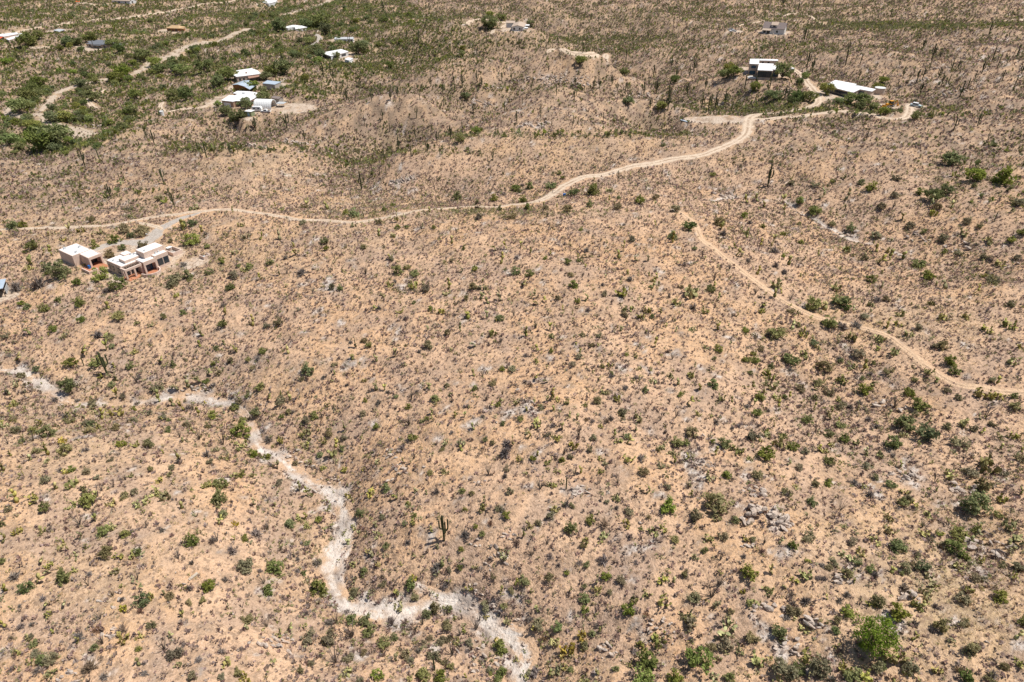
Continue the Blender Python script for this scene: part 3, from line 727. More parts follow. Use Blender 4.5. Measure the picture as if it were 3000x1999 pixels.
def rock_shape(seed, flat=0.6, n=26):
    """an angular block: the hull of scattered points"""
    import bmesh
    r = np.random.default_rng(seed)
    p = r.normal(size=(n, 3)); p /= np.linalg.norm(p, axis=1)[:, None]
    p = p * r.uniform(0.75, 1.05, (n, 1)) * np.array([0.5, 0.5 * r.uniform(.6, 1), 0.5 * flat])
    bm = bmesh.new()
    for q in p: bm.verts.new(q)
    res = bmesh.ops.convex_hull(bm, input=bm.verts)
    for v_ in [x for x in res['geom_unused'] if isinstance(x, bmesh.types.BMVert)]: bm.verts.remove(v_)
    bm.verts.index_update()
    V_ = [tuple(x.co) for x in bm.verts]; F_ = [tuple(x.index for x in ff.verts) for ff in bm.faces]
    bm.free()
    return np.array(V_), F_
ROCKS = [mesh_from('rock', *rock_shape(1000 + i, (0.45, 0.7, 0.3, 0.55, 0.8, 0.25)[i % 6], 14 + 2 * i), M['rock']) for i in range(10)]

# ------------------------------------------------------------------ plants read off the photo: zoomed-in views, offsets and marks (x, y, size)
VIEW = 2.353
MARKS = {
(0, 500): dict(
 green="790 470 85 655 510 70 90 380 70 165 375 60 230 520 80 190 935 60 405 885 45 1300 720 80 1715 655 70 1860 630 60 2240 480 70 2250 535 50 560 910 70 315 945 65 1265 975 50 1540 1055 70 1535 620 55 1600 800 50",
 bright="1330 470 120 420 700 135 700 710 115",
 dark="540 770 60 325 660 62 905 445 60 845 530 60 820 780 105 1445 695 60 1330 360 70 1270 380 60 570 1025 60 370 1090 60",
 olive="985 415 105 860 400 85 985 505 70 765 570 90 825 995 90 1190 760 110 1610 715 90 50 1130 60 2290 800 60 1930 1030 85 1840 1060 60 1130 1005 50 760 1140 70 2100 245 50 2090 350 60 640 330 60 1100 190 60 890 250 60",
 pear="1045 1055 55 945 1040 50 455 1135 50 230 1120 40 1360 1085 40 1350 250 60 1660 370 55 1620 560 50 1810 740 40 1940 700 45 1400 1130 45 1730 1060 45 1560 980 40 1680 680 50 1700 450 55 1790 460 45 1920 470 45 2020 520 40 2050 560 45 1400 410 40 1250 400 45 1940 260 50 2270 260 45 2120 240 45 1180 480 50 440 470 50 690 420 50 560 410 50 480 420 45 740 1140 60 740 940 45 1220 855 50 210 665 50 370 570 40 225 630 50 305 560 45",
 grey="680 1120 90 270 770 110 120 790 110 1540 920 60 2080 680 110 1970 590 60 740 810 80 1270 640 60 1420 430 40 2220 70 30", oco="1980 690 55 1270 1090 45 2280 690 40 1545 430 40 2160 830 45 1280 690 60", sag="765 190 80 1203 250 82 835 95 62 440 260 55 1130 92 85"),
(1000, 500): dict(
 green="1295 105 65 1445 95 85 1735 130 110 1285 250 70 1250 195 80 1055 185 70 800 180 80 90 290 90 300 265 45 1205 690 75 1295 700 85 385 685 90 505 700 80 640 390 40 450 390 40 1640 615 45 920 675 55 610 945 50 500 905 40 2285 450 80 1715 230 60 2055 205 80 1600 775 80 1885 680 35 1405 600 40",
 olive="1170 305 80 950 310 60 910 795 80 585 805 80 860 875 50 350 605 50 150 520 60 1580 710 60 2160 180 60 1410 255 60 1490 875 50 1780 1125 60 1310 1105 40 730 1115 60 155 1165 50 1815 845 60 1460 395 45 1355 410 40 690 580 45 260 350 60 1560 260 80 1910 240 80 760 620 50 450 660 60 2300 260 80 2000 470 60 1700 420 45",
 dark="1600 150 80 1095 1010 75 1560 625 60",
 pear="2065 1000 65 1930 830 100 500 780 80 1010 905 50 1090 625 50 690 965 60 2130 800 50 2310 900 80 2110 950 75 1040 1115 70 1270 1140 50 590 1090 40 335 775 70 720 840 60 735 795 50 1240 770 50 1080 540 40 1140 535 45 820 690 45 1630 890 55 1680 880 50 1000 1010 50 880 1020 50 1440 1080 50 1350 870 45 2150 740 60 1660 1120 60 1450 1135 60 2290 490 50 970 800 60 1100 890 50 1370 885 40 950 885 40 405 965 55 1850 130 60 80 370 60 600 280 35 700 280 30 2110 615 45 1240 510 45 770 490 45 270 440 45 360 440 55 400 330 50 1960 545 40 1900 595 45 2040 610 50",
 grey="255 940 60 1250 90 50 440 1010 60 940 320 60 1120 155 60 1990 740 60 1690 540 60 1540 500 45 1800 780 50 370 755 45 1210 590 50 1700 950 60",
 oco="1095 860 50 1190 980 60 2255 850 50 170 690 60 550 380 60 1535 845 42 1660 720 45 1790 470 45 2260 860 50 1340 1060 60 480 110 1 2190 480 45 1420 300 50 1100 1170 50 1760 1000 50 2280 1020 50 1960 1010 50",
 sag="140 130 112 855 130 46 557 165 38 607 175 24 1905 80 72 290 85 36 350 88 22 380 78 52 265 30 50 310 40 62 215 40 60 355 390 30 590 440 20"),
(2000, 500): dict(
 green="890 920 120 645 1100 140 1000 1040 110 1810 130 100 1295 110 80 1160 390 70 1620 640 90 1695 720 90 1290 745 80 190 810 80 2200 45 150 1660 415 45 1800 555 40 430 1095 60 2065 725 45 420 310 60 205 20 50 1225 85 50 1030 70 40 2260 480 50 790 1060 45 80 530 45 810 490 50 550 380 40",
 bright="805 205 70", dark="1080 890 120 2330 420 70 905 270 90 40 380 100 1120 930 80 1630 145 60",
 olive="250 345 100 740 955 60 1250 600 60 740 80 60 1455 165 60 2130 755 80 2330 220 70 1790 470 70 910 85 70 1330 440 80 1030 360 60 1950 350 60 2050 380 50 1370 240 70 2290 210 70 1470 50 60 1560 380 60 2080 590 60 1750 250 60 1250 1000 60 1620 1080 60 2300 600 50 1900 560 60 1400 880 60 2260 920 60",
 pear="60 830 140 545 965 60 825 1120 72 1060 800 85 1710 905 60 1500 985 62 1385 1070 50 1110 185 50 2100 475 70 1930 430 60 1855 255 40 1820 810 50 640 775 90 560 915 45 1165 1140 80 1360 1155 80 1555 1125 60 2010 830 50 1720 290 60 1680 235 50 1415 545 60 1135 540 80 440 460 40 365 525 40 525 505 40 350 570 50 950 175 50 675 840 35 1290 920 60 980 960 50 740 1080 50 440 210 50 510 200 45 550 245 40 710 290 45 680 210 50 740 640 50 700 430 60 620 480 50 430 420 70 270 390 50 1530 600 50 1330 550 40 1330 620 50 2130 740 60 2180 640 60 1520 330 45 1440 610 50 500 700 45 250 1090 50 60 1090 55 150 960 60 260 890 40 620 860 45 1480 1050 60 1790 1010 70 1940 1000 60 2240 1060 80 2090 1090 70",
 grey="1195 1050 90 1100 1060 80 640 640 70 860 1110 40 70 930 80 280 425 80 1960 500 50 2120 610 60 460 350 50 700 690 60 1340 880 60 450 610 50 630 540 90 760 850 1",
 oco="135 570 60 450 620 60 320 665 50 215 735 60 500 830 60 205 1020 50 340 990 50 880 610 40 1475 770 50 740 870 60 1450 230 60 620 350 50 880 350 40 780 540 45 1030 720 45 100 1090 40 150 400 40 1340 320 40 1700 780 50 15 640 50 800 660 30",
 sag="585 110 132 1053 85 52 358 140 32 2145 355 58 1110 290 52 600 570 30"),
(0, 1000): dict(
 green="495 140 90 1195 155 55 900 170 55 1810 60 65 2130 185 115 1800 310 78 1665 615 130 1675 545 60 1760 480 80 330 625 110 840 700 70 1160 605 60 1525 970 110 1520 1070 110 1670 915 60 610 1090 110 310 1140 80 1840 790 70 1620 450 70 1490 45 45 775 35 40 1265 680 1",
 bright="670 140 95 1465 505 72", dark="250 190 50 300 235 45 970 215 50 1600 295 50 485 310 112",
 olive="1925 400 100 1030 700 90 1120 515 80 925 540 60 800 585 70 640 400 50 630 430 70 460 745 100 260 750 60 115 610 70 850 1060 70 930 1030 70 1190 865 50 1040 870 50 670 935 50 595 890 70 760 810 50 1450 825 60 2310 760 50 1825 890 45 2080 255 50 1745 175 50 1715 120 50 1590 130 50 2310 155 50 1440 570 60 1990 480 50 1090 310 90 850 375 50 320 950 70 630 610 70 150 235 60 275 30 45 40 65 45 860 65 40 1650 410 60 1200 300 45 65 1155 50 410 795 40 90 530 50 1290 570 60 2110 540 70 2040 840 50 1920 970 60 1880 905 40",
 pear="685 585 60 940 705 60 465 500 62 810 480 90 1250 315 50 1310 300 50 930 60 62 690 235 55 790 270 42 115 285 60 1430 980 70 1615 920 60 235 1075 70 575 1015 70 500 970 90 330 820 52 225 805 42 30 575 60 270 570 46 770 1110 70 1140 1065 80 1070 1040 80 1100 955 55 1175 910 60 1490 740 55 1680 705 72 1560 795 60 1940 675 60 2230 685 62 2115 720 55 2120 625 70 1980 80 45 800 370 50 950 1120 60 1010 1100 60 500 1125 60 105 115 46 1375 30 40 1270 470 50 1190 435 50 1120 410 50 1400 265 45 1840 385 40 650 445 60 690 525 50 560 65 50 1480 150 1 2010 390 50 2300 720 50 1660 385 50 1410 220 45 1230 800 45 100 1105 50 2230 870 55 2050 1020 50 1910 860 50 1770 1110 50 2140 1050 50 2090 640 60 1090 125 40 735 40 50 1500 1125 60 330 780 50 2110 730 40 2310 790 50",
 pear_yellow="405 1000 46 430 675 72 1340 625 40 1270 1135 50 1265 682 36 1360 505 40 540 500 45 50 370 45 90 430 60 460 890 55 20 890 40 260 1110 45",
 grey="1470 290 72 1780 105 55 1425 770 82 420 880 60 1850 660 80 2100 550 60 1300 445 60 950 420 60 540 400 60 380 400 60 350 640 40 1230 820 60 2020 480 45 2230 240 45 1870 100 1 590 740 60 450 510 60",
 oco="815 885 42 868 940 42 785 985 52 230 660 70 1240 640 60 1210 580 60 1375 650 70 1540 680 80 615 830 42 55 690 52 880 545 40 1330 455 50 1850 1080 50 700 1010 45 1610 1010 50 2220 505 50 945 260 60",
 sag="740 230 132 580 170 52"),
(1000, 1000): dict(
 green="245 580 58 460 445 55 165 405 40 920 320 52 590 530 45 1110 185 50 1450 60 50 2100 330 60 2310 685 95 1975 650 58 1520 810 58 1320 800 55 1235 530 52 990 670 50 830 1025 55 310 1000 80 460 1110 45 650 385 70 1080 435 52 1800 170 40 755 360 40 380 375 40 190 20 60",
 bright="2250 1130 132", olive="1940 480 78 1180 180 72 1050 280 72 900 1040 58 385 1010 40 610 900 60 475 905 40 1145 870 60 690 735 50 1735 660 60 1710 740 60 1090 1150 70 2085 890 80 640 430 45 600 20 90 1640 100 60 1160 1030 70 2245 990 60 730 300 50 150 490 60 1370 450 60 1580 790 50 1040 690 50 1590 1130 50 1830 1100 50 1410 640 50 1980 1160 80",
 pear="250 335 46 300 320 46 375 85 50 80 130 42 240 135 46 435 150 52 720 690 62 830 690 60 825 745 45 250 825 60 715 890 60 1345 555 82 1275 620 56 1600 710 82 1490 660 62 1530 600 50 1195 695 50 1430 975 60 1470 990 52 1645 905 50 1490 890 52 1420 830 52 1785 885 60 1970 800 82 1825 835 60 1780 800 52 1910 680 60 1950 690 50 1865 650 46 2050 520 72 1900 380 72 2150 270 56 2200 730 80 2280 760 80 2290 830 50 2200 850 60 200 1035 70 970 1130 82 1000 1100 42 160 260 52 1850 150 60 1340 130 60 910 230 42 1680 430 52 1800 345 60 1550 410 60 1615 525 46 1210 415 60 1335 235 42 2110 1030 42 1895 1070 70 1470 1150 80 2310 290 50 620 495 46 440 830 36 910 600 42 1015 430 42 1225 800 60 1410 400 42 2025 95 52 50 1060 52 1350 60 50 940 20 45 110 20 50 2270 230 60 2180 30 50 1360 780 40 770 520 40 730 480 40 30 580 50 490 1050 35 585 1050 30 400 1070 40 1270 380 45 1440 330 45 1470 370 50 2040 600 45",
 pear_yellow="20 880 60 1950 640 30",
 grey="1145 680 90 1130 740 112 540 60 50 40 295 42 260 410 62 1460 570 62 2065 790 72 1860 520 62 1550 1110 82 415 720 96 975 510 50 1270 90 50 1730 540 60 660 1030 60 1130 920 60 1900 1140 50 850 440 50 760 620 50 320 340 50 1270 270 50 1860 230 60 1960 310 60 2030 240 60 520 340 50",
 brown="1830 540 60 2250 60 50 1690 530 50 1480 30 40",
 oco="975 215 60 1575 245 60 995 385 52 1635 620 72 1015 890 72 1605 900 62 1370 985 82 1530 760 52 1905 950 62 465 555 62 1170 300 42 1300 300 42 970 755 42 770 730 52 2305 500 62 2200 520 62 1710 870 42 480 380 72 1890 850 42 1110 350 45 2280 100 60 1120 1160 60 30 1120 50 990 630 40 2100 470 50 1780 960 50 500 790 50 660 1020 60",
 sag="1550 1020 72 2015 105 32"),
(2000, 1000): dict(
 green="570 760 132 290 690 102 20 690 60 1010 820 82 760 715 92 1255 325 92 740 110 122 245 50 70 210 285 90 525 370 80 510 490 76 1085 570 72 1000 630 72 1110 670 72 1440 690 112 300 910 82 1870 200 70 1430 980 70 890 1100 80 1555 350 80 1840 130 80 610 170 50 465 215 42 215 115 42 500 130 62 1635 430 122 690 650 60 420 125 45 580 620 45",
 bright="850 535 82 2000 1130 162", dark="1670 620 150 1530 560 128",
 olive="970 160 130 815 315 90 480 640 100 510 920 80 840 755 60 220 1100 180 2060 990 110 1000 330 80 1210 80 90 1785 25 80 1910 690 110 2330 800 80 1980 890 90 2005 600 60 2130 565 52 1325 930 62 2285 440 82 1895 385 52 910 970 70 60 610 110 930 280 70 1080 440 70 1260 850 60 800 860 70 1420 200 70 1820 330 60 1550 1080 70 1740 30 60 2200 900 60 1600 500 50 1820 580 60 380 560 1",
 pear="840 85 72 905 375 72 1090 255 82 1165 170 62 600 290 92 590 220 92 1460 70 82 1700 200 72 920 35 62 485 80 52 160 35 52 465 310 46 100 490 62 60 230 72 270 385 62 650 440 42 495 425 42 640 385 62 580 640 62 660 690 120 1015 705 62 1000 490 52 1140 515 32 920 475 42 770 480 32 715 380 42 1520 645 62 1680 490 52 1940 555 92 1835 915 72 2200 1080 72 2175 280 42 1360 785 52 1440 835 62 380 740 92 190 930 72 725 835 42 1520 1030 52 970 745 62 2280 640 72 2040 350 90 2150 375 90 2090 850 130 1080 400 60 460 800 60 1190 690 60 1590 1110 60 330 720 60 1120 1100 1 2260 130 70 2330 30 60 1310 290 50 240 780 50 1030 530 45 20 400 50 110 330 50 920 330 40 1230 190 50 20 800 50 960 750 50 1490 860 45 1280 780 50 2320 1050 50",
 grey="740 185 52 1340 580 62 1280 530 52 380 570 62 845 755 62 230 545 62 440 440 50 1290 220 60 1290 1040 80 1150 445 60 1220 410 60 1080 110 60 590 470 45 800 440 50 1180 960 70 1540 560 1 1450 780 50 340 590 50 1000 950 50 720 1050 50",
 oco="915 600 62 1460 430 72 1735 950 62 1085 1140 62 775 930 52 2090 490 82 680 90 42 1280 155 62 1640 200 42 320 400 52 970 540 40 860 630 50 300 300 45 1870 870 50 300 170 40 40 990 60 1100 740 50 410 700 50",
 sag="310 85 24"),
(0, 1499): dict(
 green="1900 370 122 1850 530 100 2200 510 132 1440 500 92 720 130 80 865 145 72 2000 70 92 1540 5 80 15 340 50 1690 175 62 2120 210 52 1330 190 100 455 440 108 960 940 42 15 90 42",
 dark="195 520 80 990 605 100", olive="1700 360 132 1710 730 92 735 270 100 1225 970 100 360 1010 92 2140 850 112 2260 860 132 1050 780 62 1305 625 52 1400 605 52 1640 1100 70 1530 1130 62 1330 1130 72 2070 1085 62 2140 1040 62 1230 130 42 210 860 50 2200 340 60 250 970 60 1420 150 40",
 pear="790 410 56 420 235 52 820 300 62 125 125 62 650 50 46 550 175 42 350 1100 62 40 795 42 440 615 36 1365 130 52 1145 870 36 950 1050 42 2065 35 62 205 860 52 510 400 52 965 850 62 1495 45 42 2290 90 50 285 315 40 20 190 50 360 400 35 230 490 50 530 890 40 2100 30 50 60 530 50 410 1010 1 1980 780 45 1720 810 32 1130 560 35",
 pear_yellow="780 95 72 850 660 72 855 865 76 340 370 52 515 325 46 930 300 42 295 125 52 1625 75 52 1565 1025 82 1690 1140 92 1255 705 42 485 240 42 2110 95 52 340 700 52 1040 580 60 430 1160 40 1500 90 35 2340 1110 40",
 grey="1770 130 100 1465 185 70 1530 950 72 550 850 72 150 780 62 1555 460 62 1320 345 42 840 600 52 2050 320 52 265 1080 62 1000 1105 62 715 1125 62 2270 750 82 1310 515 62 1600 255 92 2180 340 80 100 430 92 1120 120 50 220 770 45 910 130 50 990 360 45 300 590 50 620 420 50 2110 690 60 90 1070 50 1370 1010 60 1790 400 50 1270 910 50",
 brown="620 1050 120 970 680 50 1460 200 60 850 800 80 670 800 70",
 oco="550 65 62 1230 300 62 1820 470 62 710 890 52 1135 930 62 2310 1010 82 780 560 52 1840 770 62 1850 100 60 1500 180 60 1330 350 40 610 490 50 2320 740 60 950 450 45 1010 90 50 690 720 50",
 sag="1935 850 38"),
(1000, 1499): dict(
 green="1715 50 82 1580 100 100 1255 465 92 485 490 92 1680 590 80 1680 670 62 1095 920 122 300 890 100 250 1115 92 2110 1010 142 2300 1145 122 1820 440 72 1555 415 46 1695 360 62 1120 645 62 740 665 62 170 735 100 70 740 92 190 815 92 500 20 52 435 75 42 925 95 46 970 150 52 310 230 62 160 405 62 825 250 52 1730 835 52 1890 1080 52 1070 1150 72 1140 15 70 565 1110 120 680 1120 110 1675 510 45 590 700 70",
 bright="1980 665 100 1485 790 82 2080 1140 152", olive="990 645 92 1930 460 82 1170 540 62 1430 440 82 650 655 92 720 860 72 880 890 72 505 580 72 640 985 92 755 1060 62 1050 435 52 570 895 52 1850 550 52 2300 185 72 1350 770 100 280 30 52 280 490 62 90 540 80 150 970 60 60 1000 80 1440 20 80 1360 70 60 610 860 50 700 1020 60 480 1020 60 1300 1100 60 130 1160 60 1030 1090 60",
 pear="1130 290 82 1295 85 72 400 635 82 1150 745 72 1480 1090 82 1530 1060 62 2180 880 102 2060 910 82 2210 460 72 2210 600 102 2100 550 82 2020 600 72 1810 160 82 1970 75 72 2150 130 82 2220 110 62 1680 190 62 250 150 62 190 265 52 225 315 42 90 105 52 925 370 52 800 880 52 850 810 52 1680 1145 82 500 65 62 2350 710 62 1570 530 42 1205 1015 52 80 360 62 1280 1140 52 1095 535 42 400 590 50 40 240 40 120 155 40 2170 880 60 1190 480 50 670 265 36 2300 480 50 620 130 30 1440 1110 50 240 115 42 1260 150 40 690 360 50 1990 1040 60 1770 1115 50",
 pear_yellow="255 360 52 1000 720 52 1660 855 92 1460 880 92 1560 930 122 1770 520 62 885 520 52 40 1105 82 500 450 56 1080 870 70 1400 1000 1 1520 990 60 1340 820 45 470 960 40 630 135 35 365 1020 45 1780 480 50",
 grey="340 740 82 660 360 92 860 140 80 1340 1090 100 1810 320 92 1760 780 60 840 360 50 1500 360 50 2030 340 50 1640 340 60 530 950 60 270 980 50 720 490 60 1440 300 60 1990 160 60 2020 950 60 1300 730 60 870 950 50 40 680 60 930 200 1 650 420 50 460 200 60",
 brown="1815 70 102 440 750 82 1210 200 62 1150 240 60 1030 70 60 2100 700 60 1400 860 70 1900 840 60",
 oco="345 380 1 560 760 52 510 800 52 930 790 62 765 960 72 75 830 82 350 760 60 1420 200 60 820 830 50 280 440 40 1310 280 60 950 740 40",
 sag="710 202 148 643 1095 75"),
(2000, 1499): dict(
 green="460 400 122 1895 140 122 660 820 112 1490 690 122 1860 240 142 2190 575 92 1290 390 62 1200 335 72 2020 125 62 360 50 70 1130 680 90 1160 1120 110 150 260 60 320 1140 82 1380 1060 50",
 bright="1050 810 62", dark="100 990 190 1480 225 112 1640 370 92 1950 1130 90",
 olive="715 1085 152 1130 420 92 1160 200 72 850 160 100 280 160 92 1770 780 100 1930 590 92 2010 450 72 1530 385 82 470 850 100 930 1060 152 1560 1070 100 1350 1060 92 290 910 112 1340 610 92 770 680 100 1920 760 72 1060 740 62 480 190 52 2300 380 82 10 420 62 80 580 110 2210 1060 60 1620 290 50 2190 360 60 990 880 1 90 20 100 330 680 60 2130 1140 80 1990 940 90 660 30 1",
 pear="305 800 132 480 620 102 590 535 86 235 635 72 1120 295 76 850 420 92 770 465 52 1415 115 82 1415 35 72 1665 140 72 1330 195 72 1670 550 102 1600 640 82 1705 460 92 2255 80 92 1895 360 92 2060 325 52 850 985 122 520 1010 112 1375 965 92 1470 1000 112 1110 1060 92 1270 1140 92 215 1150 92 230 30 72 2280 190 100 1310 620 72 45 720 92 85 305 52 1420 420 42 860 335 52 830 805 62 1110 90 52 2330 1030 82 655 200 42 2275 440 52 1975 530 62 1690 20 62 440 180 60 1750 1090 60 390 950 60 620 430 50 1160 480 40 1970 950 70 400 590 1 1580 860 50 1550 1100 60",
 pear_yellow="1225 270 76 180 175 72 2275 850 46 2000 920 62 1610 650 50 880 1140 40",
 grey="960 360 52 970 450 52 850 600 82 420 300 52 1030 1150 82 2130 1110 82 1130 560 60 1080 600 60 2330 750 50 1320 420 60 720 720 60 1720 160 50 930 450 50 450 40 1 760 620 60 1520 500 60 910 770 60 1600 760 60 60 870 60 1220 900 60 1740 640 60",
 brown="550 260 60 1530 520 70 750 560 60 1900 1080 60 600 920 1 1070 950 60",
 oco="200 540 112 1650 90 52 260 310 60 250 480 80 560 200 50 1090 950 50"),
}
# cactus-dotted slopes farther off (height marks), photo views as above
FAR_SAG = {(2000, 0): "855 465 88 890 505 82 690 385 48 1120 455 82 1140 350 52 1220 455 62 1190 430 38 1215 540 52 1490 465 42 1515 540 62 1610 575 72 1650 555 62 1715 415 82 1770 410 42 1850 490 62 1895 485 52 1760 545 62 1830 580 52 1780 600 62 1635 650 62 1910 670 82 2060 510 62 2130 430 72 2110 240 62 2165 480 62 2230 455 42 2300 395 62 2275 630 62 1655 340 52 1430 125 52 75 500 72 45 530 62 155 615 62 425 620 82 500 600 62 600 610 82 690 50 52 795 75 52 605 20 42 130 755 82 175 770 82 220 765 100 195 720 62 290 720 72 335 770 42 380 695 42 700 690 82 725 680 62 835 285 82 1265 965 62 1865 905 72 2030 870 62 2100 970 52 780 610 52 30 660 72 1480 605 42 1560 560 45 1700 480 50 1960 620 60 2010 560 50 2200 560 55 2330 520 60 1590 520 40 1420 600 35 1330 480 40 1060 430 40",
 (1000, 0): "835 605 78 780 615 72 770 580 52 700 650 72 935 570 72 965 600 62 615 600 52 1105 560 52 1170 560 52 1320 585 52 1425 500 38 390 670 62 340 695 62 210 700 62 38 695 72 705 735 62 850 690 58 910 780 58 1125 770 62 1248 720 48 1210 860 82 1375 815 72 1450 870 52 1595 870 62 1605 695 68 1632 860 42 1805 840 52 1610 590 52 1740 620 62 1780 610 62 1865 590 62 1900 630 52 1960 430 72 1955 660 72 2085 650 72 2150 530 68 2170 650 82 2130 745 62 2250 760 92 2255 690 100 2275 460 62 2310 535 52 520 815 72 285 825 62 335 910 52 510 960 68 660 985 72 755 970 92 745 1030 62 595 1045 68 395 1040 82 480 1075 62 295 1110 72 1045 1110 72 680 1080 52 797 1130 32 1065 930 52 1080 910 42 835 925 72 290 80 62 210 120 62 315 150 52 450 265 52 535 295 72 580 205 42 1665 370 62 1690 365 42 1720 140 42 130 600 50 540 690 45 1010 1120 40 1380 890 40 1500 600 40 1540 560 40 160 860 50 1870 870 40",
 (0, 0): "1065 1000 82 585 1140 82 690 1115 72 1425 1090 92 1365 1040 62 1590 1075 62 1765 905 82 1980 890 88 1740 450 72 1445 420 72 1565 450 62 1950 450 62 2230 530 82 2280 520 72 1490 810 52 1015 960 52 560 1040 42 2100 970 62 2300 560 62 1800 410 52 1380 440 52 1480 440 60 1640 1060 45 960 1010 40 1870 930 40"}

# ------------------------------------------------------------------ how things are told apart: places that can be found in the photo
LANDMARKS = [(1302,1585,'the lone armed saguaro above the pale gully'),(1000,1570,'the widest pale patch of the wash'),(870,1390,'the rocky bend of the wash'),(1500,1880,'the rocky lower end of the gully'),(1120,1800,'the sandy bottom bend of the wash'),(2545,1870,'the biggest bright green tree'),(2240,1520,'the big pale outcrop'),(567,1690,'the plank on bare red soil'),(75,1110,'the upper bend of the sandy wash'),(560,1160,'the pale rocks in the upper wash'),
 (1360,640,'the small sign by the dirt road'),(1640,555,'the road bend at the gate'),(1900,490,'the long middle stretch of the dirt road'),(2190,390,'the road junction'),(2070,720,'the top of the orange track'),(2280,880,'the middle of the orange track'),(2560,975,'the second bend of the orange track'),(2720,1090,'the steep bend of the orange track'),(2920,1150,'the lower end of the orange track'),(2450,680,'the white gully beside the orange track'),
 (400,770,'the pink stucco house'),(230,740,'the pink stucco guest house'),(500,750,'the small walled yard'),(480,670,'the grey gravel driveway'),(950,650,'the low dip of the dirt road'),(690,300,'the white roofed brick house'),(770,315,'the round white metal hut'),(730,220,'the white roofed house with the rusty porch'),(860,320,'the bare grey yard'),(250,400,'the sandy pool of the big wash'),(480,180,'the broad sandy wash'),(290,135,'the slate roofed house with the pool'),(505,90,'the tan roofed cabin'),(855,85,'the long white flat roofed house'),(1005,115,'the white mobile home'),(980,160,'the white house with the shed'),(1510,80,'the pale gabled house on the knoll'),(1370,60,'the bare knoll top'),(1700,160,'the cleared ridge pad'),(1600,232,'the dark canyon ledge'),
 (2240,200,'the two storey white roofed house'),(2490,260,'the long low white roofed house'),(2265,80,'the brown roofed gabled house'),(2600,310,'the orange backhoe'),(2680,305,'the old pale truck'),(2070,350,'the bare turnaround by the junction'),(2800,250,'the rocky cactus slope'),(2250,520,'the tall thin saguaro'),(1120,550,'the white rocks in the hollow'),(1590,1410,'the short single saguaro'),(310,1070,'the tall saguaro by the upper wash'),(1560,1230,'the fallen rocks on the middle slope'),(1750,1400,'the bare ochre patch'),(1400,800,'the broad crest of the middle hill'),(1900,1000,'the pale stony shoulder of the hill'),(2330,1330,'the green hollow below the shoulder'),(2680,1270,'the brushy hollow on the far slope'),(250,1500,'the grassy near slope'),(900,1000,'the stony upper slope'),(2850,1700,'the straw coloured grass slope'),(2350,1780,'the two pale slabs'),(1960,1780,'the dry brown brush patch'),(1690,1870,'the yellow cactus thicket'),(600,500,'the saguaro ridge'),(1500,430,'the rounded ridge'),(1500,300,'the stony saguaro ridge'),(2900,560,'the brushy east hillside')]
ORD = ['closest', 'second', 'third', 'fourth', 'fifth', 'sixth', 'seventh', 'eighth', 'ninth', 'tenth', 'eleventh', 'twelfth', 'thirteenth', 'fourteenth', 'fifteenth', 'sixteenth', 'seventeenth', 'eighteenth', 'nineteenth', 'twentieth'] + ['twenty-' + q for q in ('first', 'second', 'third', 'fourth', 'fifth', 'sixth', 'seventh', 'eighth', 'ninth')]
def name_all(items, group):
    """items: [object, px, py, phrase]; gives each its own label by landmark, direction and order outwards"""
    bins = {}
    for it in items:
        o, px, py, ph = it
        L = min(LANDMARKS, key=lambda l: (l[0] - px) ** 2 + (1.6 * (l[1] - py)) ** 2)
        dx, dy = px - L[0], 1.6 * (py - L[1]); d = math.hypot(dx, dy)
        if abs(dx) > abs(dy): di = 'right of' if dx > 0 else 'left of'
        else: di = 'below' if dy > 0 else 'above'
        bins.setdefault((ph, L[2], di), []).append((d, o))
    for (ph, l, di), v in bins.items():
        v.sort(key=lambda t: t[0])
        for k, (d, o) in enumerate(v):
            if k < len(ORD): o['label'] = f'{ORD[k]} {ph} {di} {l}'
            else: o['label'] = f'small {ph} farther {di} {l}'
            o['group'] = group
CLEAR = np.maximum(np.maximum(smooth(1.35, 1.0, roadn), 0.8 * smooth(1.3, 0.9, washn)), padm)

# ------------------------------------------------------------------ scattered ground cover: joined meshes
CELLX = (GX[:-1, :-1] + GX[1:, 1:]) / 2; CELLY = (GY[:-1, :-1] + GY[1:, 1:]) / 2
CPX = (GPX[:-1, :-1] + GPX[1:, 1:]) / 2; CPY = (GPY[:-1, :-1] + GPY[1:, 1:]) / 2
AREA = np.abs((GX[:-1, 1:] - GX[:-1, :-1]) * (GY[1:, :-1] - GY[:-1, :-1]))
CD = np.hypot(CELLX, CELLY)
OUTW = np.where((CPX < -100) | (CPX > 3100), 0.5, 1.0) * smooth(-900, -500, CPX) * smooth(3900, 3500, CPX)
INVIEW = (CPX > -900) & (CPX < 3900) & (CPY > -60) & (CPY < 2350) & (GDEP[:-1, :-1] > 20) & (CELLY > 30) & (CELLY < 990)
CCLEAR = CLEAR[:-1, :-1]
def cellmap(name): return att[name][:-1, :-1]
VALLEY_POLY = [(-1000,480),(-1000,-60),(800,-60),(1100,-40),(1420,125),(1380,160),(1180,195),(1050,230),(960,295),(830,290),(640,290),(500,355),(330,425),(200,455)]
VAL = in_poly(CPX + 25 * fbm(CELLX, CELLY, 40, 2, 401), CPY + 10 * fbm(CELLX, CELLY, 40, 2, 402), VALLEY_POLY).astype(float)
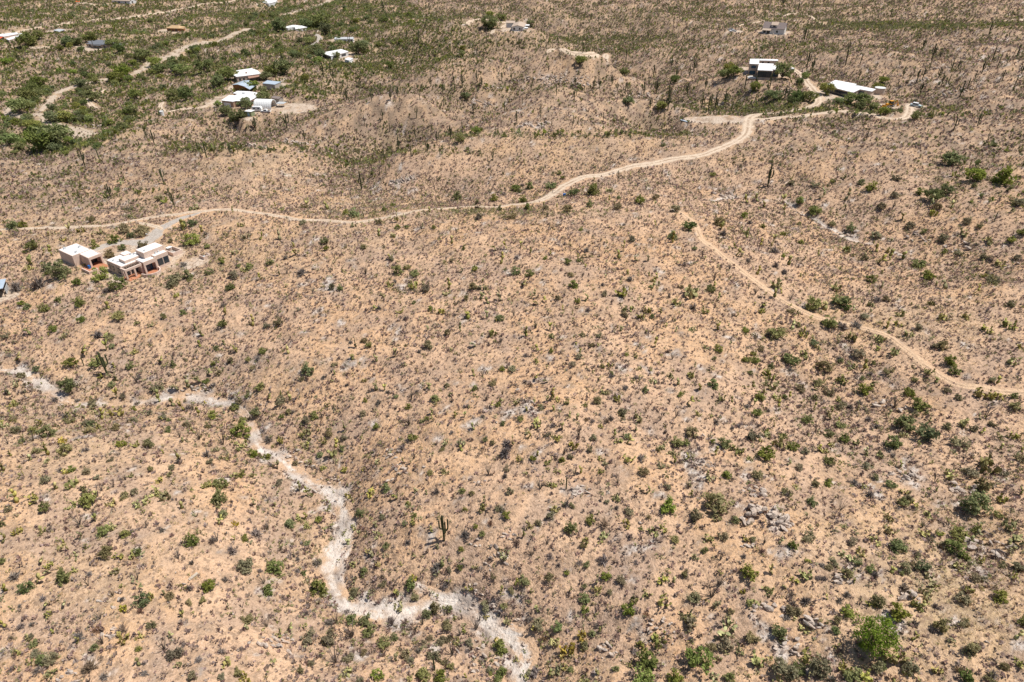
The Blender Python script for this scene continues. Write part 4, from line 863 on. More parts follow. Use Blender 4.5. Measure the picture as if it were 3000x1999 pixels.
BELTS = np.clip(sum(s * np.exp(-((CPX - x) / rx) ** 2 - ((CPY - y) / ry) ** 2) for (x, y, rx, ry, s) in
    [(1450,128,260,14,1.2),(1750,112,200,10,.9),(1250,135,160,25,1.0),(2650,78,350,12,1.0),(2200,320,220,16,.9),(1480,625,260,12,.7),(1250,445,170,10,1.1),(1020,470,120,25,.5),(650,438,200,10,1.2),(2300,300,180,30,.8),(2250,215,60,20,.6),(1080,640,150,12,.5),(2350,140,150,18,.6),(1650,395,330,9,1.1),(1350,262,380,9,1.2),(1150,190,250,30,.7),(1900,150,300,20,.5),(2600,330,300,15,.6),(350,570,250,25,.35),(2900,560,200,80,.3),(700,350,250,20,.3),(2400,330,300,25,.3),(2050,40,600,30,.35),(1300,60,200,30,.4),(400,690,200,20,.4),(380,810,200,30,.4),(1150,200,200,25,.4)]), 0, 1.3)
def sample(dens, n=None, seed=0):
    r = np.random.default_rng(seed)
    w = np.where(INVIEW, dens * AREA * OUTW, 0).ravel()
    tot = w.sum()
    if n is None: n = int(tot)
    idx = r.choice(len(w), n, p=w / tot)
    j, i = np.unravel_index(idx, dens.shape)
    a = r.random(n); b = r.random(n)
    y = YS[j] + b * (YS[j + 1] - YS[j]); u = US[i] + a * (US[i + 1] - US[i]); x = u * wid(y)
    return x, y, height(x, y), r
def scatter(name, protos, dens, n, size, label, seed, mat, cat=None, sink=0.0, tilt=0.0, extra=None, proto_t=None):
    x, y, z, r = sample(dens, n, seed)
    s = size(np.hypot(x, y), r)
    if extra is not None:
        x = np.concatenate([x, extra[0]]); y = np.concatenate([y, extra[1]]); z = np.concatenate([z, extra[2]]); s = np.concatenate([s, extra[3]])
    n = len(x)
    which = r.integers(len(protos), size=n); an = r.uniform(0, 2 * np.pi, n); rn = r.random(n)
    Vs, Fs, Ts, Rs = [], [], [], []; k = 0
    for p, pr in enumerate(protos):
        v, f, t = pr
        m = which == p; c = int(m.sum())
        if not c: continue
        ca, sa = np.cos(an[m])[:, None], np.sin(an[m])[:, None]
        X = v[None, :, 0] * ca - v[None, :, 1] * sa; Y = v[None, :, 0] * sa + v[None, :, 1] * ca
        S = s[m][:, None]
        P = np.stack([x[m][:, None] + X * S, y[m][:, None] + Y * S, z[m][:, None] + (v[None, :, 2] - sink) * S * r.uniform(0.8, 1.2, (c, 1))], -1)
        Vs.append(P.reshape(-1, 3)); Fs.append((f[None] + (np.arange(c) * len(v))[:, None, None] + k).reshape(-1, f.shape[1])); k += c * len(v)
        Ts.append(np.tile(t, c)); Rs.append(np.repeat(rn[m], len(v)))
    o = link(name, mesh_from(name, np.concatenate(Vs), np.concatenate(Fs), mat, {'tint': np.concatenate(Ts), 'rnd': np.concatenate(Rs)}))
    return tag(o, label, cat, kind='stuff')
def tuft_proto(seed, n, h, w, spread):
    r = np.random.default_rng(seed); V, T = [], []
    for i in range(n):
        a = r.uniform(0, 6.28); e = r.uniform(0.3, 1.4)
        d = np.array([math.cos(a) * math.cos(e) * spread, math.sin(a) * math.cos(e) * spread, math.sin(e) * h]) * r.uniform(.7, 1.1)
        o = np.array([math.cos(a), math.sin(a), 0]) * 0.12 * r.random(); sd = np.array([-math.sin(a), math.cos(a), 0.15]) * w * r.uniform(.6, 1.3)
        V += [o - sd * 0.5, d * 0.62 + sd, d]; T += [r.random()] * 3
    return np.array(V), np.arange(len(V)).reshape(-1, 3), np.array(T)
FARTUFT = [tuft_proto(1120 + i, 4, 0.55, 0.34, 0.5) for i in range(6)]
TUFTS = [tuft_proto(1100 + i, 6, 0.6, 0.24, 0.52) for i in range(6)]
GRASS = [tuft_proto(1130 + i, 5, 0.75, 0.12, 0.5) for i in range(6)]
def tri_proto(me):
    me.calc_loop_triangles()
    v = np.empty(len(me.vertices) * 3, np.float32); me.vertices.foreach_get('co', v)
    f = np.empty(len(me.loop_triangles) * 3, np.int32); me.loop_triangles.foreach_get('vertices', f)
    t = np.zeros(len(me.vertices), np.float32)
    if 'tint' in me.attributes: me.attributes['tint'].data.foreach_get('value', t)
    return v.reshape(-1, 3).astype(float), f.reshape(-1, 3), t
def small_crown(seed, n=28):
    v, f, t, c = crown_shape(seed, 6 if n < 10 else 7, max(2, n // 7), 0.18 if n < 40 else 0.1, 0.30, 0.28, csize=0.24)
    return v, f, t
LOWGREEN = [small_crown(1150 + i, 7) for i in range(6)]
FARGREEN = [tuft_proto(1160 + i, 6, 0.7, 0.28, 0.5) for i in range(6)]
LOWPEAR = [(lambda q: (q[0], np.array(q[1]), np.array(q[2])))(pad_cluster(1170 + i, 4, pr=0.26)) for i in range(5)]
SMALLROCK = [(lambda q: tri_proto(mesh_from('x', q[0], q[1], M['rock'])))(rock_shape(1190 + i, 0.6, 6)) for i in range(6)]
LOWTWIG = [tuft_proto(1210 + i, 13, 0.6, 0.08, 0.55) for i in range(5)]
CH = HOL[:-1, :-1]
patch = np.clip(0.8 + 0.8 * fbm(CELLX, CELLY, 16, 3, 420) + 0.35 * CH * (1 + 0.8 * smooth(200, 330, CD)), 0.35 + 0.3 * smooth(200, 330, CD), 1.9)
patch2 = np.clip(0.5 + 1.3 * fbm(CELLX, CELLY, 22, 3, 440), 0.05, 1.8)
open_ = (1 - CCLEAR)
fall = np.clip(190 / CD, 0, 1.15)
HG = smooth(0.0, 0.7, CH)
near = np.clip(130 / CD, 0.0, 1.4)
rk = np.clip(0.22 + cellmap('pale') * 1.6 + 0.5 * cellmap('brown'), 0, 2)
nearw = smooth(330, 230, CD); farw = 1 - nearw
scatter('dry_brush_tufts', TUFTS, open_ * patch * nearw * (1 - 0.5 * VAL), 88000, lambda d, r: 0.45 + 0.85 * r.random(len(d)) ** 2.2, 'small dry brown brush tufts dotted over the nearer slopes', 1, M['tuft'])
scatter('far_dry_brush', FARTUFT, open_ * (0.3 + patch) * farw * (1 - 0.3 * VAL) * (1 + 0.6 * cellmap('brown')) * np.clip(420 / CD, 0, 1), 125000, lambda d, r: 1.0 + 1.3 * r.random(len(d)) ** 2 + np.clip((d - 400) / 700, 0, 0.6), 'dry brown brush over the farther hillsides', 6, M['tuft'])
scatter('straw_grass', GRASS, open_ * patch2 * fall ** 1.6 * (0.22 + 1.9 * cellmap('straw') ** 1.3) * (1 - 0.6 * VAL), 28000, lambda d, r: (0.45 + 0.55 * r.random(len(d))) * np.clip(d / 240, 1, 2.0), 'straw coloured dry grass on the desert slopes', 2, M['straw'])
scatter('loose_stones', SMALLROCK, (0.35 * open_ + 0.5 * smooth(3.0, 1.2, washn)[:-1, :-1] * smooth(0.5, 1.1, washn)[:-1, :-1]) * (rk + 0.9 * smooth(2.6, 1.0, washn)[:-1, :-1]) * fall ** 1.5 * (1 - smooth(1.2, 0.9, roadn)[:-1, :-1]), 17000, lambda d, r: (0.2 + 0.75 * r.random(len(d)) ** 5) * np.clip(d / 200, 1, 2.2), 'pale loose stones strewn over the slopes and washes', 3, M['rock'], sink=-0.12)
slope_d = open_ * (0.22 * patch + 2.4 * BELTS + 0.4 * VAL + (0.35 + 0.8 * farw) * HG)
scatter('low_green_brush', LOWGREEN, slope_d * nearw * np.clip(260 / CD, 0, 1.2), 13000, lambda d, r: 0.6 + 1.0 * r.random(len(d)) ** 2, 'low olive brush between the larger shrubs of the nearer slopes', 4, M['leaf_far'])
scatter('far_olive_brush', FARGREEN, slope_d * farw * np.clip(450 / CD, 0, 1), 72000, lambda d, r: 1.0 + 1.5 * r.random(len(d)) ** 2 + np.clip((d - 400) / 500, 0, 0.8), 'olive brush over the farther hillsides and ridges', 7, M['leaf_far'])
vdens = open_ * (1 - 0.97 * smooth(1.7, 1.1, washn)[:-1, :-1]) * (VAL * np.clip(0.6 + 2.2 * fbm(CELLX, CELLY, 34, 3, 455), 0.06, 2.2) + 0.5 * BELTS * (CD > 250))
scatter('valley_brush', FARGREEN, vdens, 40000, lambda d, r: 1.3 + 2.7 * r.random(len(d)) ** 2.2, 'green brush filling the valley floor between the trees', 8, M['leaf_green'])
scatter('low_twig_brush', LOWTWIG, open_ * (0.3 * patch2 + 0.9 * cellmap('brown') + 0.3 * VAL) * np.clip(300 / CD, 0, 1.2), 16000, lambda d, r: 0.7 + 0.8 * r.random(len(d)) ** 2 + np.clip((d - 300) / 600, 0, 0.7), 'grey twiggy brush scattered over the slopes', 5, M['twig_grey'])

# ------------------------------------------------------------------ plants one by one
def parse(t):
    v = np.array([float(q) for q in t.split()]).reshape(-1, 3)
    return v[v[:, 2] > 5]
PLANTS = {}                                                      # kind -> px, py (base), width in photo pixels
SAGS, OCOS = [], []
for (ox, oy), d in MARKS.items():
    for kind, txt in d.items():
        v = parse(txt)
        if kind == 'sag': SAGS.append(np.stack([ox + v[:, 0] / VIEW, oy + v[:, 1] / VIEW, v[:, 2] / VIEW], 1)); continue
        if kind == 'oco': OCOS.append(np.stack([ox + v[:, 0] / VIEW, oy + (v[:, 1] + 0.4 * v[:, 2]) / VIEW, v[:, 2] / VIEW], 1)); continue
        PLANTS.setdefault(kind, []).append(np.stack([ox + v[:, 0] / VIEW, oy + (v[:, 1] + 0.3 * v[:, 2]) / VIEW, v[:, 2] / VIEW], 1))
for (ox, oy), txt in FAR_SAG.items():
    v = parse(txt); SAGS.append(np.stack([ox + v[:, 0] / VIEW, oy + v[:, 1] / VIEW, v[:, 2] / VIEW], 1))
PLANTS = {k: np.concatenate(v) for k, v in PLANTS.items()}
SAGS = np.concatenate(SAGS); OCOS = np.concatenate(OCOS)
def random_plants(dens, n, seed, lo, hi, px_min):
    """more plants of a kind, by density on the ground; size in metres"""
    x, y, z, r = sample(dens, n, seed)
    s = lo + (hi - lo) * r.random(n) ** 1.8
    px, py, dep = project(x, y, z)
    return x, y, z, s, px, py, s * FOC / np.hypot(np.hypot(x, y), z - CAM_H)
cover = open_ * patch
REST = {}
def plants(kinds, name, phrases, cat, group, more, limit, stuff_name, stuff_label, protos, mat):
    rows = []
    for kind in kinds:
        if kind in PLANTS:
            v = PLANTS[kind]
            x, y, z, t = hit(v[:, 0], v[:, 1])
            w = v[:, 2] * t / FOC * (1.15 if kind.startswith('pear') else 1.0)
            rows += [(float(v[i, 2]), kind, float(x[i]), float(y[i]), float(z[i]), float(w[i]), float(v[i, 0]), float(v[i, 1])) for i in range(len(v))]
    for (kind, dens, n, seed, lo, hi) in more:
        x, y, z, s, px, py, ps = random_plants(dens, n, seed, lo, hi, 0)
        rows += [(float(ps[i]), kind, float(x[i]), float(y[i]), float(z[i]), float(s[i]), float(px[i]), float(py[i])) for i in range(n)]
    def seen(r): return 0 < r[6] < 3000 and 0 < r[7] < 2010
    rows.sort(key=lambda r: -r[0] if seen(r) else 1000 - r[0])
    items = []
    for i, (ps, kind, x, y, z, w, px, py) in enumerate(rows[:limit]):
        me = SHRUB[kind][i % len(SHRUB[kind])]
        o = link(name, me, None, (x, y, z - 0.03 * w), random.uniform(0, 6.28), (w * random.uniform(.92, 1.1), w * random.uniform(.92, 1.1), w * random.uniform(.85, 1.2)))
        o['category'] = cat
        items.append((o, px, py, phrases[kind]))
    name_all(items, group)
    rest = rows[limit:]
    if rest:
        a = np.array([(r[2], r[3], r[4], r[5]) for r in rest])
        scatter(stuff_name, protos, cover, 1, lambda d, r: 0.5 + 0 * d, stuff_label, 50, mat, extra=(a[:, 0], a[:, 1], a[:, 2], a[:, 3]))
far_open = np.clip(260 / CD, 0, 1.0)
plants(['pear', 'pear_yellow'], 'prickly_pear', {'pear': 'olive prickly pear clump', 'pear_yellow': 'yellow prickly pear clump'}, 'cactus', 'prickly pear clumps on the slopes',
       [('pear', cover * (1 - 0.8 * VAL) * far_open ** 1.2 * (0.4 + 1.2 * (CPX > 1200)), 2000, 61, 0.7, 1.6), ('pear_yellow', cover * (1 - 0.8 * VAL) * far_open ** 1.6 * (1.4 - (CPX > 1200)), 450, 62, 0.6, 1.4)], 298, 'small_prickly_pears', 'many small prickly pears between the larger clumps', LOWPEAR, M['pear'])
plants(['green', 'bright'], 'green_shrub', {'green': 'green leafy shrub', 'bright': 'bright green rounded shrub'}, 'shrub', 'green shrubs on the slopes',
       [('green', open_ * (0.2 * patch + BELTS + 0.6 * HG) * (1 - VAL) * np.clip(300 / CD, 0, 1), 1400, 63, 0.9, 2.4)], 298, 'small_green_shrubs', 'many smaller green shrubs farther over the slopes', LOWGREEN, M['leaf_green'])
plants(['olive', 'dark'], 'olive_bush', {'olive': 'dull olive bush', 'dark': 'dark green bush'}, 'bush', 'olive and dark bushes on the slopes',
       [('olive', open_ * (patch + HG) * (1 - 0.7 * VAL) * np.clip(300 / CD, 0, 1), 1900, 64, 0.8, 2.1), ('dark', open_ * (0.1 * patch + 0.7 * BELTS) * (1 - VAL) * np.clip(300 / CD, 0, 1), 350, 65, 0.9, 2.4)], 298, 'small_olive_bushes', 'many smaller olive bushes farther over the slopes', LOWGREEN, M['leaf_olive'])
plants(['grey', 'brown'], 'dry_bush', {'grey': 'leafless grey twiggy bush', 'brown': 'dry brown bush'}, 'bush', 'leafless dry bushes on the slopes',
       [('grey', cover * (1 - 0.7 * VAL) * (0.5 + cellmap('brown')) * far_open, 1200, 66, 0.7, 1.7), ('brown', cover * (1 - 0.7 * VAL) * far_open, 150, 67, 0.6, 1.4)], 298, 'small_dry_bushes', 'many smaller leafless bushes over the slopes', LOWTWIG, M['twig_grey'])
# ocotillos
x, y, z, t = hit(OCOS[:, 0], OCOS[:, 1])
hgt = OCOS[:, 2] * t / FOC / (np.hypot(x, y) / t) * 1.1
x2, y2, z2, s2, px2, py2, _ = random_plants(cover * (1 - VAL) * far_open ** 1.5, 90, 68, 1.6, 3.0, 0)
items = []
for i, (a, b_, c_, h_, px, py) in enumerate(list(zip(x, y, z, hgt, OCOS[:, 0], OCOS[:, 1])) + list(zip(x2, y2, z2, s2, px2, py2))):
    o = link('ocotillo', OCO[i % len(OCO)], None, (a, b_, c_), random.uniform(0, 6.28), float(np.clip(h_, 1.2, 4.0)))
    o['category'] = 'shrub'; items.append((o, px, py, 'spindly grey ocotillo'))
name_all(items, 'ocotillos on the slopes')
# saguaros
x, y, z, t = hit(SAGS[:, 0], SAGS[:, 1])
hgt = SAGS[:, 2] * t / FOC / (np.hypot(x, y) / t) * 1.05
dsag = open_ * (CPX > 2200) * (CPY < 330) * (CPY > 20) + 0.4 * open_ * (CPX > 1000) * (CPX < 2200) * (CPY < 380) + 0.5 * VAL * open_
x2, y2, z2, s2, px2, py2, _ = random_plants(dsag, 45, 69, 3.5, 7.0, 0)
items = []; RS = random.Random(5)
for i, (a, b_, c_, h_, px, py) in enumerate(list(zip(x, y, z, hgt, SAGS[:, 0], SAGS[:, 1])) + list(zip(x2, y2, z2, s2, px2, py2))):
    h_ = float(np.clip(h_, 1.2, 9.0))
    k = 6 if (abs(px - 1302) < 5 and abs(py - 1585) < 6) else (RS.choice((0, 0, 1)) if h_ < 4.2 else RS.choice((1, 2, 3, 4, 5, 6, 7, 5, 6, 7, 0)))
    root = link('saguaro_cactus', None, None, (a, b_, c_), RS.uniform(0, 6.28), (h_ * (1.0 if h_ > 3 else 1.25), h_ * (1.0 if h_ > 3 else 1.25), h_))
    root['category'] = 'cactus'
    link('trunk', SAG[k][0], root)
    for am in SAG[k][1]: link('arm', am, root)
    ph = 'saguaro without arms' if not SAG[k][1] else ('saguaro with one arm' if len(SAG[k][1]) == 1 else 'saguaro with several arms')
    items.append((root, px, py, ph))
    if k == 6 and abs(px - 1302) < 5: LONE = root; root.scale = (h_ * 0.82, h_ * 0.82, h_)
name_all(items, 'saguaros over the slopes')
LONE['label'] = 'lone saguaro with raised arms on the bare slope above the pale gully'
# trees in the valley and by the houses
TREES = [(535,212,60),(425,172,60),(600,205,60),(360,215,60),(510,205,45),(345,235,60),(455,190,50),(470,205,50),(240,250,50),(120,255,60),(85,290,60),(60,325,70),(160,350,60),(190,350,60),(130,430,110),(100,375,60),(170,420,120),(30,420,60),(95,272,60),(275,290,55),(395,285,45),(390,330,45),(515,290,60),(545,285,60),(700,345,70),(665,330,50),(640,310,30),(722,312,50),(770,292,60),(740,255,50),(640,245,55),(670,225,70),(780,228,50),(830,210,70),(800,215,60),(820,85,60),(900,75,60),(940,70,70),(955,95,60),(925,150,60),(1050,150,70),(1065,140,50),(985,168,36),(940,165,45),(990,120,28),(860,165,40),(905,125,40),(820,140,40),(1435,75,72),(1435,48,30),(1470,55,36),(1555,72,34),(2150,215,60),(2135,208,50),(2290,222,70),(2358,226,34),(2420,270,60),(2455,300,40),(2490,300,50),(2525,300,60),(2370,290,60),(2335,290,55),(2320,300,45),(2560,316,36),(2520,314,38),(2585,332,44),(2270,290,50),(2255,280,45),(2210,260,45),(2120,225,45),(2340,245,34),(2585,240,36),(2680,345,36),(2570,262,45),(230,130,40),(355,150,40),(335,135,50),(270,118,45),(115,110,36),(85,130,60),(200,128,50),(1365,285,40),(1345,410,50),(1395,385,40),(1840,300,46),(1935,315,50),(1700,185,50),(1975,240,40),(1830,215,40),(2785,475,70),(2850,520,70),(1650,270,1),(2730,580,60),(2075,560,1),(1655,540,1),(1510,555,40)]
rows = []
tv = np.array([q for q in TREES if q[2] > 2], float)
x, y, z, t = hit(tv[:, 0], tv[:, 1] + 0.22 * tv[:, 2] / 1.6)
for i in range(len(tv)): rows.append((x[i], y[i], z[i], tv[i, 2] / 1.6 * t[i] / FOC * 1.25, tv[i, 0], tv[i, 1]))
lw = np.clip(np.exp(-((washn[:-1, :-1] - 1.5) / 4.0) ** 2), 0, 1)
dens_t = (1 - CCLEAR) * (1 - 0.97 * smooth(2.4, 1.5, washn)[:-1, :-1]) * (1 - 0.9 * smooth(2.6, 1.4, roadn)[:-1, :-1]) * VAL * (0.35 * np.clip(0.3 + 1.8 * fbm(CELLX, CELLY, 45, 3, 470), 0.03, 1.6) + 1.3 * lw + 0.5 * np.exp(-((CPX - 150) / 190) ** 2 - ((CPY - 390) / 80) ** 2) + 0.9 * np.exp(-((CPX - 900) / 170) ** 2 - ((CPY - 50) / 55) ** 2))
x2, y2, z2, s2, px2, py2, ps2 = random_plants(dens_t, 1200, 71, 3.4, 7.4, 0)
rr = sorted(zip(x2, y2, z2, s2, px2, py2, ps2), key=lambda q: -q[6] if (0 < q[4] < 3000 and q[5] > 0) else 1000)
NT = 298 - len(rows)
rows += [q[:6] for q in rr[:NT]]
items = []
for i, (a, b_, c_, w, px, py) in enumerate(rows):
    kind = RS.choice(('mesquite', 'mesquite', 'bushy', 'bushy', 'mesquite', 'paloverde') if px < 1300 else ('bushy', 'paloverde', 'mesquite'))
    tr, cr = TREE[kind][i % len(TREE[kind])]
    root = link('mesquite_tree' if kind != 'paloverde' else 'palo_verde_tree', None, None, (float(a), float(b_), float(c_)), RS.uniform(0, 6.28), (w, w, w * RS.uniform(.8, 1.05)))
    root['category'] = 'tree'
    link('trunk', tr, root); link('crown', cr, root)
    items.append((root, px, py, {'mesquite': 'dark green spreading tree', 'bushy': 'mid green bushy tree', 'paloverde': 'yellow-green airy tree'}[kind]))
name_all(items, 'trees in the valley and by the houses')
rest = np.array([q[:4] for q in rr[NT:]])
scatter('distant_woodland', [small_crown(1300 + i, 42) for i in range(5)], dens_t * (CD > 300), 900, lambda d, r: 2.8 + 3.4 * r.random(len(d)), 'far trees and thickets merging along the valley washes', 72, M['leaf_dark'], extra=(rest[:, 0], rest[:, 1], rest[:, 2], rest[:, 3]))
# the one big tree at the lower edge
x, y, z, t = hit([2545], [1895]); w = 112 * t[0] / FOC * 1.05
root = link('palo_verde_tree', None, None, (x[0], y[0], z[0]), 1.1, (w, w, w))
tag(root, 'biggest bright green tree, alone on the stony slope near the lower edge', 'tree', 'trees in the valley and by the houses')
link('trunk', BIG_TREE[0], root); link('crown', BIG_TREE[1], root)

# ------------------------------------------------------------------ rocks and ledges
OUT = [(2210,1440,50,14,'big dark-faced ledge under the small shrub'),(2245,1520,105,44,'biggest pale layered outcrop on the shoulder'),(2290,1530,50,12,'stepped pale ledge beside the biggest outcrop'),(2190,1600,30,8,'small dark ledge below the biggest outcrop'),(2276,1790,44,6,'pair of broad pale slabs'),(2230,1785,40,6,'broken pale slab above the olive bush'),(2315,1895,60,20,'heap of jagged grey stones near the dark bush'),(2470,1703,40,9,'low dark ledge on the open slope'),(2375,1830,52,9,'long low tilted ledge'),(2665,1750,50,12,'streaked grey ledge by the green shrub'),(2900,1605,80,16,'striped pale ledges across the grassy slope'),(2580,1182,34,8,'small dark-shadowed rock by the hollow'),(2648,1200,24,6,'dark split rock in the hollow'),(2075,1285,36,8,'pale blocks beside the green shrub'),(2060,1360,50,14,'scatter of broken pale rock on the spur'),(1700,1440,56,16,'pale horseshoe of rocks below the single saguaro'),(1775,1440,20,4,'upright pale block right of the horseshoe rocks'),(1405,1415,30,5,'flat pale slab on the middle slope'),(1560,1195,54,14,'jumble of rocks on the middle hill'),(1650,1480,1,1,''),(1395,1590,26,5,'small pale stones right of the lone saguaro'),(1490,1570,30,7,'broken white rocks by the brown bush'),(1450,1640,60,14,'pink ledge left of the dry shrubs'),(1380,1755,60,16,'pale boulders at the head of the gully'),(1455,1795,40,9,'boulders beside the yellow cactus'),(1515,1825,24,4,'round boulder above the gully bend'),(1400,1920,110,28,'broad cracked outcrop at the bottom edge'),(1780,1910,60,12,'grey ledge in the dry brush'),(1940,1850,80,20,'fractured ledge below the pale bare patch'),(850,1345,60,16,'white rock shelf at the wash bend'),(890,1375,50,14,'white boulders in the narrow wash'),(960,1420,60,18,'pink rock bank right of the wash'),(920,1440,40,10,'low pale rocks left of the wash'),(1000,1470,50,12,'broken rock above the wide wash patch'),(1010,1590,60,14,'shelving rock beside the wide wash patch'),(560,1155,60,14,'pale rock bank in the upper wash'),(600,1140,60,14,'pink broken bank above the upper wash'),(200,1185,50,12,'stones in the left wash'),(1160,1385,60,16,'pink ledges on the lower middle slope'),(1150,1330,50,10,'tilted pinkish blocks on the middle slope'),(1120,560,60,14,'white rocks in the hollow by the road'),(1170,530,60,12,'pale stones along the hollow'),(1355,552,60,10,'grey ledge above the dirt road'),(1235,600,30,2,'single pale boulder beside the dirt road'),(1570,232,110,22,'dark canyon ledge below the far ridge'),(1660,228,110,24,'long shadowed cliff band in the canyon'),(1640,246,90,14,'broken ledge at the canyon bottom'),(1710,248,40,8,'white rock in the canyon bed'),(1440,255,60,10,'small ledge at the left end of the canyon'),(1880,280,70,14,'dark rocks in the side canyon'),(1560,368,80,14,'white ledge below the stony ridge'),(1410,305,60,16,'white rubble on the stony ridge'),(2960,775,30,4,'grey boulder on the east slope'),(2820,725,60,10,'dark ledge in the east gully'),(2680,698,60,12,'dark rocky bank on the east slope'),(2260,1910,1,1,''),(2640,390,1,1,''),(740,430,70,16,'dark rocks at the head of the ravine'),(870,420,80,20,'pale cliff on the ravine side'),(1800,515,50,10,'stones on the bank below the road'),(2120,575,70,12,'white ledge at the top of the gully'),(2470,685,60,12,'white stones in the gully bed'),(2650,1390,60,14,'pale streaks of rock on the lower slope'),(2820,1430,70,14,'striped rock on the brushy slope'),(330,1850,40,7,'low pale rocks near the bottom'),(200,1985,60,8,'large smooth outcrop at the bottom edge'),(330,1760,50,10,'white stones on the near slope'),(820,1890,90,22,'white rubble below the olive bushes'),(1830,140,1,1,''),(1775,145,50,8,'brown rocks at the cleared ridge pad'),(270,372,60,12,'dark bank beside the sandy pool'),(2760,200,60,14,'pale boulders high on the cactus slope'),(2820,270,70,16,'grey rocks on the cactus slope'),(2680,240,60,12,'broken rocks on the lower cactus slope'),(2900,180,60,12,'white stones on the upper cactus slope'),(2280,270,70,16,'grey rocks on the bank below the house'),(2130,310,50,12,'dark rocks in the gully below the houses')]
OUT = [q for q in OUT if q[3] > 1]
ov = np.array([(q[0], q[1]) for q in OUT], float)
x, y, z, t = hit(ov[:, 0], ov[:, 1])
for i, (px, py, w, n, lab) in enumerate(OUT):
    W = w * t[i] / FOC
    root = link('rock_outcrop', None, None, (x[i], y[i], z[i]))
    tag(root, lab, 'rock', 'rocks and ledges on the slopes')
    strike = RS.uniform(-.5, .5)
    for k in range(n if W < 8 else int(n * 1.8)):
        a, d = RS.uniform(0, 6.28), math.sqrt(RS.random()) * 0.62 * W
        ex, ey = math.cos(a) * d, math.sin(a) * d * (0.75 if W < 8 else 0.3)
        s = min(W * RS.uniform(0.8, 1.7) / math.sqrt(n) * (1.1 if W < 8 else 0.85), RS.uniform(0.7, 2.2) if (W > 8 or px > 2150) else RS.uniform(0.45, 1.05))
        if lab.startswith('biggest'): s *= 1.35
        up = 0.12 * s * RS.uniform(0, 1.4) if W > 8 else s * RS.uniform(0.0, 0.55) * (1 - d / (0.62 * W)) * (3.4 if lab.startswith('biggest') else 2.2 if w > 80 else 1.3 if w > 45 else 0.8)
        o = link('stone', RS.choice(ROCKS), root, (ex, ey, float(height(x[i] + ex, y[i] + ey)) - z[i] + up), 0, (s * RS.uniform(.9, 1.7), s * RS.uniform(.55, 1.0), s * RS.uniform(.7, 1.5)))
        o.rotation_euler = (RS.uniform(-.5, .5), 0.45 + RS.uniform(-.4, .4), strike + RS.uniform(-.5, .5))
x2, y2, z2, r = sample((rk ** 1.5 + 0.8 * smooth(2.6, 1.0, washn)[:-1, :-1]) * fall ** 1.5 * (1 - smooth(1.4, 0.9, roadn)[:-1, :-1]) * (CPX > 0) * (CPX < 3000) * (CPY < 1990) * (CPY > 0), 90, 80)
px2, py2, _ = project(x2, y2, z2)
items = []
for i in range(len(x2)):
    s = 0.5 + 0.8 * r.random() ** 2
    o = link('boulder', ROCKS[i % len(ROCKS)], None, (x2[i], y2[i], z2[i] + 0.08 * s), r.uniform(0, 6.28), (s, s * r.uniform(.7, 1), s * r.uniform(.7, 1.1)))
    o['category'] = 'rock'; items.append((o, px2[i], py2[i], 'single pale boulder'))
name_all(items, 'single boulders on the slopes')

# ------------------------------------------------------------------ houses, sheds, vehicles and small built things
M['stucco'] = simple_mat('pink_stucco', (0.66, 0.51, 0.42), 0.9, grain=0.12, gscale=0.8)
M['stucco_tan'] = simple_mat('tan_stucco', (0.52, 0.42, 0.34), 0.9, grain=0.12, gscale=0.8)
M['white_roof'] = simple_mat('white_roof_coating', (0.80, 0.79, 0.78), 0.6, grain=0.06, gscale=0.5)
M['white'] = simple_mat('white_paint', (0.76, 0.76, 0.75), 0.5, grain=0.06, gscale=1.0)
M['off_white'] = simple_mat('off_white_siding', (0.66, 0.65, 0.63), 0.6, grain=0.08, gscale=1.0)
M['blue_metal'] = simple_mat('blue_grey_metal_roof', (0.42, 0.49, 0.56), 0.45, spec=0.5, grain=0.1, gscale=0.7)
M['grey_metal'] = simple_mat('galvanised_metal', (0.50, 0.51, 0.51), 0.45, spec=0.5, grain=0.12, gscale=0.8)
M['grey_wall'] = simple_mat('grey_siding', (0.38, 0.35, 0.31), 0.8, grain=0.1)
M['slate'] = simple_mat('slate_shingles', (0.17, 0.18, 0.20), 0.8, grain=0.2, gscale=2.0)
M['brown_roof'] = simple_mat('brown_shingles', (0.25, 0.20, 0.185), 0.85, grain=0.2, gscale=2.0)
M['tan_roof'] = simple_mat('tan_shingles', (0.46, 0.36, 0.28), 0.85, grain=0.15, gscale=2.0)
M['ochre_roof'] = simple_mat('ochre_roof', (0.50, 0.34, 0.19), 0.85, grain=0.15, gscale=2.0)
M['rust'] = simple_mat('rusty_porch_roof', (0.38, 0.22, 0.16), 0.8, grain=0.25, gscale=1.5)
M['wood'] = simple_mat('orange_wood_wall', (0.33, 0.155, 0.06), 0.85, grain=0.3, gscale=1.5)
M['brick'] = simple_mat('tan_brick', (0.42, 0.28, 0.20), 0.9, grain=0.15, gscale=2.0)
M['dark'] = simple_mat('dark_trim_and_painted_shade', (0.10, 0.085, 0.075), 0.8)  # dark trim and doors; also painted shade for open porches and carports
M['glass'] = simple_mat('window_glass', (0.035, 0.045, 0.055), 0.12, spec=0.6)
M['glass_blue'] = simple_mat('blue_window_glass', (0.04, 0.09, 0.14), 0.15, spec=0.6)
M['terracotta'] = simple_mat('terracotta_paving', (0.46, 0.20, 0.11), 0.85, grain=0.2, gscale=1.0)
M['green_wall'] = simple_mat('green_shed_wall', (0.27, 0.30, 0.17), 0.8, grain=0.1)
M['blue'] = simple_mat('blue_plastic', (0.03, 0.16, 0.46), 0.4)
M['door_blue'] = simple_mat('pale_blue_door', (0.32, 0.50, 0.62), 0.5)
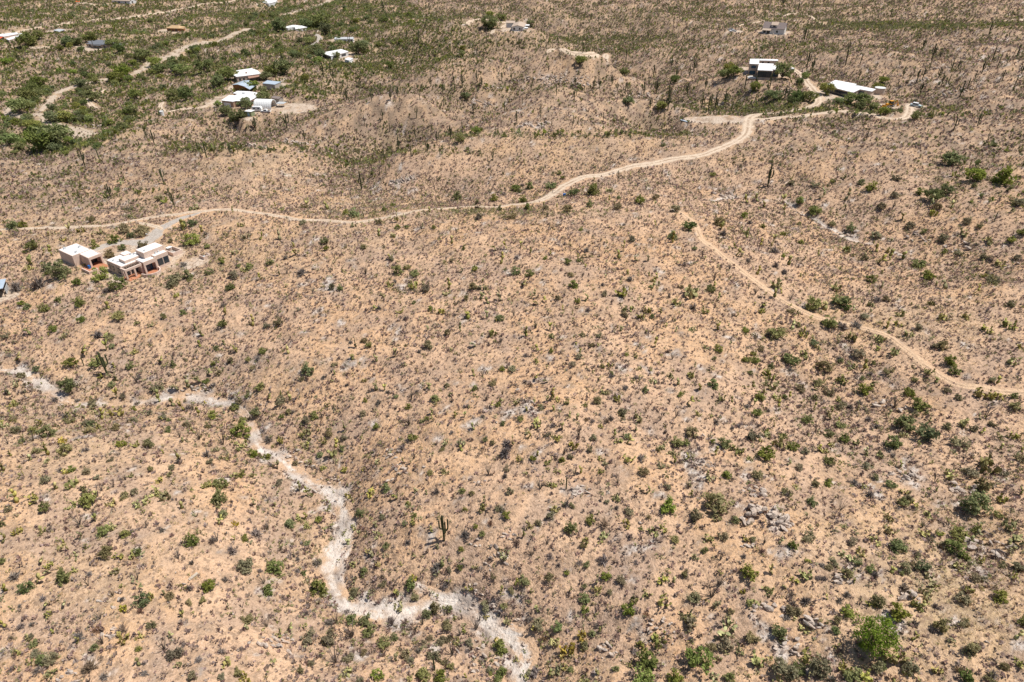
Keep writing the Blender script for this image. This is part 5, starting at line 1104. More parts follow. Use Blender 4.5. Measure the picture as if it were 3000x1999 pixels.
M['yellow'] = simple_mat('orange_machine_paint', (0.72, 0.33, 0.02), 0.45, spec=0.4, grain=0.1)
M['tyre'] = simple_mat('black_rubber', (0.03, 0.03, 0.03), 0.85)
M['steel'] = simple_mat('weathered_steel', (0.25, 0.23, 0.21), 0.5, metal=0.3)
M['paleblue'] = simple_mat('faded_blue_paint', (0.42, 0.52, 0.56), 0.5, spec=0.4)
M['red'] = simple_mat('orange_red_paint', (0.62, 0.12, 0.04), 0.5)
M['post'] = simple_mat('weathered_timber', (0.14, 0.10, 0.075), 0.9, grain=0.2)
M['pool'] = simple_mat('pool_water', (0.10, 0.42, 0.50), 0.08, spec=0.5)
M['concrete'] = simple_mat('concrete', (0.46, 0.42, 0.38), 0.9, grain=0.12)
M['plank'] = simple_mat('bleached_plank', (0.50, 0.42, 0.33), 0.9, grain=0.15)

V1, V2, V3, V4, V5, V6, V7, V0 = (130,660,4.706), (600,180,6.723), (2080,40,7.84), (2380,200,6.92), (0,0,5.883), (760,0,5.883), (1400,30,7.84), (0,0,2.353)
def wpt(view, x, y, z):
    X, Y = on_plane(view[0] + x / view[2], view[1] + y / view[2], z)
    return float(X), float(Y)
class Site:
    """an Empty at a thing's base; local x runs along its front, y away behind it"""
    def __init__(s, name, label, cat, origin, z, heading, group=None):
        s.o = link(name, None, None, (origin[0], origin[1], z), math.radians(heading))
        tag(s.o, label, cat, group)
        s.x, s.y, s.z, s.h = origin[0], origin[1], z, math.radians(heading)
    def loc(s, p):
        dx, dy = p[0] - s.x, p[1] - s.y; c, q = math.cos(s.h), math.sin(s.h)
        return dx * c + dy * q, -dx * q + dy * c
    def world(s, lx, ly):
        c, q = math.cos(s.h), math.sin(s.h)
        return s.x + lx * c - ly * q, s.y + lx * q + ly * c
    def mesh(s, name, V, F, mat, parent=None, label=None):
        o = link(name, mesh_from(name, np.array(V, float), F, mat), parent or s.o)
        if label: o['label'] = label
        return o
    def box(s, name, mat, x0, x1, y0, y1, z0, z1, parent=None, label=None):
        V = [(x, y, z) for z in (z0, z1) for (x, y) in ((x0, y0), (x1, y0), (x1, y1), (x0, y1))]
        return s.mesh(name, V, [(3, 2, 1, 0), (4, 5, 6, 7), (0, 1, 5, 4), (1, 2, 6, 5), (2, 3, 7, 6), (3, 0, 4, 7)], mat, parent, label)
    def prism(s, name, mat, pts, z0, z1, parent=None, label=None):
        a = sum(pts[i][0] * pts[(i + 1) % len(pts)][1] - pts[(i + 1) % len(pts)][0] * pts[i][1] for i in range(len(pts)))
        if a < 0: pts = pts[::-1]
        n = len(pts); zz = z1 if isinstance(z1, (list, tuple)) else [z1] * n
        if a < 0 and isinstance(z1, (list, tuple)): zz = zz[::-1]
        V = [(p[0], p[1], z0 if not isinstance(z0, tuple) else zz[i] - z0[0]) for i, p in enumerate(pts)] + [(p[0], p[1], zz[i]) for i, p in enumerate(pts)]
        F = [tuple(range(n))[::-1], tuple(range(n, 2 * n))] + [(i, (i + 1) % n, n + (i + 1) % n, n + i) for i in range(n)]
        return s.mesh(name, V, F, mat, parent, label)
    def cyl(s, name, mat, x, y, r, z0, z1, n=16, parent=None, axis='z', label=None):
        P = [(r * math.cos(2 * math.pi * i / n), r * math.sin(2 * math.pi * i / n)) for i in range(n)]
        if axis == 'z': V = [(x + a, y + b, z0) for a, b in P] + [(x + a, y + b, z1) for a, b in P]
        elif axis == 'y': V = [(x + a, z0, y + b) for a, b in P] + [(x + a, z1, y + b) for a, b in P]
        else: V = [(z0, x + a, y + b) for a, b in P] + [(z1, x + a, y + b) for a, b in P]
        return s.mesh(name, V, [tuple(range(n))[::-1], tuple(range(n, 2 * n))] + [(i, (i + 1) % n, n + (i + 1) % n, n + i) for i in range(n)], mat, parent, label)
    def block(s, x0, x1, y0, y1, h, wall='stucco', roof='white_roof', rim=0.22):
        w = s.box('wall', M[wall], x0, x1, y0, y1, -1.5, h)
        s.box('roof', M[roof], x0 + rim, x1 - rim, y0 + rim, y1 - rim, h - 0.3, h + 0.03)
        return w
    def window(s, x0, x1, y, z0, z1, side='y-', glass='glass', frame='dark', panes=2):
        """window set in a wall facing along side; frame part with panes"""
        d = -1 if side[1] == '-' else 1
        def bx(nm, m, a0, a1, c0, c1, o0, o1, par=None):
            lo, hi = sorted((y + d * o0, y + d * o1))
            if side[0] == 'y': return s.box(nm, M[m], a0, a1, lo, hi, c0, c1, par)
            return s.box(nm, M[m], lo, hi, a0, a1, c0, c1, par)
        f = bx('window', frame, x0 - 0.1, x1 + 0.1, z0 - 0.1, z1 + 0.1, -0.05, 0.04)
        w = (x1 - x0) / panes
        for i in range(panes): bx('pane', glass, x0 + i * w + 0.05, x0 + (i + 1) * w - 0.05, z0, z1, 0.0, 0.07, f)
    def roof_gable(s, mat, wall, x0, x1, y0, y1, ze, zr, axis='x', over=0.4, hip=0.0, th=0.16):
        if axis == 'x':
            ym = (y0 + y1) / 2; A = [(x0 - over, y0 - over, ze), (x1 + over, y0 - over, ze), (x1 + over, y1 + over, ze), (x0 - over, y1 + over, ze)]
            R = [(x0 - over + hip, ym, zr), (x1 + over - hip, ym, zr)]
            faces = [(0, 1, 5, 4), (2, 3, 4, 5)]; ends = [(3, 0, 4), (1, 2, 5)]
        else:
            xm = (x0 + x1) / 2; A = [(x0 - over, y0 - over, ze), (x1 + over, y0 - over, ze), (x1 + over, y1 + over, ze), (x0 - over, y1 + over, ze)]
            R = [(xm, y0 - over + hip, zr), (xm, y1 + over - hip, zr)]
            faces = [(1, 2, 5, 4), (3, 0, 4, 5)]; ends = [(0, 1, 4), (2, 3, 5)]
        P = A + R; n = len(P)
        for f in faces + (ends if hip else []):
            V = [P[i] for i in f] + [(P[i][0], P[i][1], P[i][2] - th) for i in f]; k = len(f)
            F = [tuple(range(k)), tuple(range(k, 2 * k))[::-1]] + [(i, k + i, k + (i + 1) % k, (i + 1) % k) for i in range(k)]
            s.mesh('roof', V, F, M[mat])
        if not hip:
            e = 0.05
            for f in ends:
                V = []
                for i in f:
                    q = list(P[i]); ax = 0 if axis == 'x' else 1
                    lo, hi = ((x0, x1), (y0, y1))[ax]
                    q[ax] = lo if q[ax] < (lo + hi) / 2 else hi
                    ox = 1 - ax; lo2, hi2 = ((x0, x1), (y0, y1))[ox]
                    q[ox] = min(max(q[ox], lo2), hi2); q[2] -= th + 0.02
                    V.append(tuple(q))
                sg = 1 if V[0][ax] > (lo + hi) / 2 else -1
                W = [tuple(c - sg * 0.15 if k == ax else c for k, c in enumerate(v)) for v in V]
                s.mesh('gable', V + W, [(0, 1, 2), (5, 4, 3), (0, 3, 4, 1), (1, 4, 5, 2), (2, 5, 3, 0)], M[wall])
def grow(pts, d):
    cx = sum(p[0] for p in pts) / len(pts); cy = sum(p[1] for p in pts) / len(pts)
    out = []
    for p in pts:
        L = math.hypot(p[0] - cx, p[1] - cy) + 1e-6
        out.append((p[0] + (p[0] - cx) / L * d, p[1] + (p[1] - cy) / L * d))
    return out
def poly_house(name, label, cat, view, roof_px, h, z, wall, roof, over=0.35, heading=0, slab=0.3, group=None, base=1.5):
    pts = [wpt(view, px, py, z + h) for px, py in roof_px]
    o = (sum(p[0] for p in pts) / len(pts), sum(p[1] for p in pts) / len(pts))
    s = Site(name, label, cat, o, z, heading, group)
    L = [s.loc(p) for p in pts]
    s.L = L; s.H = h
    s.prism('wall', M[wall], grow(L, -over), -base, h - slab)
    s.prism('roof', M[roof], L, h - slab, h)
    return s
def wall_window(s, i, j, t0, t1, z0, z1, over=0.35, glass='glass', frame='dark', panes=2, door=False):
    """window, door or painted dark opening on the wall between roof corners i and j"""
    Lw = grow(s.L, -over); a, b = Lw[i], Lw[j]
    def pt(t): return (a[0] + (b[0] - a[0]) * t, a[1] + (b[1] - a[1]) * t)
    cx = sum(p[0] for p in Lw) / len(Lw); cy = sum(p[1] for p in Lw) / len(Lw)
    nx, ny = b[1] - a[1], -(b[0] - a[0]); L = math.hypot(nx, ny); nx, ny = nx / L, ny / L
    m = pt(0.5)
    if (m[0] - cx) * nx + (m[1] - cy) * ny < 0: nx, ny = -nx, -ny
    def slab(nm, mat, ta, tb, za, zb, o0, o1, par=None):
        p, q = pt(ta), pt(tb)
        return s.prism(nm, M[mat], [(p[0] + nx * o0, p[1] + ny * o0), (q[0] + nx * o0, q[1] + ny * o0), (q[0] + nx * o1, q[1] + ny * o1), (p[0] + nx * o1, p[1] + ny * o1)], za, zb, par)
    if door: return slab('door', glass, t0, t1, z0, z1, -0.05, 0.06)
    e = 0.1 / math.hypot(b[0] - a[0], b[1] - a[1])
    f = slab('window', frame, t0 - e, t1 + e, z0 - 0.1, z1 + 0.1, -0.05, 0.05)
    w = (t1 - t0) / panes
    for k in range(panes): slab('pane', glass, t0 + k * w + e / 2, t0 + (k + 1) * w - e / 2, z0, z1, 0.0, 0.08, f)

# pink stucco house, its guest house and yards
o = wpt(V1, 1150, 750, 3)
s = Site('stucco_house', 'pink stucco flat-roofed house with pillared porch and curved patio wall', 'house', o, 3, 56.3)
s.block(0.3, 5.6, 1.9, 9.4, 3.15); s.block(1.9, 6.4, 2.6, 5.6, 4.0); s.block(6.4, 12.4, 0.4, 4.3, 5.2); s.block(8.3, 12.2, -1.2, 0.5, 3.9)
s.block(5.6, 9.0, 4.3, 7.2, 3.3); s.block(4.4, 6.6, 7.2, 9.6, 3.5)
s.box('wall', M['stucco'], 4.6, 8.3, 0.2, 2.5, -1.5, 3.2); s.box('roof', M['white_roof'], 4.8, 8.2, -1.2, 2.4, 3.2, 3.45)
s.box('beam', M['stucco'], 4.6, 8.3, -1.55, -1.2, 2.55, 3.6); s.box('pillar', M['stucco'], 4.6, 5.05, -1.52, -1.05, -0.5, 2.55); s.box('pillar', M['stucco'], 7.9, 8.28, -1.52, -1.05, -0.5, 2.55)
s.box('beam', M['stucco'], -0.25, 4.6, -0.5, -0.1, 2.45, 3.05); s.box('beam', M['stucco'], -0.25, 0.2, -0.1, 1.9, 2.45, 3.05)
for xx in (-0.25, 2.2, 4.2): s.box('pillar', M['stucco'], xx, xx + 0.42, -0.48, -0.08, -1.2, 2.45)
for k in range(9): s.box('roof_beam', M['post'], 0.5 + 0.46 * k, 0.62 + 0.46 * k, -0.1, 1.9, 2.72, 2.9)
s.window(0.7, 2.0, 1.9, 0.1, 2.3); s.window(2.6, 4.3, 1.9, 0.1, 2.3, panes=3); s.window(5.2, 7.7, 0.2, 0.1, 2.3, glass='glass_blue', panes=3)
s.window(8.8, 10.2, -1.2, 0.9, 2.7); s.window(10.6, 11.9, -1.2, 0.9, 2.7, panes=1)
s.window(3.2, 4.6, 0.3, 0.6, 2.2, 'x-'); s.window(6.3, 7.2, 0.3, 0.9, 2.0, 'x-', panes=1); s.window(8.0, 8.6, 0.3, 0.9, 2.0, 'x-', panes=1)
s.box('patio', M['terracotta'], -0.4, 8.4, -1.6, 1.9, -1.0, 0.06)
arc = [(3.2, -1.7), (3.6, -2.9), (4.6, -3.9), (5.8, -4.3), (7.0, -4.0), (7.9, -3.1), (8.3, -2.0), (8.3, -1.3)]
s.prism('patio', M['terracotta'], arc, -1.0, 0.03)
for a, b_ in zip(arc[:-1], arc[1:]):
    L = math.hypot(b_[0] - a[0], b_[1] - a[1]); nx, ny = (b_[1] - a[1]) / L * 0.14, -(b_[0] - a[0]) / L * 0.14
    s.prism('patio_wall', M['stucco'], [(a[0] - nx, a[1] - ny), (a[0] + nx, a[1] + ny), (b_[0] + nx, b_[1] + ny), (b_[0] - nx, b_[1] - ny)], -1.2, 0.85)
for (xx, yy, hh) in ((1.0, 7.0, 3.15), (1.2, 5.2, 3.15), (5.0, 4.9, 4.0), (5.6, 4.3, 4.0), (7.2, 1.2, 5.2), (9.4, 0.0, 3.9), (10.3, 0.1, 3.9)): s.box('roof_vent', M['grey_metal'], xx, xx + 0.4, yy, yy + 0.35, hh, hh + 0.45)
HOUSE = s
t = Site('stucco_guest_house', 'small pink stucco guest house with deep porch beside the larger house', 'house', s.world(-3.6, 15.0), 3, 56.3)
t.block(0, 5.2, 4.6, 12, 3.2); t.block(2.0, 5.6, 2.4, 5.4, 3.0)
t.box('roof', M['white_roof'], 2.2, 5.5, 0.3, 2.6, 2.75, 2.95); t.box('beam', M['stucco'], 1.9, 5.7, -0.1, 0.3, 2.3, 3.05); t.box('wall', M['stucco'], 1.9, 2.25, 0.3, 2.4, -1, 3.05); t.box('wall', M['stucco'], 5.35, 5.7, 0.3, 2.4, -1, 3.05)
t.box('pillar', M['stucco'], 1.92, 2.4, -0.08, 0.28, -1, 2.3); t.box('pillar', M['stucco'], 5.2, 5.68, -0.08, 0.28, -1, 2.3)
t.window(2.6, 5.0, 2.4, 0.1, 2.1, panes=3)
t.box('patio', M['terracotta'], -0.2, 5.4, -3.2, 2.4, -1, 0.05)
t.box('patio_wall', M['stucco'], -0.5, -0.2, -3.4, 0.6, -1.2, 0.8); t.box('patio_wall', M['stucco'], -0.2, 1.8, -3.5, -3.2, -1.2, 0.8); t.box('patio_wall', M['stucco'], 1.8, 2.1, -3.5, -2.6, -1.2, 0.8)
for (xx, yy) in ((1.0, 10.6), (3.9, 8.2), (1.6, 5.6)): t.box('roof_vent', M['grey_metal'], xx, xx + 0.6, yy, yy + 0.5, 3.2, 3.75)
b2 = Site('plastic_barrel', 'blue plastic barrel at the porch of the small guest house', 'barrel', t.world(1.4, 0.0), 3.05, 0)
b2.cyl('barrel_body', M['blue'], 0, 0, 0.32, 0, 0.9); b2.cyl('lid', M['blue'], 0, 0, 0.28, 0.9, 0.96)
t = Site('walled_yard', 'small pink walled yard with a white canopy, just right of the stucco house', 'wall', s.world(15.4, 2.3), 3, 56.3)
for r_ in ((0, 2.9, 0, 0.25), (0, 0.25, 0.25, 4.5), (2.65, 2.9, 0.25, 4.5), (0.25, 2.65, 4.25, 4.5)): t.box('wall', M['stucco'], *r_, -1.2, 1.1)
t.box('paving', M['concrete'], 0.25, 2.65, 0.25, 4.25, -1, 0.05); t.box('canopy', M['white'], 0.5, 2.0, 3.0, 4.1, 1.5, 1.6)
for q in ((0.55, 3.05), (1.9, 3.05), (0.55, 4.0), (1.9, 4.0)): t.box('post', M['post'], q[0], q[0] + 0.08, q[1], q[1] + 0.08, 0, 1.5)
t.box('bench', M['white'], 0.6, 1.7, 1.2, 1.5, 0.05, 0.45)
t = Site('low_wall', 'open three-sided pink low wall standing alone right of the walled yard', 'wall', s.world(19.0, -6.8), 3, 56.3)
t.box('wall', M['stucco'], 0, 2.3, 0, 0.22, -1.5, 0.9); t.box('wall', M['stucco'], 0, 0.22, 0.22, 2.2, -1.5, 0.9); t.box('wall', M['stucco'], 2.08, 2.3, 0.22, 1.6, -1.5, 0.9); t.box('blue_cover', M['door_blue'], 0.5, 1.2, 0.8, 1.4, 0, 0.5)
t = Site('metal_roofed_shed', 'open shed with blue metal roof cut by the photo edge', 'shed', (-141.0, 155.6), 1, 25)
t.prism('roof', M['blue_metal'], [(-2, -0.4), (7.4, -0.4), (7.4, 5.6), (-2, 5.6)], 2.6, 2.75)
for q in ((-1.6, 0), (3, 0), (7, 0), (-1.6, 5), (3, 5), (7, 5)): t.box('post', M['post'], q[0], q[0] + 0.15, q[1], q[1] + 0.15, -1.5, 2.6)
t.box('back_wall', M['post'], -1.6, 7.1, 5.15, 5.25, -1.5, 2.6); t.box('side_wall', M['grey_metal'], 7.15, 7.22, 1.5, 5.1, -1.5, 1.6)

# the cluster with the round hut
s = poly_house('brick_house', 'white flat-roofed tan brick house with garage beside the round metal hut', 'house', V2, [(320,768),(545,792),(600,778),(862,782),(1045,690),(975,665),(1055,620),(885,592),(640,582),(552,628),(650,640),(592,670),(480,667)], 3.4, -10, 'brick', 'white_roof')
wall_window(s, 0, 1, 0.12, 0.75, 0.0, 2.3, glass='white', door=True); wall_window(s, 2, 3, 0.05, 0.5, 0.0, 2.4, glass='dark', door=True); wall_window(s, 2, 3, 0.6, 0.85, 0.8, 2.2, glass='glass_blue')  # the dark door slab is painted shade of the open porch recess
wall_window(s, 3, 4, 0.2, 0.5, 0.8, 2.2); s.box('roof_vent', M['grey_metal'], -1, 0.6, 5, 6.2, 3.4, 4.0); s.box('roof_vent', M['white'], 1, 1.6, 1.5, 2.1, 3.4, 3.7)
o = wpt(V2, 970, 935, -10)
s = Site('round_metal_hut', 'round-roofed ribbed white metal hut with an open end', 'hut', o, -10, -8)
R_, LQ = 3.9, 10.4
for k in range(20):
    x0, x1 = k * LQ / 20, (k + 1) * LQ / 20; rr_ = R_ + (0.1 if k % 2 else 0)
    V_, F_ = [], []
    for i in range(15):
        a = math.pi * i / 14
        for xx in (x0, x1): V_.append((xx, 3.6 - math.cos(a) * rr_, math.sin(a) * rr_ * 1.15))
        for xx in (x0, x1): V_.append((xx, 3.6 - math.cos(a) * (rr_ - 0.25), math.sin(a) * (rr_ - 0.25) * 1.15))
    for i in range(14):
        q = i * 4; F_ += [(q, q + 1, q + 5, q + 4), (q + 2, q + 6, q + 7, q + 3), (q, q + 4, q + 6, q + 2), (q + 1, q + 3, q + 7, q + 5)]
    s.mesh('panel', V_, F_, M['white'])
arch = [(3.6 - math.cos(math.pi * i / 14) * (R_ - 0.3), math.sin(math.pi * i / 14) * (R_ - 0.3) * 1.15) for i in range(15)]
s.mesh('end_wall', [(0.1, y_, z_) for y_, z_ in arch] + [(0.25, y_, z_) for y_, z_ in arch], [tuple(range(15)), tuple(range(15, 30))[::-1]] + [(i, 15 + i, 15 + (i + 1) % 15, (i + 1) % 15) for i in range(15)], M['white'])
s.mesh('end_wall', [(LQ - 2.2, y_, z_) for y_, z_ in arch] + [(LQ - 2.05, y_, z_) for y_, z_ in arch], [tuple(range(15)), tuple(range(15, 30))[::-1]] + [(i, 15 + i, 15 + (i + 1) % 15, (i + 1) % 15) for i in range(15)], M['grey_wall'])
s.box('door', M['dark'], LQ - 2.05, LQ - 1.98, 2.2, 5.0, 0, 2.6)
t = Site('metal_awning', 'low grey metal awning beside the open end of the round hut', 'awning', s.world(11.2, 4.6), -10, -8)
t.prism('roof', M['grey_metal'], [(0, 0), (4.6, 0), (4.6, 4.5), (0, 4.5)], 2.0, 2.12)
for q in ((0.1, 0.1), (4.4, 0.1), (0.1, 4.3), (4.4, 4.3)): t.box('post', M['steel'], q[0], q[0] + 0.1, q[1], q[1] + 0.1, -1, 2.0)
def small_shed(name, label, view, g0, g1, depth, h, z, wall, roof, rise=0.0, door=None, over=0.25, axis='x'):
    a, b_ = wpt(view, *g0, z), wpt(view, *g1, z)
    s = Site(name, label, 'shed', a, z, math.degrees(math.atan2(b_[1] - a[1], b_[0] - a[0])))
    L = math.hypot(b_[0] - a[0], b_[1] - a[1])
    s.box('wall', M[wall], 0, L, 0, depth, -1.2, h)
    if rise: s.roof_gable(roof, wall, 0, L, 0, depth, h + 0.17, h + rise, axis, over)
    else: s.box('roof', M[roof], -over, L + over, -over, depth + over, h, h + 0.18)
    if door: s.box('door', M[door], L * 0.35, L * 0.65, -0.06, 0.02, 0, 2.0)
    return s
small_shed('garden_shed', 'small olive green shed with white roof and pale blue door', V2, (812, 1080), (925, 1090), 3.2, 2.5, -10, 'green_wall', 'white_roof', 0, 'door_blue')
small_shed('gabled_shed', 'small brown gabled shed behind the round metal hut', V2, (1335, 800), (1470, 818), 3.8, 2.1, -10, 'grey_wall', 'brown_roof', 1.0, None, 0.3)
s = poly_house('porch_house', 'white flat-roofed tan house with a wide rusty porch roof', 'house', V2, [(622,302),(822,278),(1100,242),(1040,180),(920,135),(600,182),(640,215),(555,266)], 3.5, -10, 'stucco_tan', 'white_roof')
wall_window(s, 0, 1, 0.2, 0.35, 0.9, 2.1, panes=1); wall_window(s, 0, 1, 0.6, 0.75, 0.9, 2.1, panes=1); wall_window(s, 7, 0, 0.3, 0.6, 0.9, 2.1, panes=1)
pr = [s.loc(wpt(V2, *q, -10 + 2.7)) for q in ((862,335),(1228,272),(1160,225),(1105,250),(840,290))]
s.prism('porch_roof', M['rust'], pr, 2.5, 2.7); pq = grow(pr, -0.4)
for k in (0, 1, 2): s.box('post', M['post'], pq[k][0] - 0.1, pq[k][0] + 0.1, pq[k][1] - 0.1, pq[k][1] + 0.1, -1.2, 2.5)
c_ = s.loc(wpt(V2, 840, 350, -10)); s.box('chimney', M['brick'], c_[0] - 0.5, c_[0] + 0.5, c_[1] - 0.2, c_[1] + 0.6, -1, 4.3)
z0 = -10
A, B, C_, D, E_ = [wpt(V2, *q[:2], z0 + q[2]) for q in ((535,462,3.3),(650,455,4.4),(785,497,3.3),(872,371,4.4),(1005,417,3.3))]
A2 = (A[0] + D[0] - B[0], A[1] + D[1] - B[1])
s = Site('wooden_barn', 'orange-brown wooden barn with blue metal gable roof and lean-to', 'barn', A, z0, -9)
la, lb, lc, ld, le, la2 = [s.loc(p) for p in (A, B, C_, D, E_, A2)]
s.prism('wall', M['wood'], grow([la, lc, le, la2], -0.4), -1.5, 3.15)
def slope(s, name, mat, q, th=0.14):
    V_ = list(q) + [(a, b_, c - th) for a, b_, c in q]
    return s.mesh(name, V_, [(0, 1, 2, 3), (7, 6, 5, 4), (0, 4, 5, 1), (1, 5, 6, 2), (2, 6, 7, 3), (3, 7, 4, 0)], M[mat])
slope(s, 'roof', 'blue_metal', [(*la, 3.3), (*lb, 4.4), (*ld, 4.4), (*la2, 3.3)]); slope(s, 'roof', 'blue_metal', [(*lb, 4.4), (*lc, 3.3), (*le, 3.3), (*ld, 4.4)])
ga = [((1 - f) * p[0] + f * lb[0], (1 - f) * p[1] + f * lb[1]) for p, f in ((la, 0.08), (lc, 0.08))]
s.mesh('gable', [(ga[0][0], ga[0][1] + 0.3, 3.12), (ga[1][0], ga[1][1] + 0.3, 3.12), (lb[0], lb[1] + 0.3, 4.2), (ga[0][0], ga[0][1] + 0.45, 3.12), (ga[1][0], ga[1][1] + 0.45, 3.12), (lb[0], lb[1] + 0.45, 4.2)], [(0, 1, 2), (5, 4, 3), (0, 3, 4, 1), (1, 4, 5, 2), (2, 5, 3, 0)], M['wood'])
f1, g1 = [s.loc(wpt(V2, *q, z0 + 2.5)) for q in ((885,552),(1050,442))]
slope(s, 'lean_to_roof', 'blue_metal', [(*lc, 3.1), (*f1, 2.4), (*g1, 2.4), (*le, 3.1)])
for q in (f1, g1): s.box('post', M['post'], q[0] - 0.4, q[0] - 0.25, q[1] + 0.1, q[1] + 0.25, -1.5, 2.3)
s = poly_house('metal_shed', 'grey metal shed with pale blue roof beside the wooden barn', 'shed', V2, [(1130,432),(1375,457),(1505,402),(1230,373)], 3.5, -10, 'grey_wall', 'blue_metal', 0.2, 0, 0.2)
wall_window(s, 0, 1, 0.6, 0.75, 0.0, 2.0, glass='grey_metal', door=True, over=0.2)

# houses farther off
s = poly_house('flat_roofed_house', 'long white flat-roofed house half hidden behind valley trees', 'house', V6, [(330,478),(452,458),(580,432),(725,442),(825,472),(622,502),(600,462),(482,482)], 3.1, -12, 'off_white', 'white_roof')
wall_window(s, 4, 5, 0.2, 0.35, 0.8, 2.1); wall_window(s, 4, 5, 0.6, 0.75, 0.8, 2.1); wall_window(s, 0, 7, 0.3, 0.6, 0.8, 2.1)
a = wpt(V6, 1305, 742, -7)
s = Site('mobile_home', 'white mobile home with pale low gabled roof near two poles', 'house', a, -7, 3)
s.box('wall', M['off_white'], 0, 14.2, 0, 7.0, -1.2, 2.6); s.roof_gable('grey_metal', 'off_white', 0, 14.2, 0, 7.0, 2.8, 3.7, 'x', 0.3)
for xx in (1.0, 4.2, 10.4, 12.4): s.window(xx, xx + 1.1, 0, 1.0, 2.1, panes=1)
s.box('door', M['grey_wall'], 7.4, 8.4, -0.06, 0.02, 0.1, 2.1); s.box('porch_step', M['post'], 6.8, 9.0, -1.4, -0.1, -0.8, 0.1)
s = poly_house('white_house', 'white flat-roofed house with dark carport, a small white shed in front', 'house', V6, [(1065,912),(1170,892),(1410,848),(1535,890),(1230,966)], 3.1, -8, 'off_white', 'white_roof')
wall_window(s, 0, 4, 0.05, 0.95, 0.0, 2.3, glass='dark', door=True); wall_window(s, 4, 3, 0.1, 0.25, 0.8, 2.1); wall_window(s, 4, 3, 0.6, 0.85, 0.8, 2.1)  # the wide dark door slab paints in the shade inside the carport
poly_house('white_shed', 'small white flat-roofed shed below the white valley house', 'shed', V6, [(1465,1022),(1530,992),(1617,1006),(1545,1042)], 2.6, -8, 'white', 'white_roof', 0.2)
s = poly_house('hilltop_white_house', 'white roofed house at the very top edge behind trees', 'house', V0, [(1800,16),(1832,2),(1912,-2),(1898,14),(1850,24)], 3.2, -13, 'off_white', 'white_roof')
a = wpt(V5, 1500, 822, -12)
s = Site('slate_roofed_house', 'dark slate hip-roofed house with a small pool beside it', 'house', a, -12, -14)
s.box('wall', M['stucco_tan'], 0.6, 19.5, 0.6, 13, -1.5, 2.7); s.roof_gable('slate', 'stucco_tan', 0.6, 19.5, 0.6, 13, 2.9, 5.0, 'x', 0.7, hip=6.0)
s.box('wall', M['brick'], -3.6, 0.6, 4, 9, -1.5, 2.6); s.roof_gable('slate', 'brick', -3.6, 0.6, 4, 9, 2.8, 3.9, 'y', 0.3)
for xx in (2, 6.5, 11, 15.5): s.window(xx, xx + 1.8, 0.6, 0.7, 2.1)
s.box('porch_roof', M['slate'], 6, 15, -2.2, -0.15, 2.4, 2.55)
for xx in (6.2, 10.4, 14.6): s.box('post', M['post'], xx, xx + 0.18, -2.0, -1.8, -1.2, 2.4)
p = wpt(V5, 1990, 778, -12)
s = Site('swimming_pool', 'small turquoise swimming pool right of the slate-roofed house', 'pool', p, -12, -10)
s.box('deck', M['concrete'], -6.5, 6.5, -7, 7, -0.8, 0.12)
el = [(4.4 * math.cos(2 * math.pi * i / 20), 4.6 * math.sin(2 * math.pi * i / 20)) for i in range(20)]
s.prism('water', M['pool'], el, 0.0, 0.2); s.prism('white_lounger', M['white'], [(-5.8, 2), (-5.1, 2), (-5.1, 4), (-5.8, 4)], 0.12, 0.5)
s = poly_house('metal_carport', 'open carport with grey metal roof below the far dirt road', 'carport', V5, [(915,522),(1010,497),(1120,512),(1020,548)], 2.6, -11, 'dark', 'grey_metal', 0.6, 0, 0.18)  # solid dark wall stands in for shade below the open roof
s = poly_house('long_white_building', 'long white-roofed pink building at the photo edge', 'house', V5, [(-60,620),(0,592),(295,560),(310,585),(60,630)], 3.0, -11, 'stucco', 'white_roof')
s = poly_house('purple_walled_building', 'white-roofed building with purplish wall in front of the long white one', 'house', V5, [(100,672),(190,640),(330,608),(350,632),(150,690)], 3.0, -11, 'stucco', 'white_roof')
wall_window(s, 4, 3, 0.1, 0.3, 0.6, 2.0)
s = poly_house('orange_roofed_porch', 'small orange-red roofed porch at the photo edge', 'porch', V5, [(-40,640),(45,612),(58,635),(0,668)], 2.6, -11, 'dark', 'red', 0.5, 0, 0.2)  # shade under this porch roof is put in as a dark block
poly_house('white_side_building', 'small white-roofed annex at the right end of the long white building', 'shed', V5, [(312,582),(372,572),(392,602),(345,612)], 2.6, -11, 'stucco', 'white_roof', 0.3)
a = wpt(V0, 1148, 217, -12)
s = Site('cabin', 'brown cabin with broad tan hipped roof beside bare ground', 'house', a, -12, -12)
s.box('wall', M['wood'], 0.5, 13, 0.5, 9.5, -1.5, 2.6); s.roof_gable('ochre_roof', 'wood', 0.5, 13, 0.5, 9.5, 2.8, 4.6, 'x', 0.6, hip=3.5)
s.window(2, 4, 0.5, 0.8, 2.0); s.window(9, 11, 0.5, 0.8, 2.0); s.box('door', M['dark'], 6, 7.2, 0.42, 0.52, 0, 2.1); s.box('awning', M['ochre_roof'], 13.7, 16.5, 1, 7, 2.4, 2.55)
for q in ((16.2, 1.2), (16.2, 6.7)): s.box('post', M['post'], q[0], q[0] + 0.15, q[1], q[1] + 0.15, -1, 2.4)
a = wpt(V0, 776, 24, -5)
s = Site('tan_roofed_house', 'tan gable-roofed white house at the top edge near bare ground', 'house', a, -5, -14)
s.box('wall', M['off_white'], 0, 22, 0, 10, -1.5, 2.8); s.roof_gable('tan_roof', 'off_white', 0, 22, 0, 10, 3.0, 5.0, 'x', 0.5)
for xx in (3, 8, 16): s.window(xx, xx + 1.6, 0, 0.8, 2.1)
s.window(3, 5, 22, 0.8, 2.1, 'x+')
a = wpt(V7, 778, 478, 4)
s = Site('knoll_house', 'pale house with tan gabled roof and garage wing on the knoll', 'house', a, 4, -6)
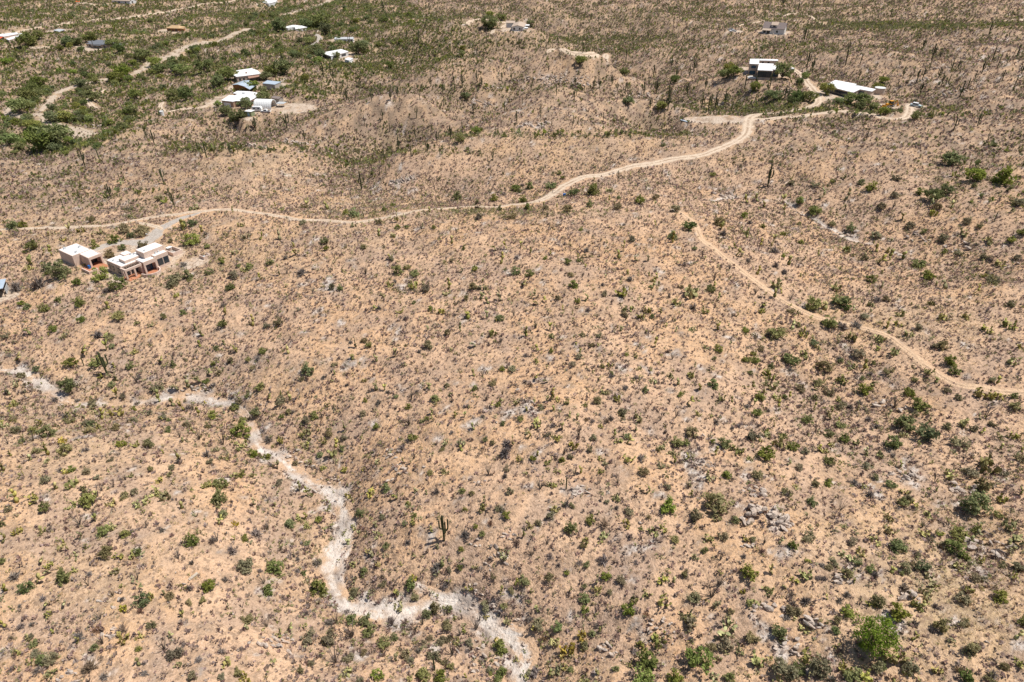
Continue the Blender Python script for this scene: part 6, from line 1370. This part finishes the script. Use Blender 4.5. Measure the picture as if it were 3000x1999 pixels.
s.box('wall', M['off_white'], 0, 9.0, 0, 19, -1.5, 2.7); s.roof_gable('tan_roof', 'off_white', 0, 9.0, 0, 19, 2.9, 4.2, 'y', 0.4)
s.box('wall', M['off_white'], -6.5, 0, 19.5, 28, -1.5, 2.7); s.roof_gable('tan_roof', 'off_white', -6.5, 0, 19.5, 28, 2.9, 3.9, 'x', 0.4)
s.window(1.2, 2.6, 0, 0.9, 2.1); s.window(5.6, 6.6, 0, 0.9, 2.1, panes=1); s.box('door', M['grey_wall'], 7.2, 8.1, -0.06, 0.02, 0, 2.1); s.window(21, 24, -6.5, 0.3, 2.1, 'x-')
s.box('porch_roof', M['white'], 9.5, 12.6, 9, 15, 2.5, 2.65); s.box('porch_roof', M['white'], 9.5, 12, 2, 7, 1.7, 1.85)
for q in ((12.3, 9.2), (12.3, 14.6), (11.8, 2.2), (11.8, 6.6)): s.box('post', M['white'], q[0], q[0] + 0.15, q[1], q[1] + 0.15, -1.2, 2.5 if q[1] > 8 else 1.7)

# two-storey house on the hill
s = poly_house('two_storey_house', 'two-storey tan house with stepped white roofs and dark glass front', 'house', V3, [(910,1152),(922,1040),(1142,1042),(1122,1157)], 6.3, 4, 'stucco_tan', 'white_roof', 0.3)
wall_window(s, 0, 3, 0.25, 0.75, 3.9, 5.2, glass='glass_blue', over=0.3); wall_window(s, 0, 3, 0.12, 0.78, 0.6, 2.4, glass='glass_blue', over=0.3, panes=4)
def wing(s, px, h, wall, roof, slab=0.3, over=0.3, z=4, base=1.5, view=V3, low=None):
    L = [s.loc(wpt(view, *q, z + h)) for q in px]
    s.prism('wall', M[wall], grow(L, -over), -base, h - slab); s.prism('roof', M[roof], L, h - slab, h)
    s.L = L
wing(s, [(1145,1075),(1150,1041),(1567,1054),(1566,1084)], 5.7, 'stucco_tan', 'white_roof'); wall_window(s, 0, 3, 0.12, 0.22, 3.6, 4.8, over=0.3, panes=1); wall_window(s, 0, 3, 0.45, 0.55, 3.6, 4.8, over=0.3, panes=1)
wing(s, [(1095,1297),(1132,1141),(1462,1152),(1446,1312)], 5.0, 'stucco_tan', 'white_roof'); wall_window(s, 0, 3, 0.04, 0.96, 1.2, 4.3, over=0.3, panes=6)
wing(s, [(1452,1288),(1464,1186),(1602,1192),(1600,1294)], 4.2, 'stucco_tan', 'white_roof'); wall_window(s, 0, 3, 0.1, 0.9, 0.4, 3.4, over=0.3, panes=3, glass='glass_blue')
dk = [s.loc(wpt(V3, *q, 4 + 1.0)) for q in ((1090,1425),(1390,1440),(1405,1385),(1100,1375))]
s.prism('deck', M['rust'], dk, 0.8, 1.0); s.prism('deck_rail', M['steel'], [dk[0], dk[1], (dk[1][0], dk[1][1] + 0.1), (dk[0][0], dk[0][1] + 0.1)], 1.0, 1.9)
for q in grow(dk, -0.3)[:2]: s.box('post', M['post'], q[0] - 0.12, q[0] + 0.12, q[1] - 0.12, q[1] + 0.12, -2.5, 0.8)
# brown gabled house
a = wpt(V3, 1185, 462, 5)
s = Site('gabled_house', 'white house with steep brown gabled roof and dormer on the hill', 'house', a, 5, -27)
s.box('wall', M['off_white'], 0, 15.5, 1.5, 10.5, -2, 3.6); s.roof_gable('brown_roof', 'white', 0, 15.5, 1.5, 10.5, 3.8, 7.6, 'x', 0.4)
s.box('dormer_wall', M['off_white'], 5.6, 10.0, 2.4, 6.0, 3.8, 6.0); slope(s, 'dormer_roof', 'tan_roof', [(5.3, 2.0, 6.1), (10.3, 2.0, 6.1), (10.3, 6.2, 7.75), (5.3, 6.2, 7.75)])
s.window(7.0, 8.6, 2.4, 4.9, 5.7); s.box('skylight', M['white'], 11.4, 12.4, 2.9, 3.6, 5.1, 5.4)
slope(s, 'porch_roof', 'tan_roof', [(0, -1.6, 2.7), (6.2, -1.6, 2.7), (6.2, 1.2, 3.7), (0, 1.2, 3.7)])
for xx in (0.2, 3.0, 5.9): s.box('post', M['white'], xx, xx + 0.15, -1.5, -1.35, -1.5, 2.55)
s.window(0.8, 2.4, 1.5, 0.6, 2.2); s.window(3.4, 5.4, 1.5, 0.2, 2.2); s.window(9.8, 11.0, 1.5, 1.2, 2.4, panes=1); s.window(4.5, 5.4, 15.5, 0.6, 1.8, 'x+', panes=1)
s.box('chimney', M['brick'], 8.6, 9.4, 6.4, 7.2, 6.8, 8.4)
# long low house, tank, machines
s = poly_house('long_low_house', 'long low house with angular white roof below the rocky slope', 'house', V4, [(250,347),(466,240),(895,320),(882,344),(1287,426),(1206,470),(966,426),(820,492)], 3.3, 4, 'stucco_tan', 'white_roof', 0.5)
wall_window(s, 0, 7, 0.12, 0.95, 0.3, 2.5, over=0.5, panes=7); wall_window(s, 6, 5, 0.05, 0.45, 0.2, 2.4, over=0.5, glass='glass_blue', panes=3); wall_window(s, 7, 6, 0.3, 0.6, 0.8, 2.2, over=0.5)
s.box('roof_skylight', M['grey_metal'], -1.5, 2.5, 1.5, 2.3, 3.3, 3.5)
p = wpt(V4, 1345, 520, 4)
s = Site('water_tank', 'round pale water tank at the right end of the long low house', 'tank', p, 4, 0)
s.cyl('tank_body', M['stucco_tan'], 0, 0, 2.6, -1.5, 3.0, 24); s.cyl('lid', M['off_white'], 0, 0, 2.7, 3.0, 3.15, 24)
p = wpt(V0, 1118, 795, -10.0)
s = Site('water_tank', 'small white water tank beside the curling valley driveway', 'tank', (p[0], p[1]), float(height(*p)), 0)
s.cyl('tank_body', M['off_white'], 0, 0, 1.1, -0.5, 2.0, 18); s.cyl('lid', M['white'], 0, 0, 1.15, 2.0, 2.12, 18)
def wheels(s, xs, y0, y1, r):
    for xx in xs:
        for yy in (y0, y1):
            w = s.cyl('wheel', M['tyre'], xx, r, r, yy - 0.12, yy + 0.12, 14, axis='y'); s.cyl('rim', M['grey_metal'], xx, r, r * 0.55, yy - 0.14, yy + 0.14, 10, w, axis='y')
def shell(s, name, mat, prof, y0, y1, inset=0.0, parent=None):
    """a side profile carried across the width, narrowed a little at the top"""
    n = len(prof); zt = max(p[1] for p in prof); zb = min(p[1] for p in prof)
    def yy(z, y): m_ = (y0 + y1) / 2; return m_ + (y - m_) * (1 - inset * (z - zb) / (zt - zb + 1e-6))
    V_ = [(x, yy(z, y0), z) for x, z in prof] + [(x, yy(z, y1), z) for x, z in prof]
    return s.mesh(name, V_, [tuple(range(n)), tuple(range(n, 2 * n))[::-1]] + [(i, n + i, n + (i + 1) % n, (i + 1) % n) for i in range(n)], mat, parent)
def vehicle(name, label, cat, p, z, heading, kind, paint='white'):
    s = Site(name, label, cat, p, z, heading)
    if kind == 'pickup':
        shell(s, 'body', M[paint], [(-2.7, 0.45), (2.7, 0.45), (2.75, 0.8), (2.6, 1.05), (1.2, 1.12), (-2.7, 1.1)], -0.95, 0.95, 0.06)
        c = shell(s, 'cab', M[paint], [(1.25, 1.1), (0.65, 1.78), (-0.75, 1.8), (-0.95, 1.1)], -0.88, 0.88, 0.16)
        shell(s, 'window', M['glass'], [(0.95, 1.16), (0.55, 1.68), (-0.6, 1.68), (-0.75, 1.16)], -0.9, 0.9, 0.13, c); shell(s, 'windscreen', M['glass'], [(1.2, 1.2), (0.74, 1.72), (0.7, 1.72), (1.14, 1.2)], -0.72, 0.72, 0.1, c)
        s.box('bed', M['dark'], -2.6, -1.05, -0.8, 0.8, 1.0, 1.13)
        wheels(s, (1.75, -1.7), -0.86, 0.86, 0.38)
    elif kind == 'van':
        shell(s, 'body', M[paint], [(-2.3, 0.4), (2.3, 0.4), (2.35, 0.85), (1.5, 1.15), (0.7, 1.85), (-2.2, 1.9), (-2.35, 1.2)], -0.95, 0.95, 0.1)
        shell(s, 'windscreen', M['glass'], [(1.5, 1.17), (0.78, 1.8), (0.72, 1.82), (1.44, 1.17)], -0.8, 0.8, 0.1); shell(s, 'window', M['glass'], [(1.1, 1.2), (0.6, 1.7), (-2.0, 1.72), (-2.05, 1.2)], -0.93, 0.93, 0.08); s.box('rear_window', M['glass'], -2.36, -2.28, -0.7, 0.7, 1.25, 1.7)
        wheels(s, (1.5, -1.5), -0.86, 0.86, 0.35)
    else:
        shell(s, 'body', M[paint], [(-2.2, 0.4), (2.2, 0.4), (2.25, 0.75), (1.2, 0.98), (-2.1, 1.02), (-2.25, 0.8)], -0.9, 0.9, 0.06)
        c = shell(s, 'cab', M[paint], [(1.1, 0.97), (0.4, 1.45), (-1.2, 1.47), (-1.9, 1.0)], -0.82, 0.82, 0.18); shell(s, 'window', M['glass'], [(0.85, 1.02), (0.35, 1.36), (-1.1, 1.37), (-1.6, 1.03)], -0.84, 0.84, 0.15, c)
        wheels(s, (1.4, -1.4), -0.82, 0.82, 0.33)
    return s
hz = lambda p: float(height(*p))
def vpx(view, x, y, zz): p = wpt(view, x, y, zz); return p, hz(p) + 0.03
p, z_ = vpx(V3, 1872, 1325, 4); vehicle('van', 'white van parked on the drive right of the two-storey house', 'van', p, z_, 80, 'van')
p, z_ = vpx(V3, 525, 422, 5); vehicle('pickup_truck', 'white pickup parked left of the brown-roofed gabled house', 'truck', p, z_, 185, 'pickup')
p, z_ = vpx(V3, 470, 385, 5); vehicle('car', 'dark grey car behind the white pickup on the hill', 'car', p, z_, 200, 'car', 'steel')
p, z_ = vpx(V3, 955, 1500, 4); vehicle('car', 'white car parked below the two-storey house', 'car', p, z_, 0, 'car')
p, z_ = vpx(V2, 292, 848, -10); vehicle('car', 'white car beside the garage of the white-roofed brick house', 'car', p, z_, 60, 'car')
p, z_ = vpx(V2, 1205, 1008, -10); vehicle('pickup_truck', 'white pickup in front of the round metal hut', 'truck', p, z_, 175, 'pickup')
p, z_ = vpx(V5, 140, 36, -6); vehicle('pickup_truck', 'white pickup at the top edge of the far slope', 'truck', p, z_, 10, 'pickup')
p, z_ = vpx(V2, 1040, 985, -10)
s = Site('camper_trailer', 'white camper trailer in front of the round metal hut', 'trailer', p, z_, -4)
shell(s, 'body', M['white'], [(-2.6, 0.5), (2.4, 0.5), (2.8, 1.2), (2.5, 2.3), (2.0, 2.7), (-2.3, 2.7), (-2.7, 2.3)], -1.1, 1.1, 0.08); s.box('window', M['glass'], -1.8, -0.6, -1.13, -1.0, 1.4, 2.0); s.box('window', M['glass'], 0.6, 1.6, -1.13, -1.0, 1.4, 2.0); s.box('hitch', M['steel'], 2.6, 3.8, -0.1, 0.1, 0.45, 0.6); wheels(s, (-0.3,), -0.95, 0.95, 0.35)
p, z_ = vpx(V4, 1575, 785, 4.6)
s = Site('backhoe', 'orange backhoe loader parked on the dirt loop below the long house', 'backhoe', p, z_, 190)
s.box('chassis', M['steel'], -1.8, 2.4, -0.45, 0.45, 0.6, 1.1); shell(s, 'hood', M['yellow'], [(0.7, 1.1), (2.5, 1.1), (2.5, 1.6), (0.7, 1.8)], -0.5, 0.5, 0.1)
c = s.box('cab', M['yellow'], -0.9, 0.7, -0.75, 0.75, 1.1, 1.5); s.box('roof', M['yellow'], -1.0, 0.8, -0.85, 0.85, 2.75, 2.9, c); s.box('glass', M['glass'], -0.85, 0.65, -0.7, 0.7, 1.5, 2.75, c)
for yy in (-0.8, 0.65): slope(s, 'loader_arm', 'yellow', [(0.6, yy, 1.7), (0.6, yy + 0.15, 1.7), (3.6, yy + 0.15, 0.7), (3.6, yy, 0.7)], 0.3)
shell(s, 'bucket', M['yellow'], [(3.4, 0.1), (4.4, 0.05), (4.3, 0.25), (3.7, 0.4), (3.6, 1.0), (3.4, 1.0)], -1.15, 1.15)
shell(s, 'boom', M['yellow'], [(-1.6, 1.0), (-1.9, 1.0), (-3.2, 2.9), (-2.9, 3.0)], -0.15, 0.15); shell(s, 'dipper', M['yellow'], [(-3.3, 3.0), (-2.9, 3.1), (-3.9, 0.9), (-4.2, 1.0)], -0.12, 0.12); shell(s, 'digging_bucket', M['yellow'], [(-4.3, 1.1), (-3.7, 1.0), (-3.6, 0.3), (-4.2, 0.2)], -0.35, 0.35)
wheels(s, (-0.8,), -0.85, 0.85, 0.72); wheels(s, (1.9,), -0.8, 0.8, 0.48)
p, z_ = vpx(V4, 2095, 790, 4.8)
s = Site('old_truck', 'old pale blue and white truck standing alone by the dirt loop', 'truck', p, z_, -40)
shell(s, 'body', M['paleblue'], [(-2.6, 0.5), (2.4, 0.5), (2.5, 1.0), (1.1, 1.25), (-2.6, 1.2)], -0.98, 0.98, 0.04); c = shell(s, 'cab', M['white'], [(1.0, 1.22), (0.7, 2.0), (-1.6, 2.05), (-1.8, 1.2)], -0.92, 0.92, 0.1); shell(s, 'window', M['glass'], [(0.8, 1.3), (0.58, 1.85), (-1.4, 1.85), (-1.5, 1.3)], -0.95, 0.95, 0.09, c); shell(s, 'windscreen', M['glass'], [(1.0, 1.3), (0.78, 1.9), (0.72, 1.9), (0.94, 1.3)], -0.8, 0.8, 0.05, c); wheels(s, (1.6, -1.6), -0.9, 0.9, 0.42)
p = wpt(V5, 1335, 22, -5)
s = Site('tarp_shelter', 'small orange-red tarp shelter at the top edge of the far slope', 'shelter', p, hz(p), 0)
slope(s, 'tarp', 'red', [(-2.5, -2, 1.6), (2.5, -2, 1.6), (2.5, 2, 2.4), (-2.5, 2, 2.4)])
for q in ((-2.4, -1.9, 1.5), (2.3, -1.9, 1.5), (-2.4, 1.8, 2.2), (2.3, 1.8, 2.2)): s.box('post', M['steel'], q[0], q[0] + 0.1, q[1], q[1] + 0.1, -0.5, q[2])
def pole(label, px, py, hpx, arm=True):
    x, y, z, t = hit([px], [py]); h_ = hpx * t[0] / FOC
    s = Site('utility_pole', label, 'pole', (float(x[0]), float(y[0])), float(z[0]), random.uniform(-40, 40), 'timber utility poles')
    s.cyl('pole_shaft', M['post'], 0, 0, 0.19, -0.8, h_, 8)
    if arm:
        s.box('crossarm', M['post'], -1.2, 1.2, -0.28, -0.17, h_ - 0.9, h_ - 0.72)
        for xx in (-1.1, 0.9): s.cyl('insulator', M['grey_wall'], xx + 0.1, -0.22, 0.08, h_ - 0.72, h_ - 0.45, 6)
pole('tall dark utility pole in front of the white mobile home', 1027, 141, 40); pole('shorter utility pole just left of the tall one by the mobile home', 1022, 137, 24, False); pole('utility pole below the pale gabled knoll house', 1425, 125, 40); pole('utility pole on the slope right of the cleared ridge pad', 1971, 90, 42); pole('utility pole beside the dirt road behind the brown-roofed house', 2375, 46, 46); pole('utility pole in front of the slate-roofed house', 278, 152, 26); pole('utility pole among trees left of the porch house', 603, 222, 20)
x, y, z, t = hit([1397], [618])
s = Site('road_sign', 'small dark wooden sign frame beside the dirt road', 'sign', (float(x[0]), float(y[0])), float(z[0]), -10)
s.box('post', M['post'], -0.55, -0.43, 0, 0.12, -0.3, 1.5); s.box('post', M['post'], 0.43, 0.55, 0, 0.12, -0.3, 1.5); s.box('board', M['post'], -0.7, 0.7, -0.05, 0.0, 0.9, 1.5)
x, y, z, t = hit([1450], [615])
s = Site('marker_post', 'thin dark marker post right of the wooden sign frame', 'post', (float(x[0]), float(y[0])), float(z[0]), 0)
s.cyl('shaft', M['post'], 0, 0, 0.08, -0.3, 1.9, 8); s.box('plate', M['dark'], -0.16, 0.16, -0.12, -0.08, 1.3, 1.8)
x, y, z, t = hit([1618], [567]); x2, y2, z2, t2 = hit([1652], [574])
s = Site('pipe_gate', 'dark pipe gate across the dirt road at its bend', 'gate', (float(x[0]), float(y[0])), float(z[0]), math.degrees(math.atan2(y2[0] - y[0], x2[0] - x[0])))
LG = math.hypot(x2[0] - x[0], y2[0] - y[0])
for xx in (0, LG): s.cyl('gate_post', M['steel'], xx, 0, 0.1, -0.4, 1.3, 8)
for zz in (0.55, 1.1): s.cyl('rail', M['steel'], 0, zz, 0.045, 0, LG, 8, axis='x')
x, y, z, t = hit([1653], [577])
s = Site('control_box', 'small blue box on a stand at the right end of the gate', 'box', (float(x[0]), float(y[0])), float(z[0]), 0)
s.box('cabinet', M['blue'], -0.45, 0.45, -0.3, 0.3, 0.4, 1.1); s.box('stand', M['steel'], -0.1, 0.1, -0.1, 0.1, -0.3, 0.4)
x, y, z, t = hit([567], [1691])
s = Site('weathered_plank', 'bleached plank lying on bare red soil of the near slope', 'plank', (float(x[0]), float(y[0])), float(z[0]), 58)
s.box('plank_board', M['plank'], -0.75, 0.75, -0.2, 0.2, 0.05, 0.24); s.box('cleat', M['plank'], -0.5, -0.35, -0.24, 0.24, 0.24, 0.3)
x, y, z, t = hit([2005], [356])
s = Site('metal_sheets', 'stack of pale metal sheets at the left end of the bare turnaround', 'sheets', (float(x[0]), float(y[0])), float(z[0]), -55)
for k in range(3): s.box('sheet', M['blue_metal'], -2.4 + 0.1 * k, 2.4, -0.6, 0.6 - 0.05 * k, 0.1 + 0.1 * k, 0.18 + 0.1 * k)
for (px, py, lab) in ((430, 690, 'white boulder at the edge of the gravel driveway'), (436, 683, 'second white boulder farther up the gravel driveway'), (352, 706, 'low white boulder by the gravel driveway and green shrub')):
    x, y, z, t = hit([px], [py])
    tag(link('white_boulder', mesh_from('white_boulder', *rock_shape(px, 0.8, 16), M['white']), None, (float(x[0]), float(y[0]), float(z[0]) + 0.25), 0.5, (1.2, 0.9, 1.2)), lab, 'rock')
x, y, z, t = hit([1900], [1518])
V_, F_, T_ = [], [], []
for i in range(26):
    a = 2.4 * i; e = 0.25 + 0.045 * i; k = len(V_); d = np.array([math.cos(a) * math.cos(e), math.sin(a) * math.cos(e), math.sin(e)]); sd = np.array([-math.sin(a), math.cos(a), 0]) * 0.06
    V_ += [-sd, sd, d * 0.5 + sd * 1.2, d * 0.5 - sd * 1.2, d]; F_ += [(k, k + 1, k + 2, k + 3), (k + 3, k + 2, k + 4)]; T_ += [random.random()] * 5
tag(link('agave', mesh_from('agave', V_, F_, M['leaf_olive'], {'tint': T_, 'rnd': [0.3] * len(T_)}), None, (float(x[0]), float(y[0]), float(z[0])), 0, 0.75), 'spiky grey-green agave rosette above the bright green shrub', 'agave')
